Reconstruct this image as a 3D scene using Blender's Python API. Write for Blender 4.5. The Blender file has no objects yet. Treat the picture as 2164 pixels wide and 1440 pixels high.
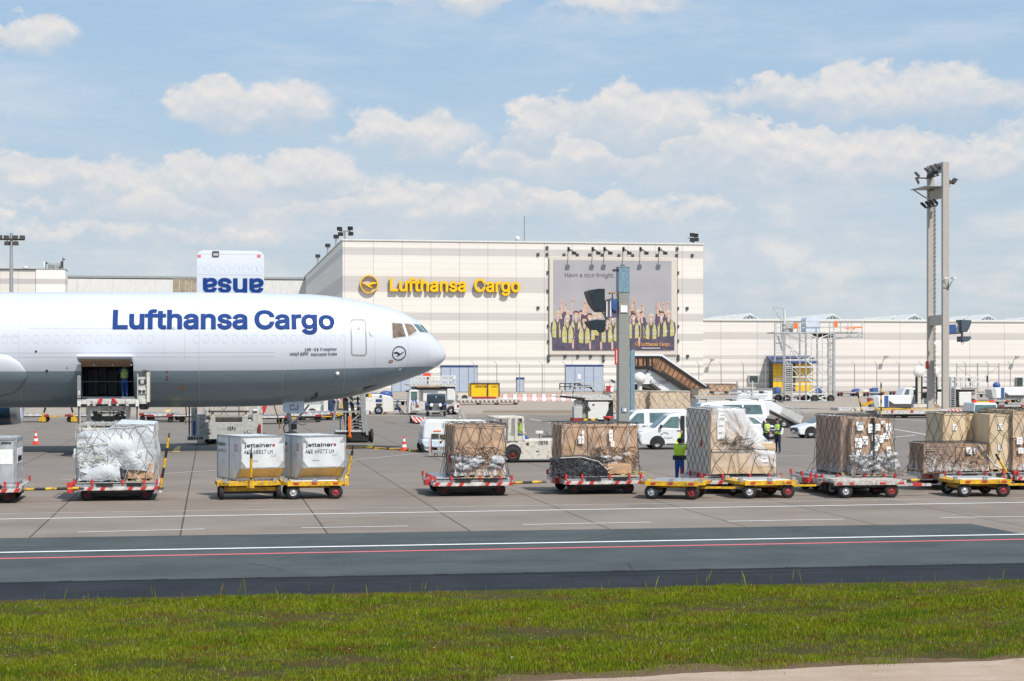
import bpy, bmesh, math, random, os
import numpy as np
from mathutils import Vector, Matrix, noise as mnoise
R = math.radians
SC = bpy.context.scene
COL = SC.collection
# ---------------------------------------------------------------- camera, light, sky
FPX, HZ, HY, CH = 3800.0, 1082.0, 780.0, 4.3          # focal length in photo pixels, centre x, horizon y, eye height
cam = bpy.data.cameras.new('camera'); co = bpy.data.objects.new('camera', cam); COL.objects.link(co)
co.location = (0, 0, CH); co.rotation_euler = (R(90), 0, 0)
cam.sensor_width = 36; cam.lens = 36*FPX/2164; cam.shift_y = 60/2164; cam.clip_end = 5000; cam.clip_start = .5
SC.camera = co
YAW = R(9.5)
SUNEL, SUNAZ = R(51), R(144)                           # azimuth from +Y clockwise
sl = bpy.data.lights.new('sun', 'SUN'); sl.energy = 4.1; sl.angle = R(.6); sl.color = (1, .93, .84)
so = bpy.data.objects.new('sun', sl); COL.objects.link(so)
sd = Vector((math.sin(SUNAZ)*math.cos(SUNEL), math.cos(SUNAZ)*math.cos(SUNEL), math.sin(SUNEL)))
so.rotation_euler = sd.to_track_quat('Z', 'Y').to_euler()
SC.view_settings.view_transform = 'Standard'; SC.view_settings.look = 'None'
SC.view_settings.exposure = 0.2; SC.view_settings.gamma = 1
SC.cycles.max_bounces = 6; SC.cycles.transparent_max_bounces = 12; SC.cycles.glossy_bounces = 3
SC.cycles.use_denoising = True

class NT:
    """tiny node-tree helper"""
    def __init__(s, tree): s.t = tree; s.n = tree.nodes; s.l = tree.links
    def node(s, typ, **kw):
        n = s.n.new(typ)
        for k, v in kw.items():
            if k.startswith('i_'):
                key = k[2:]; key = int(key) if key.isdigit() else key
                s.put(n.inputs[key], v)
            else: setattr(n, k, v)
        return n
    def put(s, inp, v):
        if isinstance(v, bpy.types.NodeSocket): s.l.new(v, inp)
        elif isinstance(v, bpy.types.Node): s.l.new(v.outputs[0], inp)
        else: inp.default_value = v
    def m(s, op, a, b=None, c=None, clamp=False):
        n = s.n.new('ShaderNodeMath'); n.operation = op; n.use_clamp = clamp
        for i, v in enumerate((a, b, c)):
            if v is not None: s.put(n.inputs[i], v)
        return n.outputs[0]
    def mix(s, f, a, b, blend='MIX'):
        n = s.n.new('ShaderNodeMix'); n.data_type = 'RGBA'; n.blend_type = blend
        s.put(n.inputs[0], f)
        for i, v in ((6, a), (7, b)):
            s.put(n.inputs[i], tuple(v)+(1,) if isinstance(v, (tuple, list)) and len(v) == 3 else v)
        return n.outputs[2]
    def noise(s, vec, scale, detail=4, rough=.55, out=0, dist=0):
        n = s.n.new('ShaderNodeTexNoise'); s.put(n.inputs['Scale'], scale); n.inputs['Detail'].default_value = detail
        n.inputs['Roughness'].default_value = rough; n.inputs['Distortion'].default_value = dist
        if vec is not None: s.put(n.inputs['Vector'], vec)
        return n.outputs[out]
    def ramp(s, f, lo, hi, a=0., b=1., smooth=True):
        n = s.n.new('ShaderNodeMapRange'); n.interpolation_type = 'SMOOTHSTEP' if smooth else 'LINEAR'
        for i, v in enumerate((f, lo, hi, a, b)): s.put(n.inputs[i], v)
        return n.outputs[0]
    def mapping(s, vec, loc=(0, 0, 0), scale=(1, 1, 1), rot=(0, 0, 0)):
        n = s.n.new('ShaderNodeMapping'); s.put(n.inputs[0], vec)
        n.inputs[1].default_value = loc; n.inputs[2].default_value = rot; n.inputs[3].default_value = scale
        return n.outputs[0]
    def sep(s, vec):
        n = s.n.new('ShaderNodeSeparateXYZ'); s.put(n.inputs[0], vec); return n.outputs
    def comb(s, x, y, z):
        n = s.n.new('ShaderNodeCombineXYZ')
        for i, v in enumerate((x, y, z)): s.put(n.inputs[i], v)
        return n.outputs[0]

w = bpy.data.worlds.new("World"); SC.world = w; w.use_nodes = True
t = NT(w.node_tree); w.node_tree.nodes.clear()
sky = t.node('ShaderNodeTexSky', sky_type='NISHITA', sun_disc=False, sun_elevation=SUNEL, sun_rotation=SUNAZ, altitude=100, air_density=1.0, dust_density=1.6, ozone_density=1.6)
g = t.node('ShaderNodeTexCoord').outputs['Generated']
x, y, z = t.sep(g)
azd = t.m('MULTIPLY', t.m('ARCTAN2', x, y), 57.2958)
eld = t.m('MULTIPLY', t.m('ARCSINE', z), 57.2958)
pos = t.comb(azd, eld, 0.)
nz = t.node('ShaderNodeTexNoise', i_Vector=t.mapping(pos, scale=(1, 1.35, 1)), i_Scale=.55, i_Detail=9., i_Roughness=.62)
nz2 = t.noise(t.mapping(pos, loc=(31, 7, 0), scale=(.35, 1.6, 1)), .5, 6, .6)
off = t.node('ShaderNodeVectorMath', operation='SUBTRACT'); t.put(off.inputs[0], nz.outputs['Color']); off.inputs[1].default_value = (.5, .5, .5)
offs = t.node('ShaderNodeVectorMath', operation='MULTIPLY'); t.put(offs.inputs[0], off.outputs[0]); offs.inputs[1].default_value = (3.4, 2.2, 0)
wp = t.node('ShaderNodeVectorMath', operation='ADD'); t.put(wp.inputs[0], pos); t.put(wp.inputs[1], offs.outputs[0])
BL = [(100,112,88,44,1),(540,245,165,62,1.1),(950,15,160,46,.75),(880,300,150,55,.85),(1160,290,120,62,1.1),(1330,268,170,82,1.2),(1500,330,170,80,1.1),
      (1240,345,260,60,.9),(90,385,150,52,1),(240,410,130,52,1),(455,400,140,60,1),(660,385,120,48,.95),(330,440,300,50,.75),(880,440,420,60,.7),
      (1900,230,270,72,.95),(1690,225,190,44,.9),(1750,360,560,85,.72),(1250,450,380,55,.6),(-300,300,300,90,1),(2500,260,300,120,1),(1330,20,200,60,.35),(300,500,400,40,.45),(-600,120,300,60,.8),(2700,100,320,70,.6)]
d = None; shd = None
for cx, cy, rx, ry, k in BL:
    a = (cx-1082)/66.3; e = (780-cy)/66.3; rx /= 66.3; ry /= 66.3
    mp = t.mapping(wp.outputs[0], loc=(-a/rx, -e/ry, 0), scale=(1/rx, 1/ry, 1))
    ln = t.node('ShaderNodeVectorMath', operation='LENGTH'); t.put(ln.inputs[0], mp)
    v = t.m('MULTIPLY', t.m('SUBTRACT', 1.2, ln.outputs['Value']), k*1.25)
    hh = t.sep(mp)[1]
    if d is None: d, shd = v, hh
    else:
        wn_ = t.ramp(t.m('SUBTRACT', v, d), -.25, .25); shd = t.m('ADD', t.m('MULTIPLY', shd, t.m('SUBTRACT', 1., wn_)), t.m('MULTIPLY', hh, wn_)); d = t.m('SMOOTH_MAX', d, v, .3)
dens = t.m('ADD', d, t.m('MULTIPLY', t.m('SUBTRACT', nz.outputs[0], .5), 1.7))
soft = t.ramp(shd, -1.3, .2, .0, 1.)
mask = t.m('MULTIPLY', t.ramp(dens, 0., t.m('SUBTRACT', 1.45, soft)), t.m('ADD', .35, t.m('MULTIPLY', soft, .65)))
# shading: tops bright, bases grey
up = t.noise(t.mapping(pos, loc=(0, -.35, 0), scale=(1, 1.35, 1)), .55, 9, .62)
lit = t.m('ADD', .5, t.m('MULTIPLY', t.m('SUBTRACT', nz.outputs[0], up), 3.6), clamp=True)
thick = t.ramp(dens, .2, 1.6)
cl_b = t.mix(t.m('MULTIPLY', t.m('ADD', t.m('MULTIPLY', lit, .7), .3), t.ramp(t.m('ADD', shd, t.m('MULTIPLY', t.m('SUBTRACT', nz.outputs[0], .5), 1.2)), -.7, .55)), (4.9, 5.55, 6.3), (7.6, 7.15, 6.8))
veil = t.ramp(t.m('ADD', eld, t.m('MULTIPLY', nz2, 6.)), 1., 14., .95, .15)
blue = t.mix(t.ramp(eld, 0., 12.), (4.5, 5.5, 6.3), (3.3, 5.0, 7.0))
base = t.mix(.22, blue, sky.outputs[0])
s1 = t.mix(t.m('MULTIPLY', veil, t.ramp(nz2, .3, .7, .25, 1.)), base, (5.9, 6.35, 6.75))
bank = t.m('MULTIPLY', t.ramp(t.noise(t.mapping(pos, loc=(5, 3, 0), scale=(.22, 1.1, 1)), .8, 8, .6), .38, .66), t.m('MULTIPLY', t.ramp(eld, 7.5, 4.5), t.ramp(eld, .2, 1.5, .4, 1.)))
s1 = t.mix(t.m('MULTIPLY', bank, .75), s1, t.mix(t.ramp(nz.outputs[0], .4, .62), (5.3, 5.85, 6.5), (7., 6.85, 6.75)))
cir = t.m('MULTIPLY', t.ramp(t.noise(t.mapping(pos, loc=(15, 3, 0), scale=(.12, .5, 1)), .9, 8, .65), .45, .75), t.ramp(eld, 5., 8.))
s1 = t.mix(t.m('MULTIPLY', cir, .45), s1, (6.3, 6.7, 7.1))
s2 = t.mix(t.m('MULTIPLY', mask, .9), s1, cl_b)
below = t.ramp(eld, -.6, -.1)
s3 = t.mix(below, (2.2, 2.2, 2.2), s2)
bg = t.node('ShaderNodeBackground', i_Color=s3, i_Strength=.1)
wo = t.node('ShaderNodeOutputWorld'); t.l.new(bg.outputs[0], wo.inputs[0])

# ---------------------------------------------------------------- materials
MATS = {}
def mat(name, col, rough=.6, metal=0., var=.12, scale=3., bump=0., dirt=None, spec=.5, coat=0., stretch=(1, 1, 1), alpha=None):
    if name in MATS: return MATS[name]
    m_ = bpy.data.materials.new(name); m_.use_nodes = True
    k = NT(m_.node_tree); p = m_.node_tree.nodes['Principled BSDF']
    oc = k.node('ShaderNodeTexCoord').outputs['Object']
    v = k.mapping(oc, scale=stretch)
    n = k.noise(v, scale, 6, .65)
    c = tuple(col)
    lo = tuple(max(0, a*(1-var)) for a in c); hi = tuple(min(1, a*(1+var)) for a in c)
    out = k.mix(k.ramp(n, .3, .7), lo, hi)
    if dirt:
        dc, amt, ds = dirt
        dn = k.noise(k.mapping(oc, loc=(3, 9, 5), scale=stretch), ds, 8, .7)
        out = k.mix(k.ramp(dn, .62-amt*.25, .78-amt*.1, 0., .85), out, dc)
    k.put(p.inputs['Base Color'], out)
    k.put(p.inputs['Roughness'], k.ramp(n, .3, .7, max(.02, rough-.08), min(1, rough+.1)))
    p.inputs['Metallic'].default_value = metal; p.inputs['Specular IOR Level'].default_value = spec
    p.inputs['Coat Weight'].default_value = coat
    if bump:
        b = k.node('ShaderNodeBump', i_Strength=bump, i_Distance=.02); k.put(b.inputs['Height'], k.noise(v, scale*4, 5, .6)); k.put(p.inputs['Normal'], b.outputs[0])
    if alpha is not None: p.inputs['Alpha'].default_value = alpha
    MATS[name] = m_; return m_
RUST = (.18, .08, .035)
M = {}
M['white'] = mat('white_paint', (.68, .68, .66), .4, var=.05, dirt=((.34, .29, .23), .25, 2.5))
M['cream'] = mat('cream_paint', (.62, .59, .50), .5, var=.08, dirt=(RUST, .45, 4))
M['carwhite'] = mat('car_white_paint', (.74, .76, .78), .25, var=.03, coat=.6)
M['steelwhite'] = mat('worn_white_steel', (.6, .59, .57), .5, var=.15, scale=6, dirt=((.2, .15, .11), .75, 5))
M['red'] = mat('red_paint', (.5, .03, .03), .5, var=.2, scale=6, dirt=((.15, .03, .02), .3, 6))
M['conered'] = mat('cone_red', (.78, .05, .02), .5, var=.05)
M['conewhite'] = mat('cone_white', (.8, .8, .78), .5, var=.05)
M['orange'] = mat('orange_paint', (.8, .18, .02), .5)
M['yellow'] = mat('yellow_paint', (.68, .4, .018), .5, var=.18, scale=5, dirt=((.16, .1, .04), .75, 7))
M['yellow2'] = mat('yellow_sheet', (.85, .5, .01), .45, var=.06)
M['black'] = mat('black_steel', (.018, .018, .02), .55, var=.3)
M['rubber'] = mat('tyre_rubber', (.02, .02, .021), .8, var=.25, scale=8)
M['steel'] = mat('galvanised_steel', (.42, .43, .44), .45, .6, var=.15, scale=8)
M['dark'] = mat('dark_machinery', (.06, .058, .055), .6, var=.4, scale=6)
M['hub'] = mat('hub_grey', (.5, .51, .53), .4, .4)
M['hubred'] = mat('hub_red', (.3, .03, .035), .5); M['hubdark'] = mat('hub_dark_red', (.13, .015, .015), .6)
M['grey'] = mat('grey_paint', (.3, .31, .31), .5)
M['lightgrey'] = mat('light_grey_paint', (.47, .48, .47), .5, dirt=((.25, .2, .15), .3, 3))
M['glass'] = mat('dark_glass', (.03, .05, .055), .06, var=.2, spec=.8)
M['greenglass'] = mat('green_glass', (.09, .15, .15), .08, var=.3, scale=2, spec=.8)
M['bluep'] = mat('blue_panel', (.04, .1, .3), .4)
M['navyp'] = mat('dark_blue_paint', (.02, .05, .16), .4)
M['card'] = mat('cardboard', (.46, .29, .175), .75, var=.16, scale=3, bump=.2)
M['cardpale'] = mat('pale_cardboard', (.58, .44, .30), .75, var=.12, scale=2.5, bump=.2)
M['carddark'] = mat('dark_brown_cardboard', (.36, .235, .165), .75, var=.15, scale=4, bump=.2)  # darker brown board, also used for other brown parts
M['ply'] = mat('plywood', (.62, .5, .34), .65, var=.1, scale=2, stretch=(1, 1, .3))
M['wood'] = mat('pallet_wood', (.5, .36, .2), .75, var=.2, scale=6)
M['paper'] = mat('paper_label', (.8, .8, .8), .6, var=.04)
M['net'] = mat('net_rope', (.06, .058, .058), .8, var=.3)
M['netlight'] = mat('light_net_rope', (.5, .49, .45), .8, var=.2)
M['alu'] = mat('aluminium_sheet', (.55, .57, .6), .38, .55, var=.12, scale=2, bump=.15)
M['uldwhite'] = mat('container_white_sheet', (.66, .69, .71), .4, .15, var=.08, scale=2.2, bump=.25, dirt=((.4, .4, .39), .35, 3))
M['uldtan'] = mat('container_tan_panel', (.6, .46, .25), .5, var=.15, scale=3, dirt=((.35, .25, .14), .35, 5))
M['letterblue'] = mat('blue_lettering', (.009, .045, .205), .6, var=.04, spec=.15)
M['letterdark'] = mat('dark_lettering', (.012, .018, .04), .6, var=.05, spec=.2)
M['letteryellow'] = mat('yellow_sign_letter', (.92, .52, .005), .4, var=.03)
M['sign_side'] = mat('sign_side_brown', (.3, .12, .01), .6)
M['skin'] = mat('skin', (.42, .23, .15), .55, var=.06)
M['vest'] = mat('hi_vis_yellow_green', (.5, .75, .03), .6, var=.08)
M['reflect'] = mat('reflective_band', (.66, .68, .62), .4)
M['bluecloth'] = mat('blue_work_cloth', (.02, .09, .36), .75, var=.15, scale=8)
M['navycloth'] = mat('navy_cloth', (.015, .022, .05), .75, var=.2, scale=8)
M['shoe'] = mat('black_shoe', (.015, .015, .016), .5)
M['hair'] = mat('dark_hair', (.02, .016, .014), .7)
M['pole'] = mat('mast_grey_paint', (.26, .27, .25), .5, var=.05)
M['poletan'] = mat('mast_beige_paint', (.42, .39, .35), .55, var=.05)
M['galv'] = mat('galvanised_sheet', (.2, .31, .38), .5, .3, var=.22, scale=7)
M['hood'] = mat('display_hood_black', (.012, .022, .032), .45)
M['barrierpink'] = mat('barrier_faded_red', (.62, .36, .33), .6)
M['amber'] = mat('amber_glass', (.33, .17, .09), .25, var=.35, scale=.7)
M['door_blue'] = mat('hall_door_blue', (.37, .43, .53), .5, var=.05, scale=1)
M['poster'] = mat('poster_grey', (.36, .355, .38), .6, var=.07, scale=.12)
M['canvas'] = mat('poster_border_canvas', (.6, .55, .49), .7, var=.05)
M['pskin'] = mat('poster_skin_print', (.56, .38, .31), .6, scale=1.)
M['pvest'] = mat('poster_vest_print', (.47, .43, .16), .6, scale=1., var=.2)
M['pdark'] = mat('poster_dark_print', (.085, .07, .11), .6, scale=1., var=.3)
M['phair'] = mat('poster_hair_print', (.09, .05, .04), .6, scale=1.)
M['pband'] = mat('poster_band_print', (.5, .48, .4), .6, scale=1.)
M['porange'] = mat('poster_orange_print', (.75, .38, .12), .6)
M['slate'] = mat('slate_letter', (.1, .09, .16), .6)

def pillow(name, dist=.09, sc=2.6):
    k = NT(MATS[name].node_tree); p = k.t.nodes['Principled BSDF']; oc = k.node('ShaderNodeTexCoord').outputs['Object']
    v = k.node('ShaderNodeTexVoronoi', feature='SMOOTH_F1', i_Scale=sc); k.put(v.inputs['Vector'], oc); v.inputs['Smoothness'].default_value = .5
    b = k.node('ShaderNodeBump', i_Strength=.7, i_Distance=dist); b.invert = True; k.put(b.inputs['Height'], k.m('ADD', v.outputs[0], k.m('MULTIPLY', k.noise(oc, 7, 6, .7), .25))); k.put(p.inputs['Normal'], b.outputs[0])
pillow('cardboard'); pillow('dark_brown_cardboard'); pillow('pale_cardboard', .03)
def tri_mat(name, col_expr):
    m_ = bpy.data.materials.new(name); m_.use_nodes = True
    k = NT(m_.node_tree); p = m_.node_tree.nodes['Principled BSDF']
    col_expr(k, p); MATS[name] = m_; return m_

def f_wrap(k, p):
    oc = k.node('ShaderNodeTexCoord').outputs['Object']
    n = k.noise(k.mapping(oc, scale=(1.3, 1.3, .3)), 3.4, 8, .66, dist=1.)
    n2 = k.noise(k.mapping(oc, rot=(0, .7, .3), scale=(.5, 1, 3)), 5, 6, .7, dist=2.)
    z = k.sep(oc)[2]
    low = k.ramp(z, .6, 1.4, .14, 0.)
    a = k.ramp(k.m('ADD', k.m('MAXIMUM', n, n2), low), .6, .74, .07, .86)  # white streaks: wrinkled film, with its glassy highlights painted in as well
    k.put(p.inputs['Base Color'], (.78, .78, .8, 1)); p.inputs['Roughness'].default_value = .2
    k.put(p.inputs['Alpha'], a)
    b = k.node('ShaderNodeBump', i_Strength=.9, i_Distance=.04); k.put(b.inputs['Height'], n2); k.put(p.inputs['Normal'], b.outputs[0])
M['wrap'] = tri_mat('stretch_wrap', f_wrap)
def f_tarp(k, p):
    oc = k.node('ShaderNodeTexCoord').outputs['Object']
    n = k.noise(oc, 1.6, 6, .6, dist=1.5)
    n2 = k.noise(k.mapping(oc, rot=(.3, .9, .2), scale=(1, 1, .3)), 3.4, 5, .55, dist=.8)
    k.put(p.inputs['Base Color'], k.mix(n2, (.50, .54, .58), (.61, .64, .67))); p.inputs['Roughness'].default_value = .42
    b = k.node('ShaderNodeBump', i_Strength=.8, i_Distance=.1); k.put(b.inputs['Height'], k.m('ADD', n, k.m('MULTIPLY', n2, .22))); k.put(p.inputs['Normal'], b.outputs[0])
M['tarp'] = tri_mat('silver_sheet', f_tarp)
def f_blackfoil(k, p):
    oc = k.node('ShaderNodeTexCoord').outputs['Object']
    n2 = k.noise(k.mapping(oc, rot=(.3, .5, .2), scale=(1, 1, .5)), 5, 8, .7, dist=1.5)
    k.put(p.inputs['Base Color'], k.mix(k.ramp(n2, .5, .75), (.03, .035, .045), (.4, .43, .46))); p.inputs['Roughness'].default_value = .22
    b = k.node('ShaderNodeBump', i_Strength=1., i_Distance=.1); k.put(b.inputs['Height'], n2); k.put(p.inputs['Normal'], b.outputs[0])
M['foil'] = tri_mat('black_foil', f_blackfoil)
def f_stripe(c1, c2, per, slant=1.):
    def f(k, p):
        oc = k.node('ShaderNodeTexCoord').outputs['Object']; x, y, z = k.sep(oc)
        s = k.m('FRACT', k.m('DIVIDE', k.m('ADD', k.m('ADD', x, y), k.m('MULTIPLY', z, slant)), per))
        k.put(p.inputs['Base Color'], k.mix(k.m('GREATER_THAN', s, .5), c1, c2)); p.inputs['Roughness'].default_value = .5
    return f
M['chevron'] = tri_mat('red_white_chevron', f_stripe((.6, .05, .05), (.7, .7, .68), .34))
M['hazard'] = tri_mat('black_yellow_stripes', f_stripe((.03, .03, .03), (.74, .45, .02), .62, .0))
M['hazardz'] = tri_mat('black_yellow_bands', f_stripe((.03, .03, .03), (.74, .45, .02), .62, 1.5))

# ---------------------------------------------------------------- mesh helpers
class MB:
    def __init__(s): s.v = []; s.f = []; s.fm = []; s.sm = []; s.mats = []
    def mi(s, m):
        if m not in s.mats: s.mats.append(m)
        return s.mats.index(m)
    def add(s, vs, fs, m, smooth=False):
        b = len(s.v); s.v += [tuple(q) for q in vs]; i = s.mi(m)
        for f in fs: s.f.append(tuple(b+j for j in f)); s.fm.append(i); s.sm.append(smooth)
    def box(s, x0, x1, y0, y1, z0, z1, m, taper=0., tx=0.):
        t_ = taper
        s.add([(x0, y0, z0), (x1, y0, z0), (x1, y1, z0), (x0, y1, z0), (x0+tx, y0+t_, z1), (x1-tx, y0+t_, z1), (x1-tx, y1-t_, z1), (x0+tx, y1-t_, z1)],
              [(0, 3, 2, 1), (4, 5, 6, 7), (0, 1, 5, 4), (1, 2, 6, 5), (2, 3, 7, 6), (3, 0, 4, 7)], m)
        return s
    def cb(s, c, d, m, rz=0.):
        cz, sz = math.cos(rz), math.sin(rz); vs = []
        for k_ in (-.5, .5):
            for i, j in ((-.5, -.5), (.5, -.5), (.5, .5), (-.5, .5)):
                a, b = i*d[0], j*d[1]; vs.append((c[0]+a*cz-b*sz, c[1]+a*sz+b*cz, c[2]+k_*d[2]))
        s.add(vs, [(0, 3, 2, 1), (4, 5, 6, 7), (0, 1, 5, 4), (1, 2, 6, 5), (2, 3, 7, 6), (3, 0, 4, 7)], m)
    def prism(s, poly, y0, y1, m, taper=None):
        """poly of (x, z), extruded along y; taper(x,z)->inset of both ends"""
        n = len(poly); ar = sum(poly[i][0]*poly[(i+1) % n][1]-poly[(i+1) % n][0]*poly[i][1] for i in range(n))
        if ar < 0: poly = poly[::-1]
        tp = taper or (lambda x, z: 0.)
        vs = [(x, y0+tp(x, z), z) for x, z in poly]+[(x, y1-tp(x, z), z) for x, z in poly]
        fs = [tuple(range(n)), tuple(range(2*n-1, n-1, -1))]+[(i, i+n, (i+1) % n+n, (i+1) % n) for i in range(n)]
        s.add(vs, fs, m)
    def prismx(s, poly, x0, x1, m):
        """poly of (y, z), extruded along x"""
        n = len(poly); ar = sum(poly[i][0]*poly[(i+1) % n][1]-poly[(i+1) % n][0]*poly[i][1] for i in range(n))
        if ar < 0: poly = poly[::-1]
        vs = [(x0, y, z) for y, z in poly]+[(x1, y, z) for y, z in poly]
        fs = [tuple(range(n-1, -1, -1)), tuple(range(n, 2*n))]+[(i, (i+1) % n, (i+1) % n+n, i+n) for i in range(n)]
        s.add(vs, fs, m)
    def cyl(s, p, q, r, m, n=12, r2=None, cap=True, smooth=True):
        p = Vector(p); q = Vector(q); d = (q-p)
        if d.length < 1e-6: return
        d.normalize(); a = d.orthogonal().normalized()
        if n == 4: a = Vector((0, 0, 1)).cross(d) if abs(d.z) < .9 else Vector((1, 0, 0)); a.normalize(); a = (a+d.cross(a)).normalized()
        b = d.cross(a); r2 = r if r2 is None else r2
        vs = [p+(a*math.cos(2*math.pi*i/n)+b*math.sin(2*math.pi*i/n))*r for i in range(n)]+[q+(a*math.cos(2*math.pi*i/n)+b*math.sin(2*math.pi*i/n))*r2 for i in range(n)]
        s.add(vs, [(i, (i+1) % n, (i+1) % n+n, i+n) for i in range(n)], m, smooth and n > 5)
        if cap: s.add(vs, [tuple(range(n-1, -1, -1)), tuple(range(n, 2*n))], m)
    def bar(s, p, q, w_, m): s.cyl(p, q, w_*.7071, m, 4)
    def tube(s, pts, r, m, n=6):
        for i in range(len(pts)-1): s.cyl(pts[i], pts[i+1], r, m, n, cap=(n < 5 or i in (0, len(pts)-2)))
    def lathe(s, prof, c, m, axis='z', n=24):
        """prof: (radius, height)"""
        vs = []
        for r, h in prof:
            for i in range(n):
                a = 2*math.pi*i/n; u, v_ = r*math.cos(a), r*math.sin(a)
                vs.append((c[0]+u, c[1]+v_, c[2]+h) if axis == 'z' else (c[0]+u, c[1]+h, c[2]+v_) if axis == 'y' else (c[0]+h, c[1]+u, c[2]+v_))
        fs = []
        for j in range(len(prof)-1):
            for i in range(n):
                f = (j*n+i, j*n+(i+1) % n, (j+1)*n+(i+1) % n, (j+1)*n+i)
                fs.append(f if axis != 'y' else f[::-1])
        s.add(vs, fs, m, True)
    def sphere(s, c, r, m, n=10, sz=1.):
        s.lathe([(r*math.sin(math.pi*i/n)+1e-4, -r*sz*math.cos(math.pi*i/n)) for i in range(n+1)], c, m, 'z', n*2)
    def poly(s, pts, m): s.add(pts, [tuple(range(len(pts)))], m)
    def build(s, name, parent=None, bevel=0., loc=None, rz=None):
        me = bpy.data.meshes.new(name); me.from_pydata(s.v, [], s.f)
        for m in s.mats: me.materials.append(M[m] if isinstance(m, str) else m)
        me.polygons.foreach_set('material_index', s.fm); me.polygons.foreach_set('use_smooth', s.sm); me.update()
        o = bpy.data.objects.new(name, me); COL.objects.link(o); o.parent = parent
        if bevel:
            b = o.modifiers.new('bevel', 'BEVEL'); b.width = bevel; b.segments = 2; b.limit_method = 'ANGLE'; b.angle_limit = R(35); b.harden_normals = False
        if loc: o.location = loc
        if rz is not None: o.rotation_euler.z = rz
        return o
def tag(o, label=None, cat=None, group=None, kind=None):
    if label: o['label'] = label
    if cat: o['category'] = cat
    if group: o['group'] = group
    if kind: o['kind'] = kind
    return o
def thing(name, F, label, cat, group=None):
    o = bpy.data.objects.new(name, None); COL.objects.link(o); o.empty_display_size = .3
    if isinstance(F, Fr): o.location = (F.X, F.Y, 0); o.rotation_euler.z = F.rz
    else: o.location = F
    return tag(o, label, cat, group)
def copy_tree(o, parent=None):
    c = o.copy(); COL.objects.link(c); c.parent = parent
    for ch in o.children: copy_tree(ch, c)
    return c
class Fr:
    """local frame standing on the ground where the photo shows (px, py); x to the right, y away, z up"""
    def __init__(s, px, py, rz=YAW, Y=None):
        s.Y = Y or FPX*CH/(py-HY); s.X = (px-HZ)*s.Y/FPX; s.rz = rz; s.c = math.cos(rz); s.s = math.sin(rz)
    def x(s, px, yl=0.):
        k = (px-HZ)/FPX
        return (k*(s.Y+yl*s.c)-(s.X-yl*s.s))/(s.c-k*s.s)
    def z(s, py, xl=0., yl=0.): return CH-(py-HY)*(s.Y+xl*s.s+yl*s.c)/FPX
    def p(s, px, py, yl=0.):
        x = s.x(px, yl); return (x, yl, s.z(py, x, yl))
    def w(s, x, y, z=0.): return Vector((s.X+x*s.c-y*s.s, s.Y+x*s.s+y*s.c, z))
    def pb(s, mb, px0, py0, px1, py1, y0, y1, m, **k):
        x0, _, z1 = s.p(px0, py0, y0); x1, _, z0 = s.p(px1, py1, y0)
        mb.box(x0, x1, y0, y1, z0, z1, m, **k)
    def pl(s, mb, px0, py0, px1, py1, y, w_, m, y2=None, n=4):
        a, b = s.p(px0, py0, y), s.p(px1, py1, y if y2 is None else y2)
        (mb.bar(a, b, w_, m) if n == 4 else mb.cyl(a, b, w_/2, m, n))
    def pp(s, mb, pts, y0, y1, m): mb.prism([(lambda q: (q[0], q[2]))(s.p(a, b, y0)) for a, b in pts], y0, y1, m)
def wheel(parent, x, y, z, r, wd, axis='y', hub='hub', name='wheel', side=-1):
    t_ = MB(); c = (x, y, z)
    h = wd/2
    t_.lathe([(r*.52, -h), (r*.9, -h), (r, -h*.6), (r, h*.6), (r*.9, h), (r*.52, h)], (0, 0, 0), 'rubber', axis, 22)
    o = t_.build(name, parent, loc=c)
    k_ = MB(); k_.lathe([(.001, -h*.75), (r*.2, -h*.78), (r*.24, -h*.55), (r*.42, -h*.45), (r*.52, -h*.92), (r*.53, -h*.5), (r*.53, h*.5), (r*.52, h*.92), (r*.42, h*.45), (r*.2, h*.78), (.001, h*.75)], (0, 0, 0), hub, axis, 18)
    for i in range(5):
        a = i*2*math.pi/5; u, v_ = r*.33*math.cos(a), r*.4*math.sin(a)
        if axis == 'y': k_.cyl((u, -h*.6, v_), (u, h*.6, v_), r*.06, 'black', 6)
        else: k_.cyl((-h*.6, u, v_), (h*.6, u, v_), r*.06, 'black', 6)
    k_.build('rim', o)
    return o
try: FONT = bpy.data.fonts.load(os.path.join(bpy.utils.system_resource('DATAFILES'), 'fonts', 'Inter.woff2'))   # Blender's own typeface
except Exception: FONT = None
CAPF = {}
def capf(fn):
    if fn not in CAPF:
        cu = bpy.data.curves.new('txt', 'FONT'); cu.body = 'H'; cu.size = 1.
        if fn: cu.font = FONT
        to = bpy.data.objects.new('txt', cu); COL.objects.link(to); me = bpy.data.meshes.new_from_object(to.evaluated_get(bpy.context.evaluated_depsgraph_get()))
        CAPF[fn] = max([v.co.y for v in me.vertices]+[.3]); bpy.data.objects.remove(to)
    return CAPF[fn]
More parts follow.
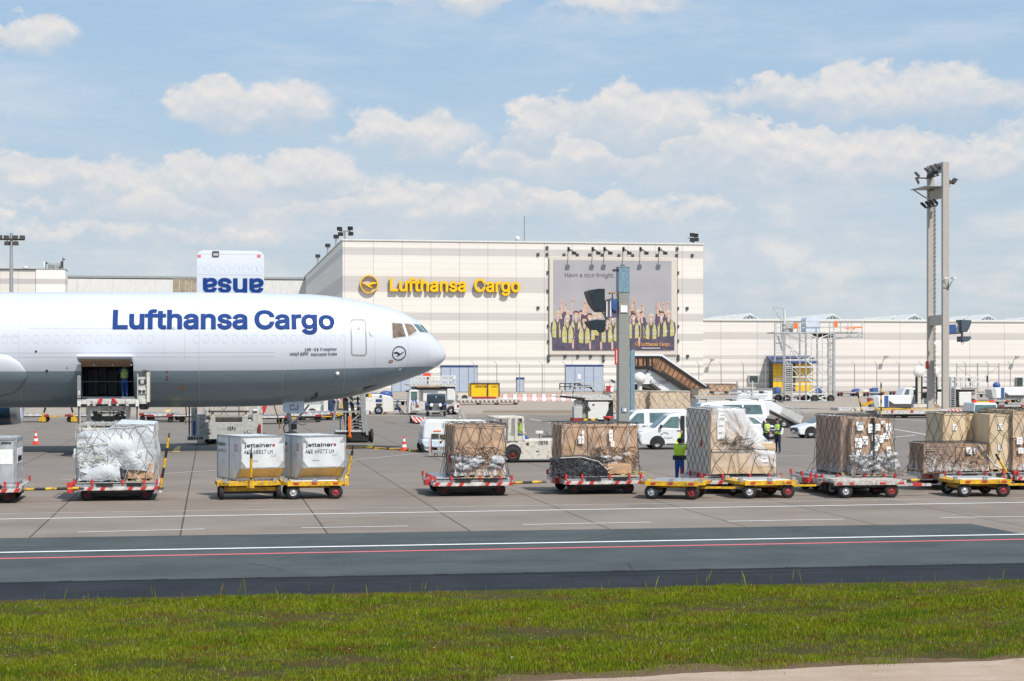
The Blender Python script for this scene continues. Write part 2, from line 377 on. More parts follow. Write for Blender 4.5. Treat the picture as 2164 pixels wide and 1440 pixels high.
def text(body, h, m, parent=None, loc=(0, 0, 0), rot=(R(90), 0, 0), width=None, ext=0., bold=.0, name='lettering', align='LEFT', sub=0., ymirror=False):
    """h = cap height in metres; width forces the total width"""
    cu = bpy.data.curves.new('txt', 'FONT'); cu.body = body; fn = bool(FONT) and all(ord(c_) < 300 for c_ in body); cu.size = h/capf(fn); cu.extrude = ext; cu.offset = bold*h; cu.resolution_u = 4 if h > .3 else 2
    cu.space_character = 1.0
    if fn: cu.font = FONT
    to = bpy.data.objects.new('txt', cu); COL.objects.link(to)
    dg = bpy.context.evaluated_depsgraph_get(); me = bpy.data.meshes.new_from_object(to.evaluated_get(dg)); me.name = name
    if bold >= .025:                                    # thinner copies a few millimetres proud close the gaps inside the bold outlines
        bm = bmesh.new(); bm.from_mesh(me)
        for k_, f_ in ((1, .45), (2, 0.)):
            cu.offset = bold*h*f_; to.update_tag(); m2 = bpy.data.meshes.new_from_object(to.evaluated_get(bpy.context.evaluated_depsgraph_get()))
            m2.transform(Matrix.Translation((0, 0, .004*k_))); bm.from_mesh(m2)
        bm.to_mesh(me); bm.free()
    bpy.data.objects.remove(to)
    n = len(me.vertices); a = np.zeros(n*3); me.vertices.foreach_get('co', a); a = a.reshape(-1, 3)
    if n:
        a[:, 0] -= a[:, 0].min()
        if width: a[:, 0] *= width/a[:, 0].max()
        if align == 'CENTER': a[:, 0] -= a[:, 0].max()/2
        if align == 'RIGHT': a[:, 0] -= a[:, 0].max()
    me.vertices.foreach_set('co', a.ravel()); me.materials.clear(); me.materials.append(M[m]); me.update()
    o = bpy.data.objects.new(name, me); COL.objects.link(o); o.parent = parent; o.location = loc; o.rotation_euler = rot
    return o
# ---------------------------------------------------------------- the setting
def G(px, py):
    Y = FPX*CH/(py-HY); X = (px-HZ)*Y/FPX
    return X*math.cos(YAW)+Y*math.sin(YAW), -X*math.sin(YAW)+Y*math.cos(YAW)      # apron axes (u, v)
def sheet(name, pts, z, m, kind='structure'):
    b = MB(); b.poly([(u, v, z) for u, v in pts], m); o = b.build(name, rz=YAW); o['kind'] = kind; return o
def f_concrete(k, p):
    oc = k.node('ShaderNodeTexCoord').outputs['Object']; x, y, z = k.sep(oc)
    U0 = G(391, 1078)[0]; SP = 3.78
    def ln(c, o, w_, nrm):
        f = k.m('FRACT', k.m('ADD', k.m('DIVIDE', k.m('SUBTRACT', c, o), SP), 1000.5))
        return k.m('MULTIPLY', k.m('LESS_THAN', k.m('ABSOLUTE', k.m('SUBTRACT', f, .5)), w_/SP), nrm)
    jx = ln(x, U0, .024, .8); jy = ln(y, 3.0, .012, .18)
    cell = k.comb(k.m('FLOOR', k.m('DIVIDE', k.m('SUBTRACT', x, U0), SP)), k.m('FLOOR', k.m('DIVIDE', k.m('SUBTRACT', y, 3.), SP)), 0.)
    wn = k.node('ShaderNodeTexWhiteNoise'); k.put(wn.inputs[0], cell)
    n = k.noise(oc, .25, 8, .65); st = k.noise(k.mapping(oc, scale=(.12, 1.6, 1)), 1.3, 7, .65); fine = k.noise(oc, 14, 6, .75)
    c = k.mix(k.ramp(n, .3, .7), (.19, .157, .132), (.26, .22, .188))
    c = k.mix(k.m('MULTIPLY', wn.outputs[0], .35), c, (.285, .243, .21))
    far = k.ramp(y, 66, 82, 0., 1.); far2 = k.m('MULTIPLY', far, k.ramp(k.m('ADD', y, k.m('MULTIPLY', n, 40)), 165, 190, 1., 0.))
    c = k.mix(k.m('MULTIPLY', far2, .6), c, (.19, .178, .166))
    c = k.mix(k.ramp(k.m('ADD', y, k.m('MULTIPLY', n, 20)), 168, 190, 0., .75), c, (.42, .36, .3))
    c = k.mix(k.ramp(st, .52, .75, 0., .45), c, (.13, .12, .115))
    c = k.mix(k.ramp(st, .42, .25, 0., .3), c, (.42, .39, .36))
    c = k.mix(k.ramp(fine, .35, .75, 0., .28), c, (.14, .13, .12))
    c = k.mix(k.m('MAXIMUM', jx, jy), c, (.04, .038, .036))
    sp_ = k.noise(oc, 1.1, 3, .5); c = k.mix(k.ramp(sp_, .72, .78, 0., .5), c, (.1, .095, .09))
    oil = k.noise(k.mapping(oc, loc=(9, 2, 0), scale=(.6, 1, 1)), .33, 8, .72); c = k.mix(k.ramp(oil, .58, .72, 0., .5), c, (.11, .1, .092))
    k.put(p.inputs['Base Color'], c); k.put(p.inputs['Roughness'], k.ramp(st, .3, .7, .85, .97)); p.inputs['Specular IOR Level'].default_value = .12
    b = k.node('ShaderNodeBump', i_Strength=.25, i_Distance=.01); k.put(b.inputs['Height'], fine); k.put(p.inputs['Normal'], b.outputs[0])
M['concrete'] = tri_mat('apron_concrete', f_concrete)
def f_asph(a, b_, streak):
    def f(k, p):
        oc = k.node('ShaderNodeTexCoord').outputs['Object']
        n = k.noise(oc, .5, 7, .65); fine = k.noise(oc, 22, 5, .8); st = k.noise(k.mapping(oc, scale=(.05, 2.2, 1)), 1.6, 6, .6)
        c = k.mix(k.ramp(n, .3, .7), a, b_); c = k.mix(k.ramp(fine, .4, .8, 0., .5), c, tuple(q*1.7 for q in b_)); c = k.mix(k.ramp(st, .5, .75, 0., streak), c, (.02, .022, .026))
        cr = k.node('ShaderNodeTexVoronoi', feature='DISTANCE_TO_EDGE', i_Scale=.22); k.put(cr.inputs['Vector'], k.mapping(oc, scale=(.5, 1.4, 1)))
        c = k.mix(k.m('MULTIPLY', k.m('LESS_THAN', cr.outputs[0], .002), .45), c, (.02, .02, .02))
        k.put(p.inputs['Base Color'], c); p.inputs['Roughness'].default_value = .93; p.inputs['Specular IOR Level'].default_value = .12
        b = k.node('ShaderNodeBump', i_Strength=.4, i_Distance=.01); k.put(b.inputs['Height'], fine); k.put(p.inputs['Normal'], b.outputs[0])
    return f
M['asphalt'] = tri_mat('blue_grey_asphalt', f_asph((.052, .064, .068), (.08, .094, .098), .4))
M['asphalt2'] = tri_mat('dark_asphalt', f_asph((.018, .021, .026), (.03, .035, .042), .75))
def f_line(col):
    def f(k, p):
        oc = k.node('ShaderNodeTexCoord').outputs['Object']; n = k.noise(oc, 9, 6, .7)
        k.put(p.inputs['Base Color'], k.mix(k.ramp(n, .48, .72, 0., .55), col, (.3, .28, .26))); p.inputs['Roughness'].default_value = .7
    return f
M['linewhite'] = tri_mat('white_marking_paint', f_line((.82, .82, .82)))
M['linered'] = tri_mat('red_marking_paint', f_line((.7, .14, .17)))
M['lineyellow'] = tri_mat('yellow_marking_paint', f_line((.72, .5, .08)))
M['linethin'] = tri_mat('worn_white_marking', f_line((.6, .58, .56)))
def f_soil(k, p):
    oc = k.node('ShaderNodeTexCoord').outputs['Object']
    n = k.noise(oc, .9, 8, .7); f2 = k.noise(oc, 16, 6, .8)
    c = k.mix(k.ramp(n, .35, .65), (.07, .085, .02), (.11, .07, .035)); c = k.mix(k.ramp(f2, .4, .8, 0., .6), c, (.03, .025, .015))
    k.put(p.inputs['Base Color'], c); p.inputs['Roughness'].default_value = 1.; p.inputs['Specular IOR Level'].default_value = .1
    b = k.node('ShaderNodeBump', i_Strength=1., i_Distance=.05); k.put(b.inputs['Height'], f2); k.put(p.inputs['Normal'], b.outputs[0])
M['soil'] = tri_mat('mossy_soil', f_soil)
def f_dirt(k, p):
    oc = k.node('ShaderNodeTexCoord').outputs['Object']
    n = k.noise(oc, .7, 9, .7); f2 = k.noise(oc, 18, 7, .8); st = k.noise(k.mapping(oc, scale=(.2, 1.5, 1)), 2, 7, .7)
    c = k.mix(k.ramp(n, .3, .7), (.40, .30, .225), (.48, .385, .305)); c = k.mix(k.ramp(st, .5, .75, 0., .5), c, (.3, .19, .12)); c = k.mix(k.ramp(f2, .5, .85, 0., .6), c, (.2, .12, .08))
    k.put(p.inputs['Base Color'], c); p.inputs['Roughness'].default_value = .95; p.inputs['Specular IOR Level'].default_value = .1
    b = k.node('ShaderNodeBump', i_Strength=.8, i_Distance=.03); k.put(b.inputs['Height'], f2); k.put(p.inputs['Normal'], b.outputs[0])
M['dirt'] = tri_mat('dusty_concrete_path', f_dirt)
def f_bare(k, p):
    oc = k.node('ShaderNodeTexCoord').outputs['Object']; f2 = k.noise(oc, 12, 8, .8)
    k.put(p.inputs['Base Color'], k.mix(f2, (.08, .055, .03), (.3, .2, .13))); p.inputs['Roughness'].default_value = 1.; p.inputs['Specular IOR Level'].default_value = .1
    b = k.node('ShaderNodeBump', i_Strength=1., i_Distance=.06); k.put(b.inputs['Height'], f2); k.put(p.inputs['Normal'], b.outputs[0])
M['bare'] = tri_mat('bare_reddish_soil', f_bare)
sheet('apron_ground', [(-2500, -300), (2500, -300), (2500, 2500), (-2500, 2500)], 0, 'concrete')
def vat(px, py): return G(px, py)[1]
va = (vat(0, 1140)+vat(1082, 1120))/2
ce = G(2040, 1105)
vb = (vat(0, 1238)+vat(1082, 1210)+vat(2164, 1189))/3
vg = (vat(0, 1275)+vat(1082, 1250)+vat(2164, 1226))/3
ce2 = G(2164, 1130)
k_ = (ce2[0]-ce[0])/(ce2[1]-ce[1])
sheet('taxiway_asphalt', [(-300, vb), (ce[0]+k_*(vb-ce[1]), vb), (ce[0]+k_*(va-ce[1]), va), (-300, va)], .004, 'asphalt')
sheet('taxiway_shoulder_right', [(ce[0]+k_*(vb-ce[1])+.02, vb), (300, vb), (300, vb+.9), (ce[0]+k_*(vb+.9-ce[1])+.02, vb+.9)], .004, 'asphalt')
sheet('dark_asphalt_strip', [(-300, vg-1.2), (300, vg-1.2), (300, vb-.01), (-300, vb-.01)], .006, 'asphalt2')
def pline(name, px0, py0, px1, py1, w_, m, z=.009, ext=True):
    a, b = G(px0, py0), G(px1, py1)
    if ext:
        k = (b[1]-a[1])/(b[0]-a[0]); a, b = (a[0]-40, a[1]-40*k), (b[0]+40, b[1]+40*k)
    d = Vector((b[0]-a[0], b[1]-a[1])).normalized(); n = Vector((-d.y, d.x))*w_/2
    return sheet(name, [(a[0]+n.x, a[1]+n.y), (a[0]-n.x, a[1]-n.y), (b[0]-n.x, b[1]-n.y), (b[0]+n.x, b[1]+n.y)], z, m)
rt = random.Random(4)
M['tar'] = mat('tar_seal', (.012, .012, .014), .7, spec=.15)
tp_ = []; tb_ = []
for i in range(220): u = -22+i*.25; tp_.append((u, vb+.05+rt.uniform(-.02, .03))); tb_.append((u, vb-.19+rt.uniform(-.05, .04)))
sheet('tar_joint', tp_[::-1]+tb_, .0085, 'tar')
for v_, u0, u1 in ((vb-.55, -20, 6), (vb-.62, 7, 33), (vb-.85, 2, 12)):
    A_ = [(u0+(u1-u0)*i/40, v_+rt.uniform(-.012, .012)) for i in range(41)]; sheet('tar_crack', [(a, b_+.016) for a, b_ in A_][::-1]+[(a, b_-.016) for a, b_ in A_], .0088, 'tar')
pline('taxiway_white_line', 0, 1168.5, 2164, 1130, .2, 'linewhite')
pline('taxiway_red_line', 0, 1181.5, 2164, 1140.5, .19, 'linered')
pline('road_white_line', 0, 1098, 2164, 1062.5, .17, 'linewhite')
pline('road_thin_line', 0, 1086.5, 2164, 1053, .08, 'linethin')
for a, b in (((164, 1125.5), (432, 1118.8)), ((637, 1116.5), (862, 1112.5)), ((1105, 1109.5), (1375, 1104.5)), ((1538, 1102.5), (1782, 1098.2)), ((1988, 1095), (2300, 1090))):
    pline('road_dash_line', *a, *b, .1, 'linewhite', ext=False)
pline('faint_curved_line', 130, 1015, 640, 983, .1, 'linethin', ext=False); pline('faint_curved_line', 640, 983, 905, 957, .1, 'linethin', ext=False)
pline('faint_far_line', 0, 907, 172, 912, .1, 'linethin', ext=False)
pline('apron_stand_line', 1600, 966, 2164, 948, .1, 'linethin', ext=False); pline('apron_stand_line', 1800, 893, 1995, 925, .16, 'linewhite', ext=False); pline('apron_stand_line', 1885, 925, 1935, 920, .16, 'linewhite', ext=False)
pline('apron_stand_line', 1885, 886, 1995, 893, .16, 'linewhite', ext=False); pline('apron_stand_line', 1120, 886, 1190, 898, .14, 'linewhite', ext=False)
pline('rubber_streak', 812, 894, 838, 894, .5, 'asphalt2', ext=False)
pline('apron_stand_line', 900, 893, 860, 892, .15, 'linewhite', ext=False)
def patch(name, pts, m, z=.006): sheet(name, [G(*q) for q in pts], z, m)
patch('yellow_marking', [(366, 950), (378, 943), (381, 943), (380, 955), (365, 955)], 'lineyellow')
patch('yellow_marking', [(775, 941), (786, 941), (800, 950), (790, 950)], 'lineyellow')
patch('yellow_marking', [(347, 872), (351, 866), (361, 866), (358, 872)], 'lineyellow')
pline('yellow_stand_line', 0, 952.6, 300, 953.4, .09, 'lineyellow', ext=False); pline('yellow_stand_line', 360, 953, 460, 951, .09, 'lineyellow', ext=False)
M['tanstrip'] = mat('brownish_apron_stain', (.24, .185, .14), .9, spec=.1)
patch('far_tan_strip', [(1020, 868), (1400, 866), (1400, 874), (1020, 873)], 'tanstrip')
# grass bank and path
sheet('grass_bank', [(-120, -30), (120, -30), (120, vg), (-120, vg)], .035, 'soil')
rnd = random.Random(5)
e0 = G(1082, 1450); e1 = G(2164, 1398); kk = (e1[1]-e0[1])/(e1[0]-e0[0])
def edge(u): return e0[1]+kk*(u-e0[0])
pts = []; pts2 = []
for i in range(261):
    u = -5+i*.16; nn = mnoise.noise((u*.5, 3, 0))*.5+mnoise.noise((u*2.1, 7, 0))*.22+mnoise.noise((u*7, 1, 0))*.1
    pts.append((u, edge(u)+nn*.35)); pts2.append((u, edge(u)+.5+nn*1.3+.3*mnoise.noise((u*.25, 20, 0))))
sheet('dirt_path', pts[::-1]+[(-5, -20), (36.6, -20)], .05, 'dirt')
sheet('bare_soil_edge', pts2[::-1]+[(-5, 10), (36.6, 10)], .043, 'bare')
# grass blades: one mesh that nobody could count
def f_grass(k, p):
    oc = k.node('ShaderNodeTexCoord').outputs['Object']
    ri = k.node('ShaderNodeNewGeometry').outputs['Random Per Island']
    n = k.noise(k.mapping(oc, scale=(.55, 1, 0)), .9, 6, .7); n2 = k.noise(k.mapping(oc, loc=(50, 3, 0), scale=(1, 1.4, 0)), 1.3, 6, .7)
    n3 = k.noise(k.mapping(oc, loc=(7, 0, 0), scale=(.5, 1.6, 0)), 2.6, 4, .6)
    c = k.mix(ri, (.11, .155, .006), (.32, .37, .02)); c = k.mix(k.ramp(n, .40, .52, .8, 0.), c, k.mix(ri, (.055, .115, .006), (.145, .235, .012))); c = k.mix(k.ramp(n3, .55, .7, 0., .6), c, k.mix(ri, (.16, .2, .02), (.34, .36, .06)))
    c = k.mix(k.ramp(n2, .5, .64, 0., .8), c, k.mix(ri, (.12, .06, .02), (.32, .18, .045)))
    c = k.mix(k.m('GREATER_THAN', ri, .975), c, (.45, .38, .18))
    k.put(p.inputs['Base Color'], c); p.inputs['Roughness'].default_value = .8; p.inputs['Specular IOR Level'].default_value = .08
    tr = k.node('ShaderNodeBsdfTranslucent'); k.put(tr.inputs[0], c); mx = k.node('ShaderNodeMixShader', i_0=.3)
    k.l.new(p.outputs[0], mx.inputs[1]); k.l.new(tr.outputs[0], mx.inputs[2]); k.l.new(mx.outputs[0], k.t.nodes['Material Output'].inputs[0])
M['grass'] = tri_mat('grass_blades', f_grass)
def blades(name, label, N, seed, h0, h1, wd, far_only=False, m='grass', lean=.5):
    rg = np.random.default_rng(seed)
    Y = rg.uniform(22.5, 37, N); X = rg.uniform(-1, 1, N)*(Y*.285+2.5)
    u = X*math.cos(YAW)+Y*math.sin(YAW); v = -X*math.sin(YAW)+Y*math.cos(YAW)
    ph = lambda a, b, c: np.sin(u*a+c)*np.sin(v*b+c*2.3)
    f = (ph(.7, 1.3, 1)+ph(1.9, 2.7, 4)*.7+ph(4.3, 5.1, 2)*.5+ph(9, 8, 6)*.35)
    lim = vg-.42+.12*np.sin(u*2.1)+.09*np.sin(u*5.7+1)+rg.normal(0, .06, N)
    ok_ = (v < lim)
    ed = edge(u)+.42+.3*ph(.9, 1, 3)+.22*np.sin(u*3.1)+rg.normal(0, .22, N)
    ok_ &= ~((u > -3) & (v < ed))
    if far_only: ok_ &= (v > vg-1.3)
    else: ok_ &= rg.uniform(0, 1, N) < np.clip(.72+f*.42, .12, 1)
    u, v, f = u[ok_], v[ok_], f[ok_]; n = len(u)
    h = rg.uniform(h0, h1, n)*np.clip(1+f*.3, .5, 1.7); a = rg.uniform(0, 2*np.pi, n); ca, sa = np.cos(a)*wd/2, np.sin(a)*wd/2
    b = rg.uniform(0, 2*np.pi, n); l = h*rg.uniform(.1, lean, n)
    V = np.zeros((n, 4, 3)); V[:, 0] = np.c_[u-ca, v-sa, np.full(n, .02)]; V[:, 1] = np.c_[u+ca, v+sa, np.full(n, .02)]
    V[:, 2] = np.c_[u+ca*.7+np.cos(b)*l*.4, v+sa*.7+np.sin(b)*l*.4, .03+h*.6]; V[:, 3] = np.c_[u+np.cos(b)*l, v+np.sin(b)*l, .03+h]
    me = bpy.data.meshes.new(name); me.vertices.add(n*4); me.vertices.foreach_set('co', V.ravel())
    me.loops.add(n*6); idx = (np.arange(n)*4)[:, None]+np.array([0, 1, 2, 0, 2, 3]); me.loops.foreach_set('vertex_index', idx.ravel().astype(np.int32))
    me.polygons.add(n*2); me.polygons.foreach_set('loop_start', (np.arange(n*2)*3).astype(np.int32)); me.update(calc_edges=True); me.materials.append(M[m])
    o = bpy.data.objects.new(name, me); COL.objects.link(o); o.rotation_euler.z = YAW; tag(o, label, name.replace('_', ' '), kind='stuff'); return o
blades('grass', 'short green and reddish grass growing along the taxiway edge', 620000, 3, .03, .085, .0095)
blades('tall_grass', 'thin tall seed grass fringing the dark asphalt strip', 2600, 8, .14, .36, .006, True, lean=.35)
M['petalw'] = mat('white_petal', (.8, .8, .78), .6); M['petaly'] = mat('yellow_petal', (.8, .55, .02), .6); M['petalp'] = mat('mauve_petal', (.45, .33, .45), .6)
b = MB(); rnd = random.Random(9)
for i in range(260):
    if i < 60: px = rnd.uniform(0, 2164); py = 1240-px*.022+rnd.uniform(-8, 20); mm = 'petaly' if px < 700 and rnd.random() < .6 else 'petalw'; zz = rnd.uniform(.15, .35)
    else: px = rnd.uniform(0, 2164); py = rnd.uniform(1265, 1420); mm = rnd.choice(['petalw', 'petalp', 'petalp', 'petalp']); zz = rnd.uniform(.06, .14)
    u, v = G(px, py+zz*40)
    if v < edge(u)+1 and u > -3 or v > vg: continue
    r = rnd.uniform(.006, .012)
    for a in range(5):
        q = a*1.2566; b.poly([(u, v, zz), (u+r*math.cos(q-.5), v+r*math.sin(q-.5), zz+r*.8), (u+r*1.6*math.cos(q), v+r*1.6*math.sin(q), zz+r*.7), (u+r*math.cos(q+.5), v+r*math.sin(q+.5), zz+r*.8)], mm)
    b.cyl((u, v, 0), (u, v, zz), .0025, 'grass', 3, cap=False)
tag(b.build('wild_flowers', rz=YAW), 'tiny white, yellow and mauve flowers scattered through the grass', 'flowers', kind='stuff')
b = MB()
for px in list(range(150, 2164, 195)):
    u = G(px, 1212)[0]; b.cb((u, vb+.12, .012), (.26, .1, .012), 'dark')
    
o = b.build('edge_plates', rz=YAW); o['kind'] = 'stuff'; tag(o, 'small metal edge fittings set along the asphalt joint', 'edge fittings')

# ---------------------------------------------------------------- halls
H = Fr(724, 829)
WX = H.x(1486)
def f_hall(bands, base, grey, sp, x0=0.):
    def f(k, p):
        oc = k.node('ShaderNodeTexCoord').outputs['Object']; x, y, z = k.sep(oc)
        g_ = None
        for a, b in bands:
            s = k.m('MULTIPLY', k.m('GREATER_THAN', z, a), k.m('LESS_THAN', z, b)); g_ = s if g_ is None else k.m('ADD', g_, s)
        n = k.noise(k.mapping(oc, scale=(1, 1, .3)), .25, 7, .65)
        a1 = k.m('FLOOR', k.m('DIVIDE', k.m('ADD', k.m('SUBTRACT', x, x0), y), sp)); a2 = k.m('FLOOR', k.m('DIVIDE', z, 1.15))
        wn = k.node('ShaderNodeTexWhiteNoise'); k.put(wn.inputs[0], k.comb(a1, a2, 0.))
        c = k.mix(k.m('ADD', k.m('MULTIPLY', n, .6), k.m('MULTIPLY', wn.outputs[0], .4)), tuple(q*.93 for q in base), tuple(q*1.05 for q in base))
        c = k.mix(g_, c, k.mix(n, tuple(q*.94 for q in grey), tuple(q*1.06 for q in grey)))
        fx = k.m('ABSOLUTE', k.m('SUBTRACT', k.m('FRACT', k.m('ADD', k.m('DIVIDE', k.m('ADD', k.m('SUBTRACT', x, x0), y), sp), .5)), .5))
        fz = k.m('ABSOLUTE', k.m('SUBTRACT', k.m('FRACT', k.m('ADD', k.m('DIVIDE', z, 1.15), .5)), .5))
        c = k.mix(k.m('MULTIPLY', k.m('LESS_THAN', fx, .055/sp), .45), c, (.2, .18, .17)); c = k.mix(k.m('MULTIPLY', k.m('LESS_THAN', fz, .03), .22), c, (.25, .23, .22))
        k.put(p.inputs['Base Color'], c); p.inputs['Roughness'].default_value = .5
    return f
def zb(lst, x): return [(H.z(b, x), H.z(a, x)) for a, b in lst]
bands = zb([(524.5, 540.5), (584.5, 618), (661, 677.5), (703.5, 719.6), (754, 762), (771, 777.5), (788, 794.5), (804, 811), (820, 835)], H.x(900))
SPX = H.x(850)-H.x(789)
M['hallwall'] = tri_mat('hall_banded_cladding', f_hall(bands, (.745, .715, .665), (.54, .515, .495), SPX, H.x(789)))
bands2 = zb([(703, 718), (752, 759.5), (768, 775), (784, 790.6), (801, 808), (816, 835)], H.x(1700))
M['hallwall2'] = tri_mat('low_hall_banded_cladding', f_hall(bands2, (.735, .69, .65), (.54, .51, .49), H.x(1860)-H.x(1785), H.x(1565)))
M['roofgrey'] = mat('roof_grey', (.45, .45, .45), .8)
hall = thing('cargo_hall', H, 'tall cream and grey banded cargo hall with yellow sign letters', 'building')
HT = H.z(509, 0)
b = MB(); b.box(0, WX, 0, 137, 0, HT, 'hallwall'); b.build('wall', hall)
b = MB(); b.box(-.15, WX+.15, -.15, 137, HT, HT+.28, 'roofgrey'); b.box(-.17, WX+.17, -.17, .25, HT+.05, HT+.3, 'white'); b.build('roof', hall)
b = MB(); b.box(-.04, WX+.04, -.06, .0, 0, H.z(829, 30)+.02, 'grey')
b.build('plinth', hall)
def halldoor(F, parent, a, b_, c, d_, n, m='door_blue'):
    x0, x1, z1 = F.x(a), F.x(c), F.z(b_, F.x(a)); e = MB(); w_ = (x1-x0)/n
    e.box(x0-.1, x1+.1, -.2, 0, z1, z1+.35, 'navyp')
    o = e.build('door_header', parent)
    e = MB()
    for i in range(n): e.box(x0+i*w_+.04, x0+(i+1)*w_-.04, -.16, -.02, .05, z1-.02, m)
    for i in range(n+1): e.box(x0+i*w_-.04, x0+i*w_+.04, -.1, 0, .05, z1-.02, 'navyp')
    return e.build('door', parent)
halldoor(H, hall, 932, 776.5, 1008.5, 830, 4)
halldoor(H, hall, 828, 776.5, 905, 830, 4)
dd = halldoor(H, hall, 1195, 775, 1274, 830, 4)
b = MB(); H.pb(b, 1221, 791, 1227, 801, -.24, -.17, 'paper'); b.build('door_notice', hall)
halldoor(H, hall, 1092, 802, 1107, 829, 1)
b = MB()
for (px, py) in [(1156,524),(1156,538),(1137,538),(1192,539),(1220,539),(1246,539),(1273,539),(1308,540),(1337,540),(1389,540),(1430,540),(1463,540),(1431,526),(1158,576),(1158,615),(1159,651),(1137,651),(1159,689),(1159,722),(1432,577),(1432,615),(1432,652),(1452,652),(1432,690),(1432,721),(1159,753.5),(1159,762),(1194,753.5),(1221,753.5),(1248,753.5),(1275,753.5),(1275,762),(1433,753),(1433,760),(1453,753)]:
    x0 = H.x(px); z0 = H.z(py, x0); e = MB(); e.box(x0-.22, x0+.22, -.3, 0, z0-.22, z0+.22, 'dark'); e.box(x0-.3, x0+.3, -.05, 0, z0-.3, z0+.3, 'grey'); e.build('wall_bracket', hall)
for px in (1158.5, 1432): b = MB(); H.pl(b, px, 520, px, 765, -.05, .06, 'grey'); b.build('bracket_cable', hall)
# company sign: raised letters, one thing
zl = H.z(615.2, H.x(823)); sg = thing('company_sign', tuple(H.w(H.x(823), -.5, zl)), 'raised yellow company name letters on the tall hall wall', 'sign'); sg.rotation_euler.z = YAW
cw = {}
def signword(parent, body, px0, px1, capx, name='lettering'):
    wd = H.x(px1)-H.x(px0); x = H.x(px0)-H.x(823); ch_ = capx*H.Y*1.015/FPX
    text(body, ch_, 'letteryellow', parent, (x, -.18, 0), width=wd, ext=.1, bold=.045, name=name)
    text(body, ch_, 'sign_side', parent, (x+.0, .12, -.03), width=wd, ext=.12, bold=.047, name='letter_backing')
signword(sg, 'Lufthansa', 823, 984, 26); signword(sg, 'Cargo', 1001, 1098, 26)
CRB = [(-.82, .28), (-.45, .06), (-.05, -.12), (.42, -.42), (.36, -.5), (-.12, -.3), (-.5, -.06), (-.84, .16)]
CRW = [(-.14, -.08), (.06, .1), (.3, .24), (.6, .27), (.93, .16), (.88, .04), (.6, .02), (.3, -.06), (.02, -.2)]
def emblem(name, parent, c, r, m, y0, y1, flip=1, ring=.1, n=40):
    e = MB(); v = []
    for i in range(n):
        a = 2*math.pi*i/n
        for rr in (r, r*(1-ring)): v.append((c[0]+rr*math.cos(a), y0, c[1]+rr*math.sin(a))); v.append((c[0]+rr*math.cos(a), y1, c[1]+rr*math.sin(a)))
    fs = []
    for i in range(n):
        j = (i+1) % n; A, B = 4*i, 4*j
        fs += [(A, A+2, B+2, B), (A+1, B+1, B+3, A+3), (A, B, B+1, A+1), (A+2, A+3, B+3, B+2)]
    e.add(v, fs, m)
    for P in (CRB, CRW): e.prism([(c[0]+flip*a*r*.93, c[1]+b*r*.93) for a, b in P], y0, y1, m)
    return e.build(name, parent)
sg2 = thing('round_emblem_sign', tuple(H.w(H.x(779.5), -.45, H.z(601, H.x(779.5)))), 'round yellow bird emblem left of the wall letters', 'sign'); sg2.rotation_euler.z = YAW
rr = 19*H.Y/FPX
emblem('emblem', sg2, (0, 0), rr, 'letteryellow', -.25, .1); emblem('emblem_backing', sg2, (0.03, -.05), rr*1.01, 'sign_side', .12, .3)
# poster
P0 = H.p(1161, 750, -.35); P1 = H.p(1431, 545, -.35)
ps = thing('wall_poster', tuple(H.w(P0[0], -.35, P0[2])), 'large grey poster of cheering workers on the tall hall', 'poster'); ps.rotation_euler.z = YAW
def q(px, py): a = H.p(px, py, -.4); return a[0]-P0[0], a[2]-P0[2]
e = MB(); e.box(0, P1[0]-P0[0], 0, .15, 0, P1[2]-P0[2], 'canvas'); e.build('canvas', ps, bevel=.1)
e = MB(); a, b_ = q(1170, 741.5), q(1419, 552); e.box(a[0], b_[0], -.06, .0, a[1], b_[1], 'poster'); e.build('printed_panel', ps)
e = MB()
def pol(pts, m, d): 
    v = [q(*z) for z in pts]; e.prism(v, -.06-d*.012, -.05, m)
rp = random.Random(3)
pol([(1171, 741), (1171, 728), (1180, 722), (1200, 726), (1220, 720), (1250, 727), (1280, 722), (1310, 726), (1340, 720), (1370, 726), (1400, 722), (1418, 727), (1418, 741)], 'pdark', .2)
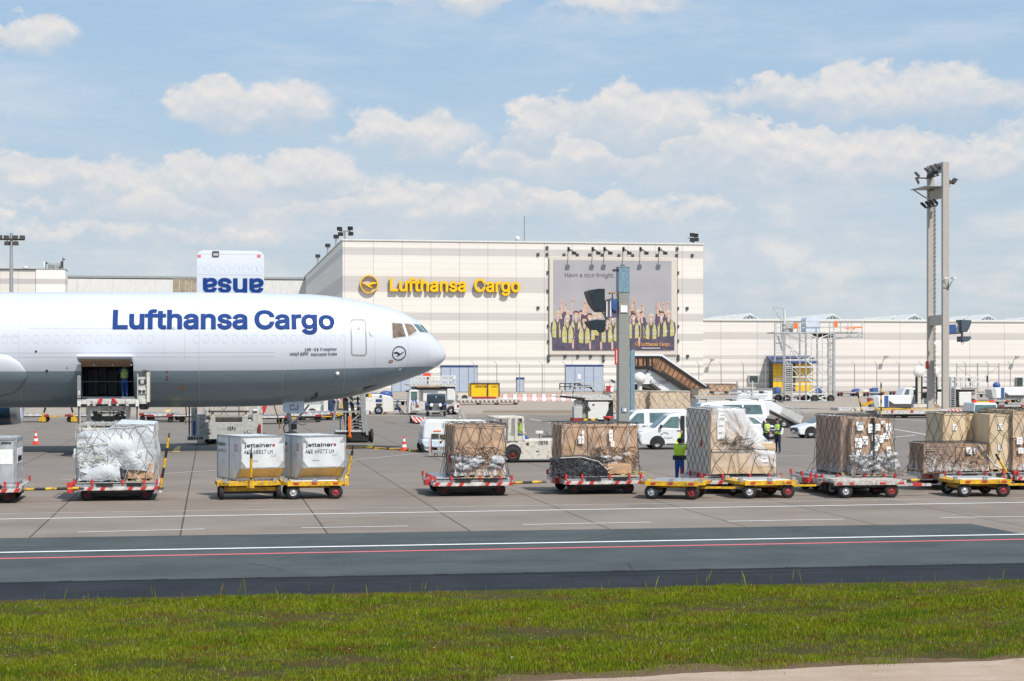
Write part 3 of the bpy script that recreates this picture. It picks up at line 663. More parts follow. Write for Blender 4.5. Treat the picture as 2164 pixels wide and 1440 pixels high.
def pperson(cx, hy, d, arms, s=1., blond=False, dark=False):
    hw = 4.7*s; lean = rp.uniform(-1.5, 1.5)
    def sh(y): return min(740.5, hy+y*s)
    def P(lst): return [(cx+a*s+lean*(b/40.), sh(b)) for a, b in lst]
    pol(P([(-10, 80), (-10.5, 44), (-13, 30), (-12, 17), (-4, 10), (4, 10), (12, 17), (13.5, 30), (10.5, 44), (10, 80), (2.5, 80), (0, 62), (-2.5, 80)]), 'pdark', d+.1)
    vm = 'pdark' if dark else 'pvest'; b0 = rp.uniform(38, 44); o_ = rp.uniform(.8, 3.2)
    for sx in (-1, 1):
        pol([(cx+sx*a*s+lean*(b/40.), sh(b)) for a, b in ((9.8, b0), (10.6, 28), (8.5, 15), (4.5, 11), (o_, 22), (o_+.4, b0+1.5))][::sx], vm, d+.3)
        pol([(cx+sx*a*s+lean*(b/40.), sh(b)) for a, b in ((10., b0-8), (10.2, b0-11), (o_+.2, b0-10), (o_+.2, b0-7))][::sx], 'pband', d+.4)
        pol([(cx+sx*a*s+lean*(b/40.), sh(b)) for a, b in ((8.6, 26), (8., 15.5), (6.2, 14.5), (6.4, 26))][::sx], 'pband', d+.4)
    pol(P([(-2.6, 12), (-2.2, 5), (2.2, 5), (2.6, 12), (0, 17)]), 'pskin', d+.5)
    cxh = cx+rp.uniform(-1, 1)
    pol([(cxh+hw*math.cos(t_)*(1-.12*math.sin(t_)), sh(0)+hw*1.32*math.sin(t_)) for t_ in [i*math.pi/8 for i in range(16)]], 'pskin', d+.6)
    hr = 'pband' if blond else 'phair'
    pol([(cxh-hw*1.08, sh(0)), (cxh-hw*1.0, sh(-4.5)), (cxh-hw*.35, sh(-7.2)), (cxh+hw*.5, sh(-7.)), (cxh+hw*1.04, sh(-4)), (cxh+hw*1.08, sh(0)), (cxh+hw*.75, sh(-3.2)), (cxh-hw*.5, sh(-3.8))], hr, d+.7)
    if blond: pol([(cxh-hw*1.1, sh(-3)), (cxh-hw*1.25, sh(6)), (cxh-hw*.8, sh(7))], hr, d+.55)
    pol([(cxh-1.7*s, sh(3)), (cxh+1.7*s, sh(3)), (cxh+1.*s, sh(4.3)), (cxh-1.*s, sh(4.3))], 'paper', d+.8)
    for sx in (-1, 1): pol([(cxh+sx*1.9*s-.55, sh(-1.1)), (cxh+sx*1.9*s+.55, sh(-1.1)), (cxh+sx*1.9*s+.45, sh(-.2)), (cxh+sx*1.9*s-.45, sh(-.2))], 'phair', d+.8)
    for sx, up in arms:
        a = cx+sx*10.5*s
        if up:
            ex = a+sx*rp.uniform(-3, 5); ey = hy-rp.uniform(0, 6); tx_ = ex+rp.uniform(-6, 6); ty = hy-rp.uniform(17, 27)
            pol([(a-3*s, hy+20*s), (ex-2.7*s, ey), (ex+2.7*s, ey), (a+3*s, hy+17*s)], 'pdark', d+.2)
            pol([(ex-2.3*s, ey+1), (tx_-1.5*s, ty), (tx_+1.5*s, ty), (ex+2.3*s, ey+1)], 'pskin', d+.25)
            for fi in range(5):
                fa = R(-90+(fi-2)*17+(tx_-ex)*3); L_ = (4.8 if 0 < fi < 4 else 3.8)*s; pol([(tx_-.8*s, ty+.5), (tx_+L_*1.5*math.cos(fa)-.5*s, ty+L_*1.3*math.sin(fa)), (tx_+L_*1.5*math.cos(fa)+.5*s, ty+L_*1.3*math.sin(fa)), (tx_+.8*s, ty+.5)], 'pskin', d+.26)
        else:
            pol([(a-2.4*s, sh(17)), (a-3*s, sh(40)), (a+2.3*s, sh(40)), (a+2.4*s, sh(17))], 'pdark', d+.2)
            pol([(a-2*s, sh(38)), (a-1.8*s, sh(52)), (a, sh(57)), (a+1.8*s, sh(52)), (a+1.8*s, sh(38))], 'pskin', d+.3)
for cx, hy, d, arms, bl in [(1228, 664, 1, ((1, 1),), False), (1257, 668, 1, ((-1, 1),), True), (1310, 668, 1, ((1, 1),), False), (1350, 662, 1, ((-1, 1),), True), (1391, 664, 1, ((1, 1),), False), (1200, 664, 1.1, ((-1, 1),), True),
                            (1178, 664, 2, ((1, 1),), True), (1217, 665, 2, ((1, 1), (-1, 1)), False), (1247, 670, 2, ((-1, 1),), False), (1268, 666, 2, ((1, 1),), True), (1296, 671, 2, ((1, 1),), False), (1325, 666, 2, ((1, 1),), False),
                            (1357, 666, 2, ((-1, 1),), False), (1398, 666, 2, ((1, 1), (-1, 1)), False), (1413, 664, 1.8, ((-1, 1),), True), (1199, 675, 3.2, ((-1, 1), (1, 0)), True), (1235, 678, 3.2, ((1, 0),), False),
                            (1282, 680, 3.2, ((1, 0), (-1, 0)), False), (1339, 670, 3.2, ((-1, 1), (1, 0)), False), (1376, 671, 3.2, ((-1, 1), (1, 1)), True), (1308, 677, 3.2, ((1, 1),), False)]:
    pperson(cx, hy, d, arms, 1.12, bl)
e.build('printed_crowd', ps)
sx = (H.x(1419)-H.x(1170))/249
e = MB(); cc = q(1346, 727.5); emblem('printed_emblem', ps, cc, 4.6*sx, 'porange', -.2, -.16, ring=.14, n=24)
a = q(1194, 586); text('Have a nice freight.', 8.6*sx, 'slate', ps, (a[0], -.08, a[1]), width=q(1298, 586)[0]-a[0], ext=.01, bold=.012)
a = q(1355, 731); text('Lufthansa Cargo', 6.4*sx, 'porange', ps, (a[0], -.2, a[1]), width=q(1414, 731)[0]-a[0], ext=.01, bold=.02)
a = q(1356, 737.5); text('Networking the world.', 3.2*sx, 'paper', ps, (a[0], -.2, a[1]), width=q(1395, 731)[0]-a[0], ext=.01, bold=.015)
# wall floodlights above the poster
lab = ['first', 'second', 'third', 'fourth', 'fifth', 'sixth']
for i, px in enumerate((1201.5, 1252.5, 1277.5, 1317.5, 1353.5, 1393)):
    x0 = H.x(px); z0 = H.z(527.5, x0)
    if i == 0:
        o = thing('wall_floodlight', tuple(H.w(x0, 0, z0)), '', 'floodlight', 'floodlights above the poster'); o.rotation_euler.z = YAW
        e = MB(); e.cyl((0, 0, 0), (.5, -2.2, -.55), .09, 'black', 6); e.cyl((0, 0, .35), (.3, -1.5, -.3), .05, 'black', 6); e.box(-.2, .2, -.12, 0, -.3, .45, 'black'); e.build('arm', o)
        e = MB(); e.cb((.6, -2.3, -.85), (.8, .45, .55), 'black'); e.build('lamp_head', o, bevel=.04)
        e = MB(); e.cb((.6, -2.2, -1.14), (.66, .35, .04), 'paper'); e.build('lamp_glass', o); w0 = o
    else: o = copy_tree(w0); o.location = tuple(H.w(x0, 0, z0))
    o['label'] = f'black wall floodlight above the poster, {lab[i]} of six from the left'
def lampcluster(loc, hs, rz, heads, label, grp, s=1., dark='black'):
    o = thing('roof_floodlight', loc, label, 'floodlight', grp); o.rotation_euler.z = rz
    e = MB(); e.cyl((0, 0, 0), (0, 0, hs), .16*s, 'steel', 8); 
    if len(heads) > 1: e.bar((-1.1*s, 0, hs), (1.1*s, 0, hs), .12*s, dark)
    e.build('post', o)
    for hx, hz, tl in heads:
        e = MB(); e.cb((hx*s, -.2*s, hs+hz*s), (.9*s, .5*s, .7*s), dark, tl); e.cyl((hx*s*.8, 0, hs), (hx*s, -.1*s, hs+hz*s), .06*s, dark, 6)
        e.build('lamp_head', o, bevel=.05)
    return o
lampcluster(tuple(H.w(H.x(730), 1.5, HT)), 1.9, YAW, [(-1, .4, .5), (1, .5, -.5), (1.1, -.5, -.3), (-.8, -.6, .5)], 'four dark floodlights on a short post at the hall roof left corner', 'floodlights on the hall roof')
lampcluster(tuple(H.w(H.x(1469), 1.5, HT)), 1.4, YAW, [(-.2, .6, .3), (.5, .5, -.5), (-.2, -.4, .1), (.6, -.3, 0)], 'dark floodlight cluster at the hall roof right corner', 'floodlights on the hall roof')
for i, d_ in enumerate((22, 48, 84)):
    lampcluster(tuple(H.w(.3, d_, HT)), 1.9, YAW, [(0, .4, .3)], ['nearest', 'middle', 'farthest'][i]+' single floodlight along the hall side roof edge', 'floodlights on the hall side roof edge', 1.1)
e = MB(); a = H.w(H.x(1116), 4, HT); e.cyl((0, 0, 0), (0, 0, 2.5), .12, 'steel', 6); e.cyl((0, 0, 2.5), (0, 0, 5.4), .05, 'dark', 6); e.box(-.3, .3, -.3, .3, 0, .3, 'steel')
tag(e.build('antenna', loc=a), 'thin whip antenna standing on the tall hall roof', 'antenna')
e = MB(); a = H.w(H.x(1097), 2, HT); e.sphere((0, 0, .9), .5, 'white'); e.cyl((0, 0, 0), (0, 0, .7), .3, 'white', 8); tag(e.build('roof_vent', loc=a), 'small white domed vent on the tall hall roof', 'vent')
# low hall
LH = thing('low_cargo_hall', tuple(H.w(WX, 0, 0)), 'long low banded hall with glass skylight gables on its roof', 'building'); LH.rotation_euler.z = YAW
Z2 = H.z(677, H.x(1700)); Lx = H.x(2164)+60-WX
e = MB(); e.box(.02, Lx, .4, 90, 0, Z2, 'hallwall2'); w_ = e.build('wall', LH)
e = MB(); e.box(.02, Lx+.2, .15, .8, Z2-.15, Z2+.25, 'white'); e.box(.02, Lx, .9, 90, Z2+.02, Z2+.1, 'roofgrey'); e.build('roof', LH)
M['skyglass'] = mat('skylight_glass', (.12, .16, .19), .2)
for i, px in enumerate((1572, 1745, 1917, 2070, 2235)):
    x0 = H.x(px, 10)-WX
    for j, y in enumerate((6, 16, 26)):
        e = MB(); hw = 2.6; hz = 1.55
        e.prism([(x0-hw, Z2), (x0+hw, Z2), (x0, Z2+hz)], y, y+8, 'white')
        e.prism([(x0-hw+.5, Z2+.1), (x0+hw-.5, Z2+.1), (x0, Z2+hz-.25)], y-.06, y+.02, 'skyglass')
        for k in (-1.2, 0, 1.2): e.bar((x0+k, y-.1, Z2+.1), (x0, y-.1, Z2+hz-.2), .1, 'white')
        e.build('skylight', LH)
# blurred small wall details of the low hall
def lhb(name, px0, py0, px1, py1, m, y0=-.1, y1=.4):
    e = MB(); a = H.p(px0, py1, y0); b_ = H.p(px1, py0, y0); e.box(a[0]-WX, b_[0]-WX, y0, y1, a[2], b_[2], m); return e.build(name, LH)
wo_ = lhb('window', 1582, 793, 1604, 811, 'lightgrey'); 
e = MB(); a = H.p(1584, 809, -.14); b_ = H.p(1602, 795, -.14); e.box(a[0]-WX, b_[0]-WX, -.14, -.08, a[2], b_[2], 'glass'); e.build('pane', wo_)
wo_ = lhb('window', 2148, 798, 2162, 817, 'grey'); e = MB(); a = H.p(2149, 816, -.14); b_ = H.p(2161, 799, -.14); e.box(a[0]-WX, b_[0]-WX, -.14, -.08, a[2], b_[2], 'glass'); e.build('pane', wo_)
for px, py in ((1502, 766), (1869, 760), (2145, 760)):
    e = MB(); a = H.p(px, py, 0); e.bar((a[0]-WX, .4, a[2]), (a[0]-WX, -1, a[2]+.3), .12, 'grey'); e.cb((a[0]-WX, -1, a[2]+.5), (.7, .5, .4), 'grey'); e.build('wall_lamp', LH)
# yellow dock gate with canopy
GF = Fr(1630, 830, Y=H.w(H.x(1630), -2.5).y)
gt = thing('yellow_dock_gate', GF, 'yellow dock gate under a dark canopy behind the scaffold tower', 'gate')
e = MB(); GF.pb(e, 1633, 756, 1718, 829, 0, 2.2, 'dark'); e.build('frame', gt)
for a, b_ in ((1634, 1661), (1681, 1717)):
    e = MB(); GF.pb(e, a, 768, b_, 801, -.12, 0, 'yellow2'); GF.pb(e, a, 802, b_, 806, -.08, 0, 'grey'); GF.pb(e, a, 807, b_, 827, -.12, 0, 'yellow2')
    for k in (.33, .66): GF.pl(e, a+(b_-a)*k, 768, a+(b_-a)*k, 827, -.14, .06, 'yellow')
    e.build('door', gt)
e = MB(); x0, _, z1 = GF.p(1627, 752, 0); x1 = GF.x(1722); e.prismx([(2.4, z1), (-2.2, z1-1.2), (-2.2, z1-1.5), (2.4, z1-.4)], x0, x1, 'navyp'); e.build('canopy', gt)

# distant buildings on the left
FB = Fr(142, 0, Y=455)
M['farwall'] = mat('far_hall_corrugated_wall', (.66, .66, .64), .6, var=.08, scale=.4, stretch=(6, 1, .5), dirt=((.45, .43, .38), .3, .2))
M['fargold'] = mat('far_hall_brownish_glazing', (.34, .28, .2), .4, var=.35, scale=.3)
o = thing('long_grey_hall', FB, 'long pale grey corrugated hall behind the aircraft', 'building')
e = MB(); FB.pb(e, 60, 588, 800, 640, 0, 40, 'farwall'); v0 = FB.z(588, 0); e.box(FB.x(60), FB.x(800), 0, 40, 0, v0-8, 'farwall'); e.build('wall', o)
e = MB(); FB.pb(e, 60, 586.5, 800, 588, -.2, 40, 'grey'); 
for px in range(150, 650, 37): FB.pb(e, px, 585.5, px+4, 587, 0, .8, 'grey')
e.build('roof', o)
for a, b_ in ((366, 379), (380.5, 392), (393.5, 405), (406.5, 418)):
    e = MB(); FB.pb(e, a, 589, b_, 640, -.15, .1, 'fargold'); e.build('window', o)
LB = Fr(0, 0, Y=395)
M['lbwall'] = tri_mat('left_hall_cladding', f_hall([(LB.z(600, 0), LB.z(589, 0))], (.69, .66, .61), (.47, .45, .45), 3.9))
o = thing('white_cornered_hall', LB, 'banded hall with a brighter white corner block at the left edge', 'building')
e = MB(); e.box(LB.x(-420), LB.x(76), 0, 6, 0, LB.z(570, 0), 'lbwall'); e.build('wall', o)
M['lbwhite'] = tri_mat('corner_block_render', f_hall([(LB.z(600, 0), LB.z(589, 0))], (.8, .79, .75), (.52, .5, .46), 30.))
e = MB(); e.box(LB.x(76)+.02, LB.x(138), -.3, 6, 0, LB.z(569.5, 6), 'lbwhite'); e.build('corner_block', o)
e = MB(); e.box(LB.x(-420), LB.x(138)+.1, -.4, 6.2, LB.z(569.5, 6)+.02, LB.z(568, 6), 'grey'); e.build('roof', o)
zt = LB.z(568.3, 5)
for a, b_, tp, m, nm, lb_ in ((48, 60, 565.5, 'white', 'roof_vent', 'squat round vent on the left hall roof'), (101, 112, 559, 'grey', 'air_handler', 'grey air handling box on the left hall roof'), (113.5, 130, 559, 'lightgrey', 'air_handler', 'pale air handling box beside the roof mast')):
    e = MB(); x0, x1 = LB.x(a, 4), LB.x(b_, 4)
    if nm == 'roof_vent': e.lathe([((x1-x0)/2*k, h_) for k, h_ in ((.8, 0), (.8, .3), (1, .35), (1, .6), (.6, .75), (.01, .8))], ((x0+x1)/2, 4, zt), m, 'z', 16)
    else:
        e.box(x0, x1, 4, 7, zt, LB.z(tp, x0, 4), m)
        for k in range(5): e.box(x0+.1, x1-.1, 3.95, 4, zt+.2+k*.3, zt+.32+k*.3, 'grey')
    oo = e.build(nm); oo.location = (LB.X, LB.Y, 0); oo.rotation_euler.z = YAW; tag(oo, lb_, 'vent' if nm == 'roof_vent' else 'air handler')
for px, tp, lb_ in ((97, 552, 'short mast with white equipment on the left hall roof'), (133, 544, 'dark aerial mast at the corner of the left hall roof')):
    e = MB(); x0 = LB.x(px, 3); z1 = LB.z(tp, x0, 3); e.cyl((x0, 3, zt), (x0, 3, z1), .1, 'dark', 6); e.cb((x0-.3, 3, zt+1.2), (.4, .4, 1.4), 'white' if px < 100 else 'dark')
    e.cb((x0+.2, 3, z1-.5), (.5, .3, .3), 'dark'); oo = e.build('roof_mast'); oo.location = (LB.X, LB.Y, 0); oo.rotation_euler.z = YAW; tag(oo, lb_, 'mast')
# floodlight mast behind the aircraft, left edge
FM = Fr(24, 0, Y=250)
o = thing('floodlight_mast', FM, 'slim grey mast with ten floodlights above the aircraft tail side', 'floodlight mast')
ht = FM.z(493, 0); e = MB(); e.cyl((0, 0, 0), (0, 0, ht), .42, 'steel', 12, r2=.2); e.build('pole', o)
e = MB(); zc = FM.z(506.5, 0); e.bar((FM.x(-6), 0, zc), (FM.x(52), 0, zc), .22, 'dark'); e.bar((0, -1.6, zc), (0, 1.6, zc), .2, 'dark'); e.build('crossbar', o)
for px, py in ((-1, 502), (13.5, 502.5), (32.5, 502.5), (47, 502.5), (15, 515), (33.5, 515)):
    x0, _, z0 = FM.p(px, py, 0); e = MB(); e.prism([(x0-.38*1.0, z0-.25), (x0+.38, z0-.25), (x0+.34, z0+.3), (x0-.34, z0+.3)], -.3, .3, 'dark'); e.cyl((x0, .1, z0), (x0, .1, zc), .06, 'dark', 5); e.build('lamp_head', o, bevel=.03)
# ---------------------------------------------------------------- the freighter aircraft
A = Fr(500, 0, Y=94.5)
prof = [(-1300, 618, 862), (-400, 618, 862), (0, 618, 862), (400, 618, 861), (520, 619, 859.5), (580, 620, 857.5), (650, 622, 851.5), (690, 625, 847), (725.6, 630, 842), (760, 636.2, 834.5), (789.6, 642.6, 826.5), (820, 650.5, 816.5),
        (851.7, 661.5, 805.5), (877, 675.5, 796.5), (890, 686, 791.5), (906, 701.5, 784.5), (914, 710.5, 780.5), (925, 722, 774), (934, 733, 766.5), (940, 743, 759), (943, 751, 752)]
PX_, PT_, PB_ = [], [], []
for a, t0, b0 in prof:
    x = A.x(a); PX_.append(x); PT_.append(A.z(t0, x)); PB_.append(A.z(b0, x))
def ip(x, ys): return float(np.interp(x, PX_, ys))
def fus(x):
    tz, bz = ip(x, PT_), ip(x, PB_); h = (tz-bz)/2
    wd = min(3.01, h*1.0+.0) if x < PX_[-1]-.01 else 0
    f = h/3.01; wd = 3.01*min(1, f**.92)
    return (tz+bz)/2, h, wd
def fpt(x, th, off=0.):
    c, h, wd = fus(x); return Vector((x, -(wd+off)*math.cos(th), c+(h+off)*math.sin(th)))
def onf(px, py, off=.02):
    y = -3.
    for _ in range(12):
        x = A.x(px, y); z = A.z(py, x, y); c, h, wd = fus(x); s = max(-.999, min(.999, (z-c)/h)); y = -wd*math.sqrt(1-s*s)
    x = A.x(px, y); th = math.asin(s); return fpt(x, th, off), x, th
air = thing('freighter_aircraft', A, 'white and grey wide-body freighter with blue lettering and open hatch', 'aircraft')
(hp1, hx0, ht1), (hp2, hx1, hb1) = onf(171.5, 767, 0), onf(284, 841, 0)
tht, thb = onf(228, 767, 0)[2], onf(228, 841, 0)[2]
xs = sorted(set([PX_[0], -40, -30, -22]+[hx0, hx1]+list(np.linspace(hx0-8, hx0-.6, 7))+list(np.linspace(hx0+.7, hx1-.7, 4))+list(np.linspace(hx1+.7, A.x(560), 12))+list(np.linspace(A.x(570), A.x(925), 60))+[A.x(p) for p in (929, 932, 935, 937.5, 939.5, 941, 942.2, 942.9)]))
ths = sorted(set([round(-math.pi/2+i*2*math.pi/72, 5) for i in range(72)]+[tht, thb]))
ths = [a for a in ths if not (0 < abs(a-tht) < .03 or 0 < abs(a-thb) < .03)]
def f_fus(k, p):
    oc = k.node('ShaderNodeTexCoord').outputs['Object']; x, y, z = k.sep(oc)
    crv = k.node('ShaderNodeMapRange'); crv.interpolation_type = 'SMOOTHSTEP'
    zl = k.ramp(x, A.x(560), A.x(930), A.z(783, A.x(560), -3), A.z(774.2, A.x(905), -1.8), smooth=False)
    zl = k.m('ADD', zl, k.ramp(x, A.x(0), A.x(560), A.z(785.5, A.x(0), -3)-A.z(783, A.x(560), -3), 0., smooth=False))
    low = k.m('MULTIPLY', k.m('LESS_THAN', z, zl), k.m('LESS_THAN', x, A.x(913)))
    n = k.noise(k.mapping(oc, scale=(.35, 1, 1.6)), .7, 7, .6); n2 = k.noise(k.mapping(oc, scale=(.25, .6, 3)), 2., 6, .6)
    wcol = k.mix(n, (.545, .58, .645), (.60, .63, .685)); wcol = k.mix(k.ramp(n2, .55, .8, 0., .15), wcol, (.5, .52, .55))
    gcol = k.mix(n, (.175, .235, .275), (.22, .28, .32)); gcol = k.mix(k.ramp(n2, .5, .75, 0., .4), gcol, (.12, .15, .17))
    k.put(p.inputs['Base Color'], k.mix(low, wcol, gcol)); p.inputs['Roughness'].default_value = .28
    p.inputs['Coat Weight'].default_value = .35; p.inputs['Coat Roughness'].default_value = .08
    b = k.node('ShaderNodeBump', i_Strength=.06, i_Distance=.05); k.put(b.inputs['Height'], k.noise(k.mapping(oc, scale=(.8, .8, 1.4)), 1.1, 3, .5)); k.put(p.inputs['Normal'], b.outputs[0])
M['fuse'] = tri_mat('fuselage_paint', f_fus)
M['faintline'] = mat('panel_line', (.36, .38, .41), .5); M['faint2'] = mat('faint_outline', (.47, .5, .55), .4)
b = MB(); nt = len(ths); V = [fpt(x, a) for x in xs for a in ths]; V.append(Vector((PX_[-1], 0, (PT_[-1]+PB_[-1])/2)))
F_ = []
for i in range(len(xs)-1):
    for j in range(nt):
        j2 = (j+1) % nt; xm = (xs[i]+xs[i+1])/2; tm = (ths[j]+(ths[j2] if j2 else ths[0]+2*math.pi))/2
        if hx0 < xm < hx1 and thb < tm < tht: continue
        F_.append((i*nt+j, (i+1)*nt+j, (i+1)*nt+j2, i*nt+j2))
L_ = (len(xs)-1)*nt
for j in range(nt): F_.append((L_+j, len(V)-1, L_+(j+1) % nt))
b.add(V, F_, 'fuse', True); fo = b.build('fuselage', air)
# faint panel lines and plugged window outlines
def strip(mb, pts, w_, m, closed=False):
    n = len(pts); P_ = [Vector(q) for q in pts]
    for i in range(n if closed else n-1):
        a, c = P_[i], P_[(i+1) % n]; d = (c-a)
        if d.length < 1e-5: continue
        d.normalize(); nn = Vector((0, a.y, a.z-5.3)).normalized(); s_ = d.cross(nn).normalized()*w_/2
        mb.poly([a-s_, c-s_, c+s_, a+s_], m)
def circ(px, py, m='faintline'):
    return
b = MB()
for px, t0, t1 in ((40, -70, 85), (347, -10, 85), (390, -10, 25), (421, -70, 85), (598, -62, -15), (730, -75, 80), (795, -70, 75), (868, -60, 60), (912, -70, 75)):
    x = A.x(px, -3); strip(b, [fpt(x, R(a), .006) for a in range(t0, t1+1, 5)], .014, 'faint2')
for a0, p0, p1 in ((20.5, 60, 730), (-7.5, 0, 590), (12, 0, 40), (-3.4, 0, 590), (-33, 0, 600), (56, 0, 300)):
    strip(b, [fpt(A.x(p, -3), R(a0), .006) for p in range(p0, p1+1, 20)], .012, 'faint2')
for px in list(range(10, 325, 22))+[int(415+i*20.6) for i in range(16)]:
    c = onf(px, 717)[0]; x, th = onf(px, 717)[1:]
    strip(b, [fpt(x+.15*math.cos(t_), th+.075*math.sin(t_), .006) for t_ in [i*math.pi/6 for i in range(12)]], .009, 'faint2', True)
for pts in ([(612, 783), (612, 838)], [(645, 783), (650, 800), (650, 840)]): strip(b, [onf(*q)[0] for q in pts], .012, 'faintline')
b.build('panel_lines', air)
# small round fittings and drains
for px, py, r, m in ((76, 743, .06, 'dark'), (99, 784, .07, 'dark'), (142, 777, .05, 'faintline'), (142, 790, .05, 'faintline'), (142, 803, .05, 'faintline'), (367, 694.5, .08, 'faintline'), (353, 785.5, .05, 'hubred'), (353, 797, .05, 'hubred'), (353, 803, .05, 'hubred'), (384, 818.5, .16, 'carddark'), (826, 764, .12, 'hubred'), (758, 694, .12, 'faintline')):
    b = MB(); p_, x, th = onf(px, py)
    b.poly([fpt(x+r*math.cos(t_), th+r*math.sin(t_)/3, .015) for t_ in [i*math.pi/8 for i in range(16)]], m); b.build('fitting', air)
b = MB(); p_, x, th = onf(826, 764); b.poly([fpt(x+.06*math.cos(t_), th+.06*math.sin(t_)/3, .02) for t_ in [i*math.pi/8 for i in range(16)]], 'lightgrey'); b.build('sensor', air)
p_ = onf(713, 789.5, .03)[0]; b = MB(); b.sphere(p_, .1, 'conewhite'); b.build('nose_light', air)
b = MB(); q = [onf(*z_)[0] for z_ in ((842, 780), (848, 777.5), (848.5, 781), (843, 783))]; b.poly(q, 'white'); b.build('probe_cover', air)
b = MB(); b.poly([onf(*z_)[0] for z_ in ((656, 842), (668, 829), (672, 830), (671, 839), (657, 844.5))], 'dark'); b.build('air_inlet', air); b = MB(); b.poly([onf(*z_)[0] for z_ in ((768, 819), (800, 812), (769, 823))], 'dark'); b.build('air_inlet', air)
# door, cockpit windows
def rring(mb, cs, w_, m): strip(mb, cs, w_, m, True)
def rrect(px0, py0, px1, py1, r, dx=0., off=.012):
    out = []
    for cx, cy, a0 in ((px1-r, py0+r, -90), (px1-r, py1-r, 0), (px0+r, py1-r, 90), (px0+r, py0+r, 180)):
        for a in (0, 30, 60, 90):
            qx = cx+r*math.cos(R(a0+a)); qy = cy+r*math.sin(R(a0+a)); out.append(onf(qx+dx*(qy-py0)/(py1-py0), qy, off)[0])
    res = []
    for i in range(len(out)):
        a, c = out[i], out[(i+1) % len(out)]
        res.append(a)
        if (c-a).length > .5:
            for k in range(1, 6):
                f = k/6; m_ = a.lerp(c, f); s = (m_.z-fus(m_.x)[0])/fus(m_.x)[1]; res.append(fpt(m_.x, math.asin(max(-1, min(1, s))), off))
    return res
b = MB(); rring(b, rrect(741, 676.5, 772, 751, 5, 2.), .07, 'grey'); b.build('crew_door', air)
b = MB(); p_, x, th = onf(757, 693.5); b.poly([fpt(x+.09*math.cos(t_), th+.03*math.sin(t_), .02) for t_ in [i*math.pi/8 for i in range(16)]], 'faintline'); b.build('door_window', air)
b = MB(); strip(b, [onf(*z_)[0] for z_ in ((781, 701), (781, 706), (785, 711), (788, 709))], .03, 'grey'); b.build('latch', air)
M['cockpit'] = mat('cockpit_glass', (.16, .12, .09), .08, var=.6, scale=1.6, stretch=(1, 1, .6)); M['cockpit2'] = mat('cockpit_windscreen', (.09, .17, .17), .1, var=.3)
def winpoly(name, pts, m, off=.012):
    e = MB(); P_ = []
    for i in range(len(pts)):
        a, c = pts[i], pts[(i+1) % len(pts)]
        for k in range(3): P_.append(onf(a[0]+(c[0]-a[0])*k/3, a[1]+(c[1]-a[1])*k/3, off)[0])
    cc = onf(sum(p[0] for p in pts)/len(pts), sum(p[1] for p in pts)/len(pts), off)[0]
    e.add([cc]+P_, [(0, 1+i, 1+(i+1) % len(P_)) for i in range(len(P_))], m); return e.build(name, air)
winpoly('window_surround', [(826.5, 680.5), (855, 682), (876, 683.5), (900, 689), (907, 705.5), (890, 704.5), (868, 711.5), (829, 716.5)], 'lightgrey', .008)
winpoly('cockpit_window', [(829, 683.5), (850, 684.5), (857.5, 711), (831, 714.5)], 'cockpit', .02)
winpoly('cockpit_window', [(855, 684.5), (871, 687), (881, 700), (864, 710.5)], 'cockpit', .02)
winpoly('windscreen', [(874, 685.5), (884, 686.5), (900, 703), (888, 702)], 'cockpit2', .02)
winpoly('windscreen', [(887, 687), (893, 689), (905, 703.5), (902, 703.5)], 'glass', .02)
# lettering wrapped on the skin
def ftext(body, px0, pyb, px1, pyt, m, bold=0., parent=air, name='lettering'):
    p0, x0, th0 = onf(px0, pyb); p1, x1, _ = onf(px1, pyb); tht_ = onf(px0, pyt)[2]
    h = (tht_-th0)*3.01; o = text(body, h, m, parent, bold=bold, name=name, width=x1-x0); o.rotation_euler = (0, 0, 0)
    bm = bmesh.new(); bm.from_mesh(o.data)
    ys = [v.co.y for v in bm.verts]; yy = min(ys)+.06
    while h > .3 and yy < max(ys):
        bmesh.ops.bisect_plane(bm, geom=bm.verts[:]+bm.edges[:]+bm.faces[:], plane_co=(0, yy, 0), plane_no=(0, 1, 0)); yy += .1
    xx = .1; mxx = max(v.co.x for v in bm.verts)
    while h > .3 and xx < mxx:
        bmesh.ops.bisect_plane(bm, geom=bm.verts[:]+bm.edges[:]+bm.faces[:], plane_co=(xx, 0, 0), plane_no=(1, 0, 0)); xx += .2
    for v in bm.verts: v.co = fpt(x0+v.co.x, th0+v.co.y/3.01, (.026 if h > .3 else .035)+v.co.z)
    bm.to_mesh(o.data); bm.free(); return o
ftext('Lufthansa', 238, 694.3, 523, 657.5, 'letterblue', .052); ftext('Cargo', 538, 694.3, 707.5, 658.3, 'letterblue', .052)
ftext('MD-11 Freighter', 645, 742, 712, 736.3, 'letterdark', .015); ftext('Namaste India', 658, 752, 712, 746.3, 'letterdark', .015)
try: ftext('नमस्ते इंडिया', 612, 752, 652, 746, 'letterdark', .01)
except Exception as ex: print('devanagari', ex)
p_, ex_, eth = onf(843.5, 747)
b = MB(); er = .355
strip(b, [fpt(ex_+er*math.cos(t_), eth+er*math.sin(t_)/fus(ex_)[1], .02) for t_ in [i*math.pi/20 for i in range(40)]], .045, 'letterdark', True)
for P in (CRB, CRW): b.poly([fpt(ex_-a*er*.9, eth+v_*er*.9/fus(ex_)[1], .02) for a, v_ in P], 'letterdark')
b.build('bird_emblem', air)
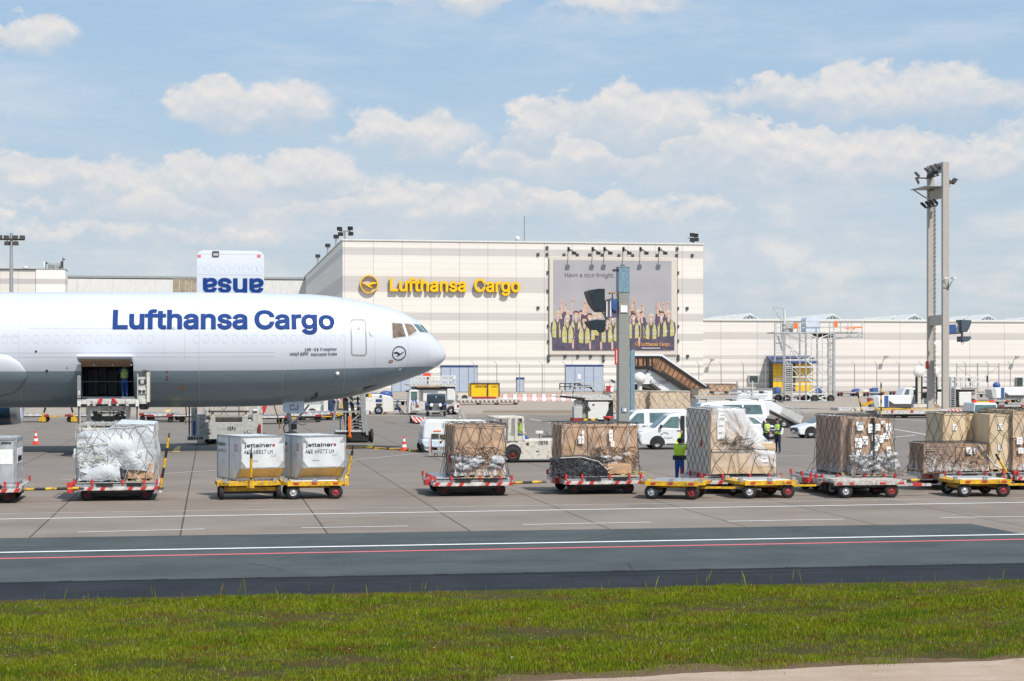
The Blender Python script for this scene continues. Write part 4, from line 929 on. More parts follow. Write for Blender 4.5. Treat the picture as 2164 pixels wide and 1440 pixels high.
# hold behind the hatch
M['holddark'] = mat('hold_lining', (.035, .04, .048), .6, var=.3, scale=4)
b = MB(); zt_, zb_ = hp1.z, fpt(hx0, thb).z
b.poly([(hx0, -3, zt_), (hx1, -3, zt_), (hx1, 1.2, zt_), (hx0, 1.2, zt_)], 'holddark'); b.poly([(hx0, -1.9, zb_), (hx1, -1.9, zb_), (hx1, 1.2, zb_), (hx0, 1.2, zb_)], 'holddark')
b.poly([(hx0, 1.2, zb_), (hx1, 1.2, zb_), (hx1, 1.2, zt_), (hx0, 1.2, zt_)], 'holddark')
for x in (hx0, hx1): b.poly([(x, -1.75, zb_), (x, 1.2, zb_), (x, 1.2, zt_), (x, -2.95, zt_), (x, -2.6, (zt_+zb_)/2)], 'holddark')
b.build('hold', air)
b = MB()
for k in range(6): xx = hx0+.1+(hx1-hx0-.2)*k/5; b.bar((xx, -.6, zb_), (xx, -.6, zt_-.05), .05, 'dark')
b.box(hx0, hx1, -1.95, -1.1, zb_+.001, zb_+.06, 'steel')
b.build('hold_restraints', air)
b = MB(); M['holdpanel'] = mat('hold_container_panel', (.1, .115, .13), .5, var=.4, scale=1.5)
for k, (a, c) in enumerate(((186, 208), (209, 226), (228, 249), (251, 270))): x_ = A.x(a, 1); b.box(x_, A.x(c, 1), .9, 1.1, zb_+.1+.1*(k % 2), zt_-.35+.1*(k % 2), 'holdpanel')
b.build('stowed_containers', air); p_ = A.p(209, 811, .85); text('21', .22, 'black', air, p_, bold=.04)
# hatch door, hinged at its top edge, swung out
b = MB(); z1 = A.z(749, hx0, -4.4); e = .06
b.prismx([(-3.05, zt_+.16), (-4.35, z1), (-4.5, z1-.1), (-4.4, z1-.24), (-3.9, zt_+.06), (-3.05, zt_-.02)], hx0-.1, hx1+.02, 'fuse')
b.build('cargo_hatch_door', air, bevel=.03)
b = MB(); b.prismx([(-3.1, zt_-.03), (-3.9, zt_+.045), (-4.38, z1-.25), (-4.3, z1-.32), (-3.85, zt_-.05), (-3.1, zt_-.2)], hx0+.05, hx1-.12, 'carddark')
for k in range(3): x = hx0+.7+k*.9; b.cyl((x, -3.2, zt_-.1), (x, -3.9, zt_-.1), .05, 'steel', 6)
b.build('hatch_door_inner', air)
# main-deck door on the far side, swung up over the hinge
FD = 1.9
x0, _, _ = A.p(415.5, 618, FD); x1 = A.x(558, FD); zt = A.z(530.5, x0, FD+.5); zb2 = 7.3
b = MB(); n = 14; pf = []
for i in range(n+1):
    f = i/n if i < 12 else (12/14 if i == 12 else .96) if i < n else 1.; f = [*[k/11*.9 for k in range(12)], .945, .98, 1.][i]; z_ = zb2+(zt-zb2)*f; y_ = FD-.55*math.sin(f*math.pi*.62)+.5*f; pf.append((y_, z_))
def dy(z_): f = (z_-zb2)/(zt-zb2); return FD-.55*math.sin(f*math.pi*.62)+.5*f
def ins_(z_):
    d_ = .34-(zt-z_); return 0. if d_ <= 0 else .34-math.sqrt(max(0, .34**2-d_**2))
vs = [(x, y_+o_, z_) for y_, z_ in pf for x, o_ in ((x0+ins_(z_), 0), (x1-ins_(z_), 0), (x1-ins_(z_), .14), (x0+ins_(z_), .14))]
r_ = .28
for i in (n-1, n):
    pass
fs = []
for i in range(n):
    a = 4*i; c = a+4
    for k in range(4): fs.append((a+k, a+(k+1) % 4, c+(k+1) % 4, c+k))
fs += [(3, 2, 1, 0), (4*n, 4*n+1, 4*n+2, 4*n+3)]
b.add(vs, fs, 'fuse')
dr = b.build('main_deck_door', air, bevel=.02)
b = MB()
for px in (425, 441, 460, 480, 500, 519, 537, 548):
    xx = A.x(px, FD); zc = A.z(569, xx, FD)
    P_ = [(xx+.16*math.cos(t_), dy(zc)-.012, zc+.22*math.sin(t_)) for t_ in [i*math.pi/8 for i in range(16)]]
    strip(b, P_, .009, 'faint2', True)
for py in (537, 581): zc = A.z(py, x0, FD); strip(b, [(x0+.1, dy(zc)-.012, zc), (x1-.1, dy(zc)-.012, zc)], .012, 'faint2')
b.build('door_outlines', dr)
b = MB(); xx = A.x(456, FD); zc = A.z(537, xx, FD); b.box(xx-.17, xx+.17, dy(zc)-.1, dy(zc)+.02, zc-.14, zc+.14, 'dark'); b.box(xx-.13, xx+.13, dy(zc)-.12, dy(zc)-.09, zc-.1, zc+.02, 'lightgrey'); b.build('vent_door', dr)
for px in (421, 547):
    b = MB(); xx = A.x(px, FD); zc = A.z(542, xx, FD); b.box(xx-.09, xx+.09, dy(zc)-.03, dy(zc)+.02, zc-.07, zc+.07, 'linered'); b.build('door_marking', dr)
o = text('ansa', A.z(590, 0, FD)-A.z(626, 0, FD), 'letterblue', dr, name='lettering', bold=.05, width=A.x(557, FD)-A.x(429, FD)); o.rotation_euler = (R(90), R(180), 0)
zc = A.z(590, x0, FD); o.location = (A.x(557, FD), dy(zc)-.02, zc)
bm = bmesh.new(); bm.from_mesh(o.data)
for k in range(1, 9): bmesh.ops.bisect_plane(bm, geom=bm.verts[:]+bm.edges[:]+bm.faces[:], plane_co=(0, k*.1, 0), plane_no=(0, 1, 0))
for v in bm.verts: v.co.z += .01-(dy(zc-v.co.y)-dy(zc))
bm.to_mesh(o.data); bm.free()
# wing root fairing and leading edge, far engine, nose gear
b = MB()
fx = [(-16, 1.), (A.x(-60, -3), 1.), (A.x(-10, -3), .93), (A.x(22, -3), .78), (A.x(42, -3), .52), (A.x(53, -3), .2), (A.x(55.5, -3), .02)]
fx = [(-30, 1.)]+fx; zf = A.z(793, A.x(0), -3.2); hf = (A.z(740, A.x(0), -3.2)-A.z(843, A.x(0), -3.2))/2; na = 16; vs = []
for x, f in fx:
    for i in range(na+1):
        a = -math.pi/2+math.pi*i/na; z_ = zf+hf*f*math.sin(a)
        s = max(-1, min(1, (z_-5.3)/3.01)); y_ = -3.01*math.sqrt(1-s*s)-.02-.42*f*math.cos(a)**.7*(1 if f > .1 else 0.)
        vs.append((x, y_, z_))
b.add(vs, [(i*(na+1)+j, (i+1)*(na+1)+j, (i+1)*(na+1)+j+1, i*(na+1)+j+1) for i in range(len(fx)-1) for j in range(na)], 'fuse', True)
b.build('wing_root_fairing', air)
b = MB(); xw = A.x(4, -4.5); zw = A.z(783, xw, -4.5)
vs = []
for yy, dx_, s_ in ((-2.8, 0, 1.), (-14, -9.5, .7), (-27, -20, .35)):
    for cx_, cz_ in ((0, 0), (-1.2, .42), (-4, .75), (-9, .4), (-12, 0), (-9, -.45), (-4, -.55), (-1.2, -.3)): vs.append((xw-1.2+dx_+cx_*s_, yy, zw+(-yy-2.8)*.09+cz_*s_))
b.add(vs, [(i*8+j, (i+1)*8+j, (i+1)*8+(j+1) % 8, i*8+(j+1) % 8) for i in range(2) for j in range(8)]+[(16, 17, 18, 19, 20, 21, 22, 23)], 'fuse', True)
b.build('wing', air)
ex = A.x(47, 8.5); ez = A.z(898, ex, 8.5)+1.36
b = MB(); M['engblue'] = mat('engine_cowl_blue', (.02, .06, .12), .3, coat=.4)
b.lathe([(.98, -1.), (1.1, -.25), (1.25, 0), (1.33, -.25), (1.36, -.55)], (ex, 8.5, ez), 'alu', 'x', 36); b.lathe([(1.36, -.55), (1.42, -1.6), (1.38, -3.2), (1.1, -5.2)], (ex, 8.5, ez), 'engblue', 'x', 36)
b.lathe([(.98, -1.), (.97, -1.6), (.01, -1.6)], (ex, 8.5, ez), 'dark', 'x', 36); b.build('engine', air)
gx = A.x(617, 0); gz = .5
ng = MB(); ng.cyl((gx-.25, 0, 2.6), (gx, 0, .7), .12, 'steel', 12); ng.cyl((gx-.1, 0, 1.4), (gx, 0, .6), .085, 'hub', 10); ng.cyl((gx, -.4, gz), (gx, .4, gz), .08, 'steel', 8)
ng.cyl((gx+.9, 0, 2.4), (gx, 0, 1.3), .05, 'steel', 8); ng.tube([(gx-.1, -.15, 1.6), (gx-.45, -.18, 1.25), (gx-.4, -.18, .95), (gx-.05, -.15, .85)], .03, 'dark'); ng.tube([(gx+.1, -.1, 1.5), (gx+.5, -.15, 1.35), (gx+.75, -.15, 1.4)], .025, 'steel')
ng.cb((gx+.1, -.1, 1.25), (.3, .2, .3), 'dark'); gear = ng.build('nose_gear', air)
for yy in (-.35, .35): wheel(gear, gx, yy, gz, .52, .34)
b = MB(); gp = [(598, 846), (643, 846), (643, 872), (640, 873.5), (600, 873), (597.5, 868)]; A.pp(b, gp, -.85, -.79, 'lightgrey'); gd = b.build('nose_gear_door', air)
M['gdoor'] = mat('gear_door_blue_grey', (.56, .64, .74), .35); gd.data.materials[0] = M['gdoor']
p_ = A.p(612, 867, -.86); text('CJ', .285, 'letterdark', gd, (p_[0], -.866, p_[2]), width=A.x(630)-A.x(612), bold=.0)
b = MB(); b.tube([A.p(578, 852, -.3), A.p(583, 870, -.3), A.p(590, 890, -.4), A.p(591, 905, -.5), (A.x(590), -.8, .02)], .03, 'yellow'); b.build('ground_cable', air)
# ---------------------------------------------------------------- dollies
def dolly_frame(px, py): return Fr(px, py)
def pallet_dolly(F, label, group='pallet dollies'):
    """origin: middle of the near side, on the ground"""
    o = thing('pallet_dolly', F, label, 'dolly', group)
    e = MB(); W2 = 1.36
    e.box(-W2+.06, W2-.06, .02, 3.3, .50, .56, 'steel'); e.box(-W2, W2, 0, .1, .36, .49, 'steelwhite'); e.box(-W2, W2, 3.2, 3.32, .36, .54, 'steelwhite')
    e.box(-W2, -W2+.1, .1, 3.2, .36, .54, 'steelwhite'); e.box(W2-.1, W2, .1, 3.2, .36, .54, 'steelwhite'); e.box(-.95, .95, .3, 3.0, .26, .4, 'dark')
    for x0, x1 in ((-W2, -W2+.2), (-W2+.42, -W2+.62), (-W2+.84, -W2+1.02), (W2-1., W2-.82), (W2-.6, W2-.4), (W2-.2, W2)): e.add([(x0, -.012, .365), (x1-.04, -.012, .365), (x1+.04, -.012, .485), (x0+.08, -.012, .485)], [(0, 1, 2, 3)], 'red')
    e.build('deck_frame', o)
    e = MB()
    for k in range(11): e.cyl((-W2+.12, .3+k*.27, .565), (W2-.12, .3+k*.27, .565), .035, 'steel', 8)
    e.build('rollers', o)
    for x0, x1 in ((-.62, -.1), (.35, .82)):
        e = MB(); e.box(x0, x1, -.03, .02, .49, .6, 'black'); e.build('side_guide', o)
    for x, y in ((-W2+.05, .02), (W2-.05, .02), (-.75, .02), (.22, .02), (.9, .02), (-W2, 1.), (-W2, 2.), (-W2, 3.2), (W2, 3.2), (-W2, .5)):
        e = MB(); e.cb((x, y, .62), (.07, .09, .17), 'red'); e.build('stop', o)
    e = MB(); e.box(-W2-.16, -W2, .9, 1.5, .34, .52, 'red'); e.box(-W2-.1, -W2, 1.6, 2.1, .3, .5, 'steelwhite'); e.build('coupling_plate', o)
    for x in (-.95, .95):
        for y in (.42, 2.85): wheel(o, x, y, .2, .2, .17, hub='hubdark')
    for x in (-.55, .5): wheel(o, x, 2.85, .2, .2, .17, hub='hubdark')
    for y in (.5, 2.7): e = MB(); e.box(-1.15, 1.15, y, y+.12, .15, .3, 'black'); e.build('axle_beam', o)
    return o
def towbar(parent, p, q, m='hazard', r=.045):
    e = MB(); p, q = Vector(p), Vector(q); d = (q-p).normalized(); n = int((q-p).length/.31)
    for i in range(n):
        a, b_ = p+(q-p)*i/n, p+(q-p)*(i+1)/n; e.cyl(a, b_, r, 'yellow' if i % 2 == 0 else 'black', 8)
    e.cyl(p-d*.14, p, r*1.6, 'steelwhite', 10); e.cyl(p-d*.03, p+d*.02, r*2.4, 'dark', 10); e.cyl(q, q+d*.16, r*.7, 'dark', 8); return e.build('tow_bar', parent)
D0 = pallet_dolly(Fr(245, 1060), 'white pallet dolly with red stripes under the silver-sheeted load, its bar raised')
towbar(D0, (1.42, .05, .42), (1.68, .05, 2.05)); e = MB(); e.box(-1.55, -1.36, -.05, .35, .3, .62, 'red'); e.build('corner_box', D0)
def dolly_copy(F, label, bar=None):
    o = copy_tree(D0)
    for ch in list(o.children):
        if ch.name.startswith('tow_bar') or ch.name.startswith('corner_box'): bpy.data.objects.remove(ch)
    o.location = (F.X, F.Y, 0); o['label'] = label
    if bar: towbar(o, (1.42, .5, .42), (1.42+bar, .5, .44))
    return o
FB1 = Fr(1001, 1050); FC1 = Fr(1276, 1046); FD1 = Fr(1572, 1045); FE1 = Fr(1815, 1045); FG1 = Fr(2070, 1037); FH1 = Fr(2225, 1036); FZ1 = Fr(-52, 1066)
dolly_copy(FB1, 'pallet dolly under the tall cardboard load with white plastic bunched low', 1.0)
dolly_copy(FC1, 'white pallet dolly under the load with the low black foil bundle', .8)
dolly_copy(FD1, 'pallet dolly mostly hidden behind two empty yellow dollies')
dolly_copy(FE1, 'pallet dolly behind the rusty white flat dolly', 1.3)
dolly_copy(FG1, 'pallet dolly carrying the plywood crates and a low box stack')
dolly_copy(FH1, 'pallet dolly cut off by the right edge of the view')
dolly_copy(FZ1, 'pallet dolly under the aluminium container at the left edge', 1.75)
o_ = [c for c in D0.children]
def yellow_dolly(F, label, rz, raised=None, m='yellow', L=2.5, W=1.7):
    """long axis along local x; origin at its middle, on the ground"""
    o = thing('container_dolly', F, label, 'dolly', 'yellow container dollies'); o.rotation_euler.z = rz
    e = MB(); a, b_ = L/2, W/2
    P_ = [(-a, -b_+.35), (-a+.3, -b_), (a-.3, -b_), (a, -b_+.35), (a, b_-.35), (a-.3, b_), (-a+.3, b_), (-a, b_-.35)]
    n = 8; V_ = [(x, y, .47) for x, y in P_]+[(x, y, .57) for x, y in P_]
    e.add(V_, [tuple(range(7, -1, -1)), tuple(range(8, 16))]+[(i, (i+1) % n, (i+1) % n+n, i+n) for i in range(n)], m)
    e.box(-a+.2, a-.2, -b_-.03, -b_+.03, .45, .6, m); e.box(-a+.2, a-.2, b_-.03, b_+.03, .45, .6, m); e.box(-a+.55, a-.55, -.3, .3, .34, .47, m)
    for x in (-a+.42, a-.42): e.box(x-.06, x+.06, -b_+.1, b_-.1, .27, .4, m)
    for i, x in enumerate((-a+.4, -.1, a-.5)): e.box(x, x+.16, -b_-.042, -b_-.028, .49, .56, 'red')
    e.build('deck', o)
    e = MB()
    for k in range(9): y = -b_+.2+k*(W-.4)/8; e.cyl((-a+.35, y, .59), (a-.35, y, .59), .03, 'steel', 8)
    e.box(-a+.5, -a+.62, -b_+.1, b_-.1, .57, .6, m); e.box(a-.62, a-.5, -b_+.1, b_-.1, .57, .6, m); e.build('rollers', o)
    for x, y in ((-a+.15, -b_+.25), (a-.15, -b_+.25), (0, -b_), (a-.15, b_-.25), (-a+.15, b_-.25)):
        e = MB(); e.cb((x, y, .63), (.14, .1, .12), 'steel'); e.build('latch', o)
    for i, (x, y) in enumerate(((-a+.4, -b_+.12), (a-.4, -b_+.12), (-a+.4, b_-.12), (a-.4, b_-.12))): wheel(o, x, y, .235, .235, .15, hub='hub' if i % 2 == 0 else 'hubred')
    for x in (-a+.4, a-.4): e = MB(); e.cyl((x, -b_+.15, .235), (x, b_-.15, .235), .04, 'black', 8); e.build('axle', o)
    e = MB()
    if raised == 'up':
        e.add([(a-.1, -.16, .38), (a+.12, -.05, .4), (a+.12, .05, .4), (a-.1, .16, .38), (a+.0, -.05, .75), (a+.1, -.03, .75), (a+.1, .03, .75), (a+.0, .05, .75)], [(0, 1, 5, 4), (1, 2, 6, 5), (2, 3, 7, 6), (0, 3, 7, 4), (4, 5, 6, 7)], m)
        for i in range(6): s_ = i/6; e.cyl((a+.05+.2*s_, 0, .6+.95*s_), (a+.05+.2*(s_+1/6), 0, .6+.95*(s_+1/6)), .045, 'black' if i in (0, 5) else m, 8)
        e.cyl((a+.24, 0, 1.55), (a+.28, 0, 1.72), .02, 'black', 6)
    else:
        e.bar((a-.2, -.25, .36), (a+.45, 0, .36), .06, m); e.bar((a-.2, .25, .36), (a+.45, 0, .36), .06, m); e.bar((a+.4, 0, .36), (a+.95, 0, .36), .07, m); e.cb((a+1., 0, .36), (.14, .16, .05), 'dark')
    e.build('tow_bar', o)
    return o
def yc(src, F, label, rz):
    o = copy_tree(src); o.location = (F.X, F.Y, 0) if isinstance(F, Fr) else F; o.rotation_euler.z = rz; o['label'] = label; return o
Y1 = yellow_dolly(Fr(526, 1053), 'yellow dolly whose raised bar faces the camera, under container 68817', R(-78), 'up', W=2.1, L=1.9)
Y2 = yellow_dolly(Fr(660, 1052), 'yellow dolly with its bar raised at the right, under container 69272', R(12), 'up', L=2.2)
Y3 = yellow_dolly(Fr(1428, 1052), 'empty yellow dolly left of the other empty one, turned towards the camera', R(-14), None, L=2.15, W=1.9)
Y4 = yc(Y3, Fr(1606, 1050), 'empty yellow dolly in front of the big netted plywood and plastic load', R(12))
Y5 = yc(Y3, Fr(2060, 1047), 'worn yellow dolly parked before the low brown box stack at the right', R(6))
e = MB()
for i in range(4): e.cyl((.95-.13*i, -.8, .6+.21*i), (.95-.13*(i+1), -.8, .6+.21*(i+1)), .04, 'black' if i in (0, 3) else 'yellow', 8)
e.build('raised_bar', Y5)
# rusty white flat dolly
FR = Fr(1845, 1054)
o = thing('flat_dolly', FR, 'rusty white flat dolly with peeling deck and red-white ends, right of the yellow dollies', 'dolly')
M['peel'] = mat('peeling_white_deck', (.55, .53, .5), .7, var=.1, dirt=((.16, .1, .07), .9, 7))
e = MB(); e.box(-1.25, 1.2, .2, 1.9, .5, .58, 'peel'); e.box(-1.28, 1.23, .15, .23, .44, .59, 'peel'); e.box(-1.2, -1., .14, .15, .46, .53, 'red'); e.box(.3, .5, .14, .15, .46, .53, 'red'); e.box(.95, 1.15, .14, .15, .46, .53, 'red'); e.box(-.75, -.6, .14, .15, .46, .53, 'red'); e.box(-1.2, -.3, .5, 1.6, .58, .62, 'peel'); e.box(-1.0, 1.0, .5, 1.5, .34, .5, 'dark'); e.build('deck', o)
for x, hb in ((-.85, 'hub'), (.75, 'hubred')): wheel(o, x, .3, .24, .24, .15, hub=hb); wheel(o, x, 1.7, .24, .24, .15, hub=hb)
for x in (-.85, .75): e = MB(); e.cyl((x, .35, .24), (x, 1.7, .24), .04, 'black', 8); e.build('axle', o)
e = MB(); e.bar((1.2, .9, .4), (2.4, .9, .38), .09, 'peel'); e.cb((1.9, .9, .4), (.3, .12, .12), 'red'); e.cyl((2.4, .9, .38), (2.75, .9, .38), .03, 'dark', 6); e.build('tow_bar', o)
# ---------------------------------------------------------------- netted loads
ROP = .0095
def wob(p, s, a): return Vector(p)+Vector((mnoise.noise((p[0]*s+3, p[1]*s, p[2]*s)), mnoise.noise((p[0]*s, p[1]*s+7, p[2]*s)), mnoise.noise((p[0]*s, p[1]*s, p[2]*s+9))))*a
def lump(x0, x1, y0, y1, z0, z1, m, seed=0, amp=.05, seg=.16, pillow=.03):
    """a box whose faces bulge and crease"""
    e = MB()
    def face(fn, nu, nv, out):
        vs = []
        for j in range(nv+1):
            for i in range(nu+1):
                u, v_ = i/nu, j/nv; p = Vector(fn(u, v_)); q_ = p+Vector(out)*pillow*math.sin(math.pi*u)*math.sin(math.pi*v_)
                vs.append(q_+Vector((mnoise.noise((p.x*1.7+seed, p.y*1.7, p.z*1.7)), mnoise.noise((p.x*1.7, p.y*1.7+seed, p.z*1.7)), .5*mnoise.noise((p.x*2, p.y*2, p.z*2+seed))))*amp)
        e.add(vs, [(j*(nu+1)+i, j*(nu+1)+i+1, (j+1)*(nu+1)+i+1, (j+1)*(nu+1)+i) for j in range(nv) for i in range(nu)], m, True)
    nx, ny, nz = [max(3, int(abs(b_-a)/seg)) for a, b_ in ((x0, x1), (y0, y1), (z0, z1))]
    face(lambda u, v_: (x0+(x1-x0)*u, y0, z0+(z1-z0)*v_), nx, nz, (0, -1, 0)); face(lambda u, v_: (x1, y0+(y1-y0)*u, z0+(z1-z0)*v_), ny, nz, (1, 0, 0))
    face(lambda u, v_: (x1-(x1-x0)*u, y1, z0+(z1-z0)*v_), nx, nz, (0, 1, 0)); face(lambda u, v_: (x0, y1-(y1-y0)*u, z0+(z1-z0)*v_), ny, nz, (-1, 0, 0))
    face(lambda u, v_: (x0+(x1-x0)*u, y0+(y1-y0)*v_, z1), nx, ny, (0, 0, 1)); return e
def net(e, x0, x1, y0, y1, z0, z1, du=.32, dv=.36, m='net', seed=1, jit=.35, r=ROP, flare=.0, sag=0., faces='FLRT'):
    rn = random.Random(seed); o_ = .035
    def fld(fn, W_, Hh):
        nu = max(2, round(W_/du)); nv = max(2, round(Hh/dv)); P_ = {}
        for j in range(nv+1):
            for i in range(2*nu+1):
                if (i+j) % 2: continue
                u = i/(2*nu); v_ = j/nv; ju = 0 if i in (0, 2*nu) else rn.uniform(-1, 1)*jit/(2*nu); jv = 0 if j in (0, nv) else rn.uniform(-1, 1)*jit/nv
                vv = v_+jv; P_[i, j] = fn(u+ju, vv)
        for (i, j), p in P_.items():
            for di in (-1, 1):
                q_ = P_.get((i+di, j+1))
                if q_:
                    mid = (Vector(p)+Vector(q_))/2; mid = mid+Vector((rn.uniform(-.02, .02), 0, rn.uniform(-.03, .01)-sag)); e.tube([p, tuple(mid), q_], r, m, 3)
            for di in (2,):
                q_ = P_.get((i+di, j)) if j in (0, nv) else None
                if q_: e.cyl(p, q_, r*1.1, m, 3, cap=False)
    h = z1-z0
    fl = lambda v_: flare*max(0, 1-v_*3)**1.5
    if 'F' in faces: fld(lambda u, v_: (x0+(x1-x0)*u, y0-o_-fl(v_), z0+h*v_), x1-x0, h)
    if 'L' in faces: fld(lambda u, v_: (x0-o_-fl(v_), y0+(y1-y0)*u, z0+h*v_), (y1-y0)*.55, h)
    if 'R' in faces: fld(lambda u, v_: (x1+o_+fl(v_), y0+(y1-y0)*u, z0+h*v_), y1-y0, h)
    if 'T' in faces: fld(lambda u, v_: (x0+(x1-x0)*u, y0+(y1-y0)*v_, z1+o_), x1-x0, y1-y0)
    return e
def tangle(e, x0, x1, y, z0, z1, n, m='net', seed=3, r=ROP):
    rn = random.Random(seed)
    for _ in range(n):
        x = rn.uniform(x0, x1); z = rn.uniform(z0, z1); pts = [(x, y-rn.uniform(.02, .07), z)]
        for k in range(rn.randint(3, 6)):
            x += rn.uniform(-.22, .22); z += rn.uniform(-.14, .14); x = min(max(x, x0), x1); z = min(max(z, z0), z1); pts.append((x, y-rn.uniform(.02, .08), z))
        e.tube(pts, r, m, 3)
def wpallet(x0, x1, y0, y1, z, parent):
    e = MB()
    for k in range(7): xx = x0+(x1-x0-.1)*k/6; e.box(xx, xx+.1, y0, y1, z+.1, z+.122, 'wood')
    for yy in (y0+.02, (y0+y1)/2-.05, y1-.12):
        e.box(x0, x1, yy, yy+.1, z, z+.02, 'wood')
        for f in (0, .5, 1): xx = x0+(x1-x0-.14)*f; e.box(xx, xx+.14, yy, yy+.1, z+.02, z+.1, 'wood')
    return e.build('wooden_pallet', parent)
def bunches(x0, x1, y, z0, z1, n, seed, m='wrapw'):
    e = MB(); rn = random.Random(seed)
    for _ in range(n):
        c = (rn.uniform(x0, x1), y-rn.uniform(-.03, .05), rn.uniform(z0, z1)); rx = rn.uniform(.1, .3); k = len(e.v); e.sphere((0, 0, 0), 1, m, 7)
        for i in range(k, len(e.v)):
            v = Vector(e.v[i]); nn = 1+.5*mnoise.noise((v.x*1.5+c[0]*9, v.y*2, v.z*3+c[2]*9)); e.v[i] = (c[0]+v.x*rx*nn, c[1]+v.y*.06*nn, c[2]+v.z*rx*.42*nn-.12*rx*math.sin(v.x*4+c[0]*7))
    return e
def f_ww(k, p):
    oc = k.node('ShaderNodeTexCoord').outputs['Object']; n = k.noise(oc, 9, 7, .7, dist=2)
    k.put(p.inputs['Base Color'], (.72, .73, .76, 1)); k.put(p.inputs['Alpha'], k.ramp(n, .34, .62, .2, .88)); p.inputs['Roughness'].default_value = .2
    b = k.node('ShaderNodeBump', i_Strength=1., i_Distance=.05); k.put(b.inputs['Height'], n); k.put(p.inputs['Normal'], b.outputs[0])
M['wrapw'] = tri_mat('bunched_white_plastic', f_ww)
Zd = .6
def load(F, label, cat='cargo pallet'): 
    o = thing('cargo_load', F, label, cat, 'loads on the pallet dollies')
    return o
def baseplate(o, x0=-1.22, x1=1.22, y0=.08, y1=3.2):
    e = MB(); e.box(x0, x1, y0, y1, Zd, Zd+.025, 'alu'); e.build('base_plate', o)
def labels(o, lst, y):
    for x, z, w_, h in lst:
        e = MB(); e.box(x-w_/2, x+w_/2, y-.004, y+.01, z-h/2, z+h/2, 'paper'); e.box(x-w_*.3, x+w_*.3, y-.006, y-.003, z+h*.1, z+h*.2, 'grey'); e.box(x-w_*.3, x+w_*.15, y-.006, y-.003, z-h*.25, z-h*.15, 'grey'); e.build('paper_label', o)
# A: silver sheeted load
F = Fr(245, 1060); o = load(F, 'load wrapped in silver-white sheet under a rope net, with black bag below')
baseplate(o); z1 = F.z(896, .6, .3)
xa, xb, xm = F.x(164, .15), F.x(326, .15), F.x(228, .15)
e = lump(xa, xb, .14, 3.1, Zd+.35, z1, 'tarp', 3, .12, .1, .08)
for i, v in enumerate(e.v):
    x, y, z = v; f = max(0, min(1, (xm+.35-x)/.6)); 
    if z > z1-.5: z -= .32*f*(z-(z1-.5))/.5
    z += .12*math.sin(x*3)*max(0, 1-(z-Zd-.3)/.5)*.6
    if z < Zd+.9: y -= .05*math.sin(x*7+z*3)
    e.v[i] = (x, y, z)
e.build('silver_sheet', o)
e = lump(xa, xm+.35, .1, 1, Zd+.05, Zd+.6, 'tarp', 8, .14, .1, .1); e.build('hanging_sheet', o)
e = lump(xb-.95, xb-.05, .2, 3., Zd+.14, Zd+.7, 'card', 3, .02); e.build('carton', o); wpallet(xb-1.0, xb, .15, 3., Zd+.03, o)
e = lump(xm-.1, xb-.85, .16, 1., Zd+.05, Zd+.62, 'foil', 6, .12, .1, .08); e.build('black_bag', o)
e = MB(); net(e, xa-.02, xb+.02, .1, 3.1, Zd, z1-.05, .34, .4, 'netlight', 5, .5, .011, .04); tangle(e, xa, xm, .08, Zd+.5, Zd+1.3, 26, 'netlight', 4, .01); tangle(e, xm, xb, .08, Zd+.3, Zd+1.1, 10, 'netlight', 9, .012)
e.build('net', o)
# B: tall cardboard with bunched plastic
def brown(F, label, px0, pxs, px1, pyt, seed, y0=.15, y1=2.6, low=True, netm='net', cm='card', wrap=True, ncol=2, zb=.14, sidem='carddark', flare=.0):
    o = load(F, label); baseplate(o); xa, xb = F.x(pxs, y0), F.x(px1, y0); zt = F.z(pyt, (xa+xb)/2, y0)
    wd = (xb-xa)/ncol
    for i in range(ncol):
        rn = random.Random(seed+i)
        e = lump(xa+i*wd+.01, xa+(i+1)*wd-.01, y0+.02, y1, Zd+zb, zt-.03-rn.uniform(0, .05), cm, seed+i*3, .055, .14, .05); e.build('carton', o)
        wpallet(xa+i*wd+.02, xa+(i+1)*wd-.02, y0, y1, Zd+.025, o)
    if wrap:
        e = lump(xa-.02, xb+.02, y0-.03, y1+.03, Zd+.1, zt+.01, 'wrap', seed+5, .05, .12, .05); e.build('plastic_wrap', o)
    return o, xa, xb, zt
o, xa, xb, zt = brown(FB1, 'tall cardboard load in plastic wrap with white plastic bunched near its foot', 942, 960, 1068, 897, 11)
bunches(xa+.1, xb-.1, .1, Zd+.35, Zd+.72, 22, 4).build('bunched_plastic', o)
e = MB(); net(e, xa-.02, xb+.02, .1, 2.6, Zd+.02, zt, .36, .42, 'net', 15, .55, flare=.12); tangle(e, xa, xb, .08, Zd+.5, Zd+1.05, 34, 'net', 14); tangle(e, xa-.3, xa+.2, .2, Zd+.02, Zd+.3, 12, 'net', 5); e.build('net', o)
for i in range(7):
    pass
e = MB(); e.box(xa-.09, xa-.05, .9, 1.1, Zd+.5, Zd+.75, 'red'); e.build('red_tag', o)
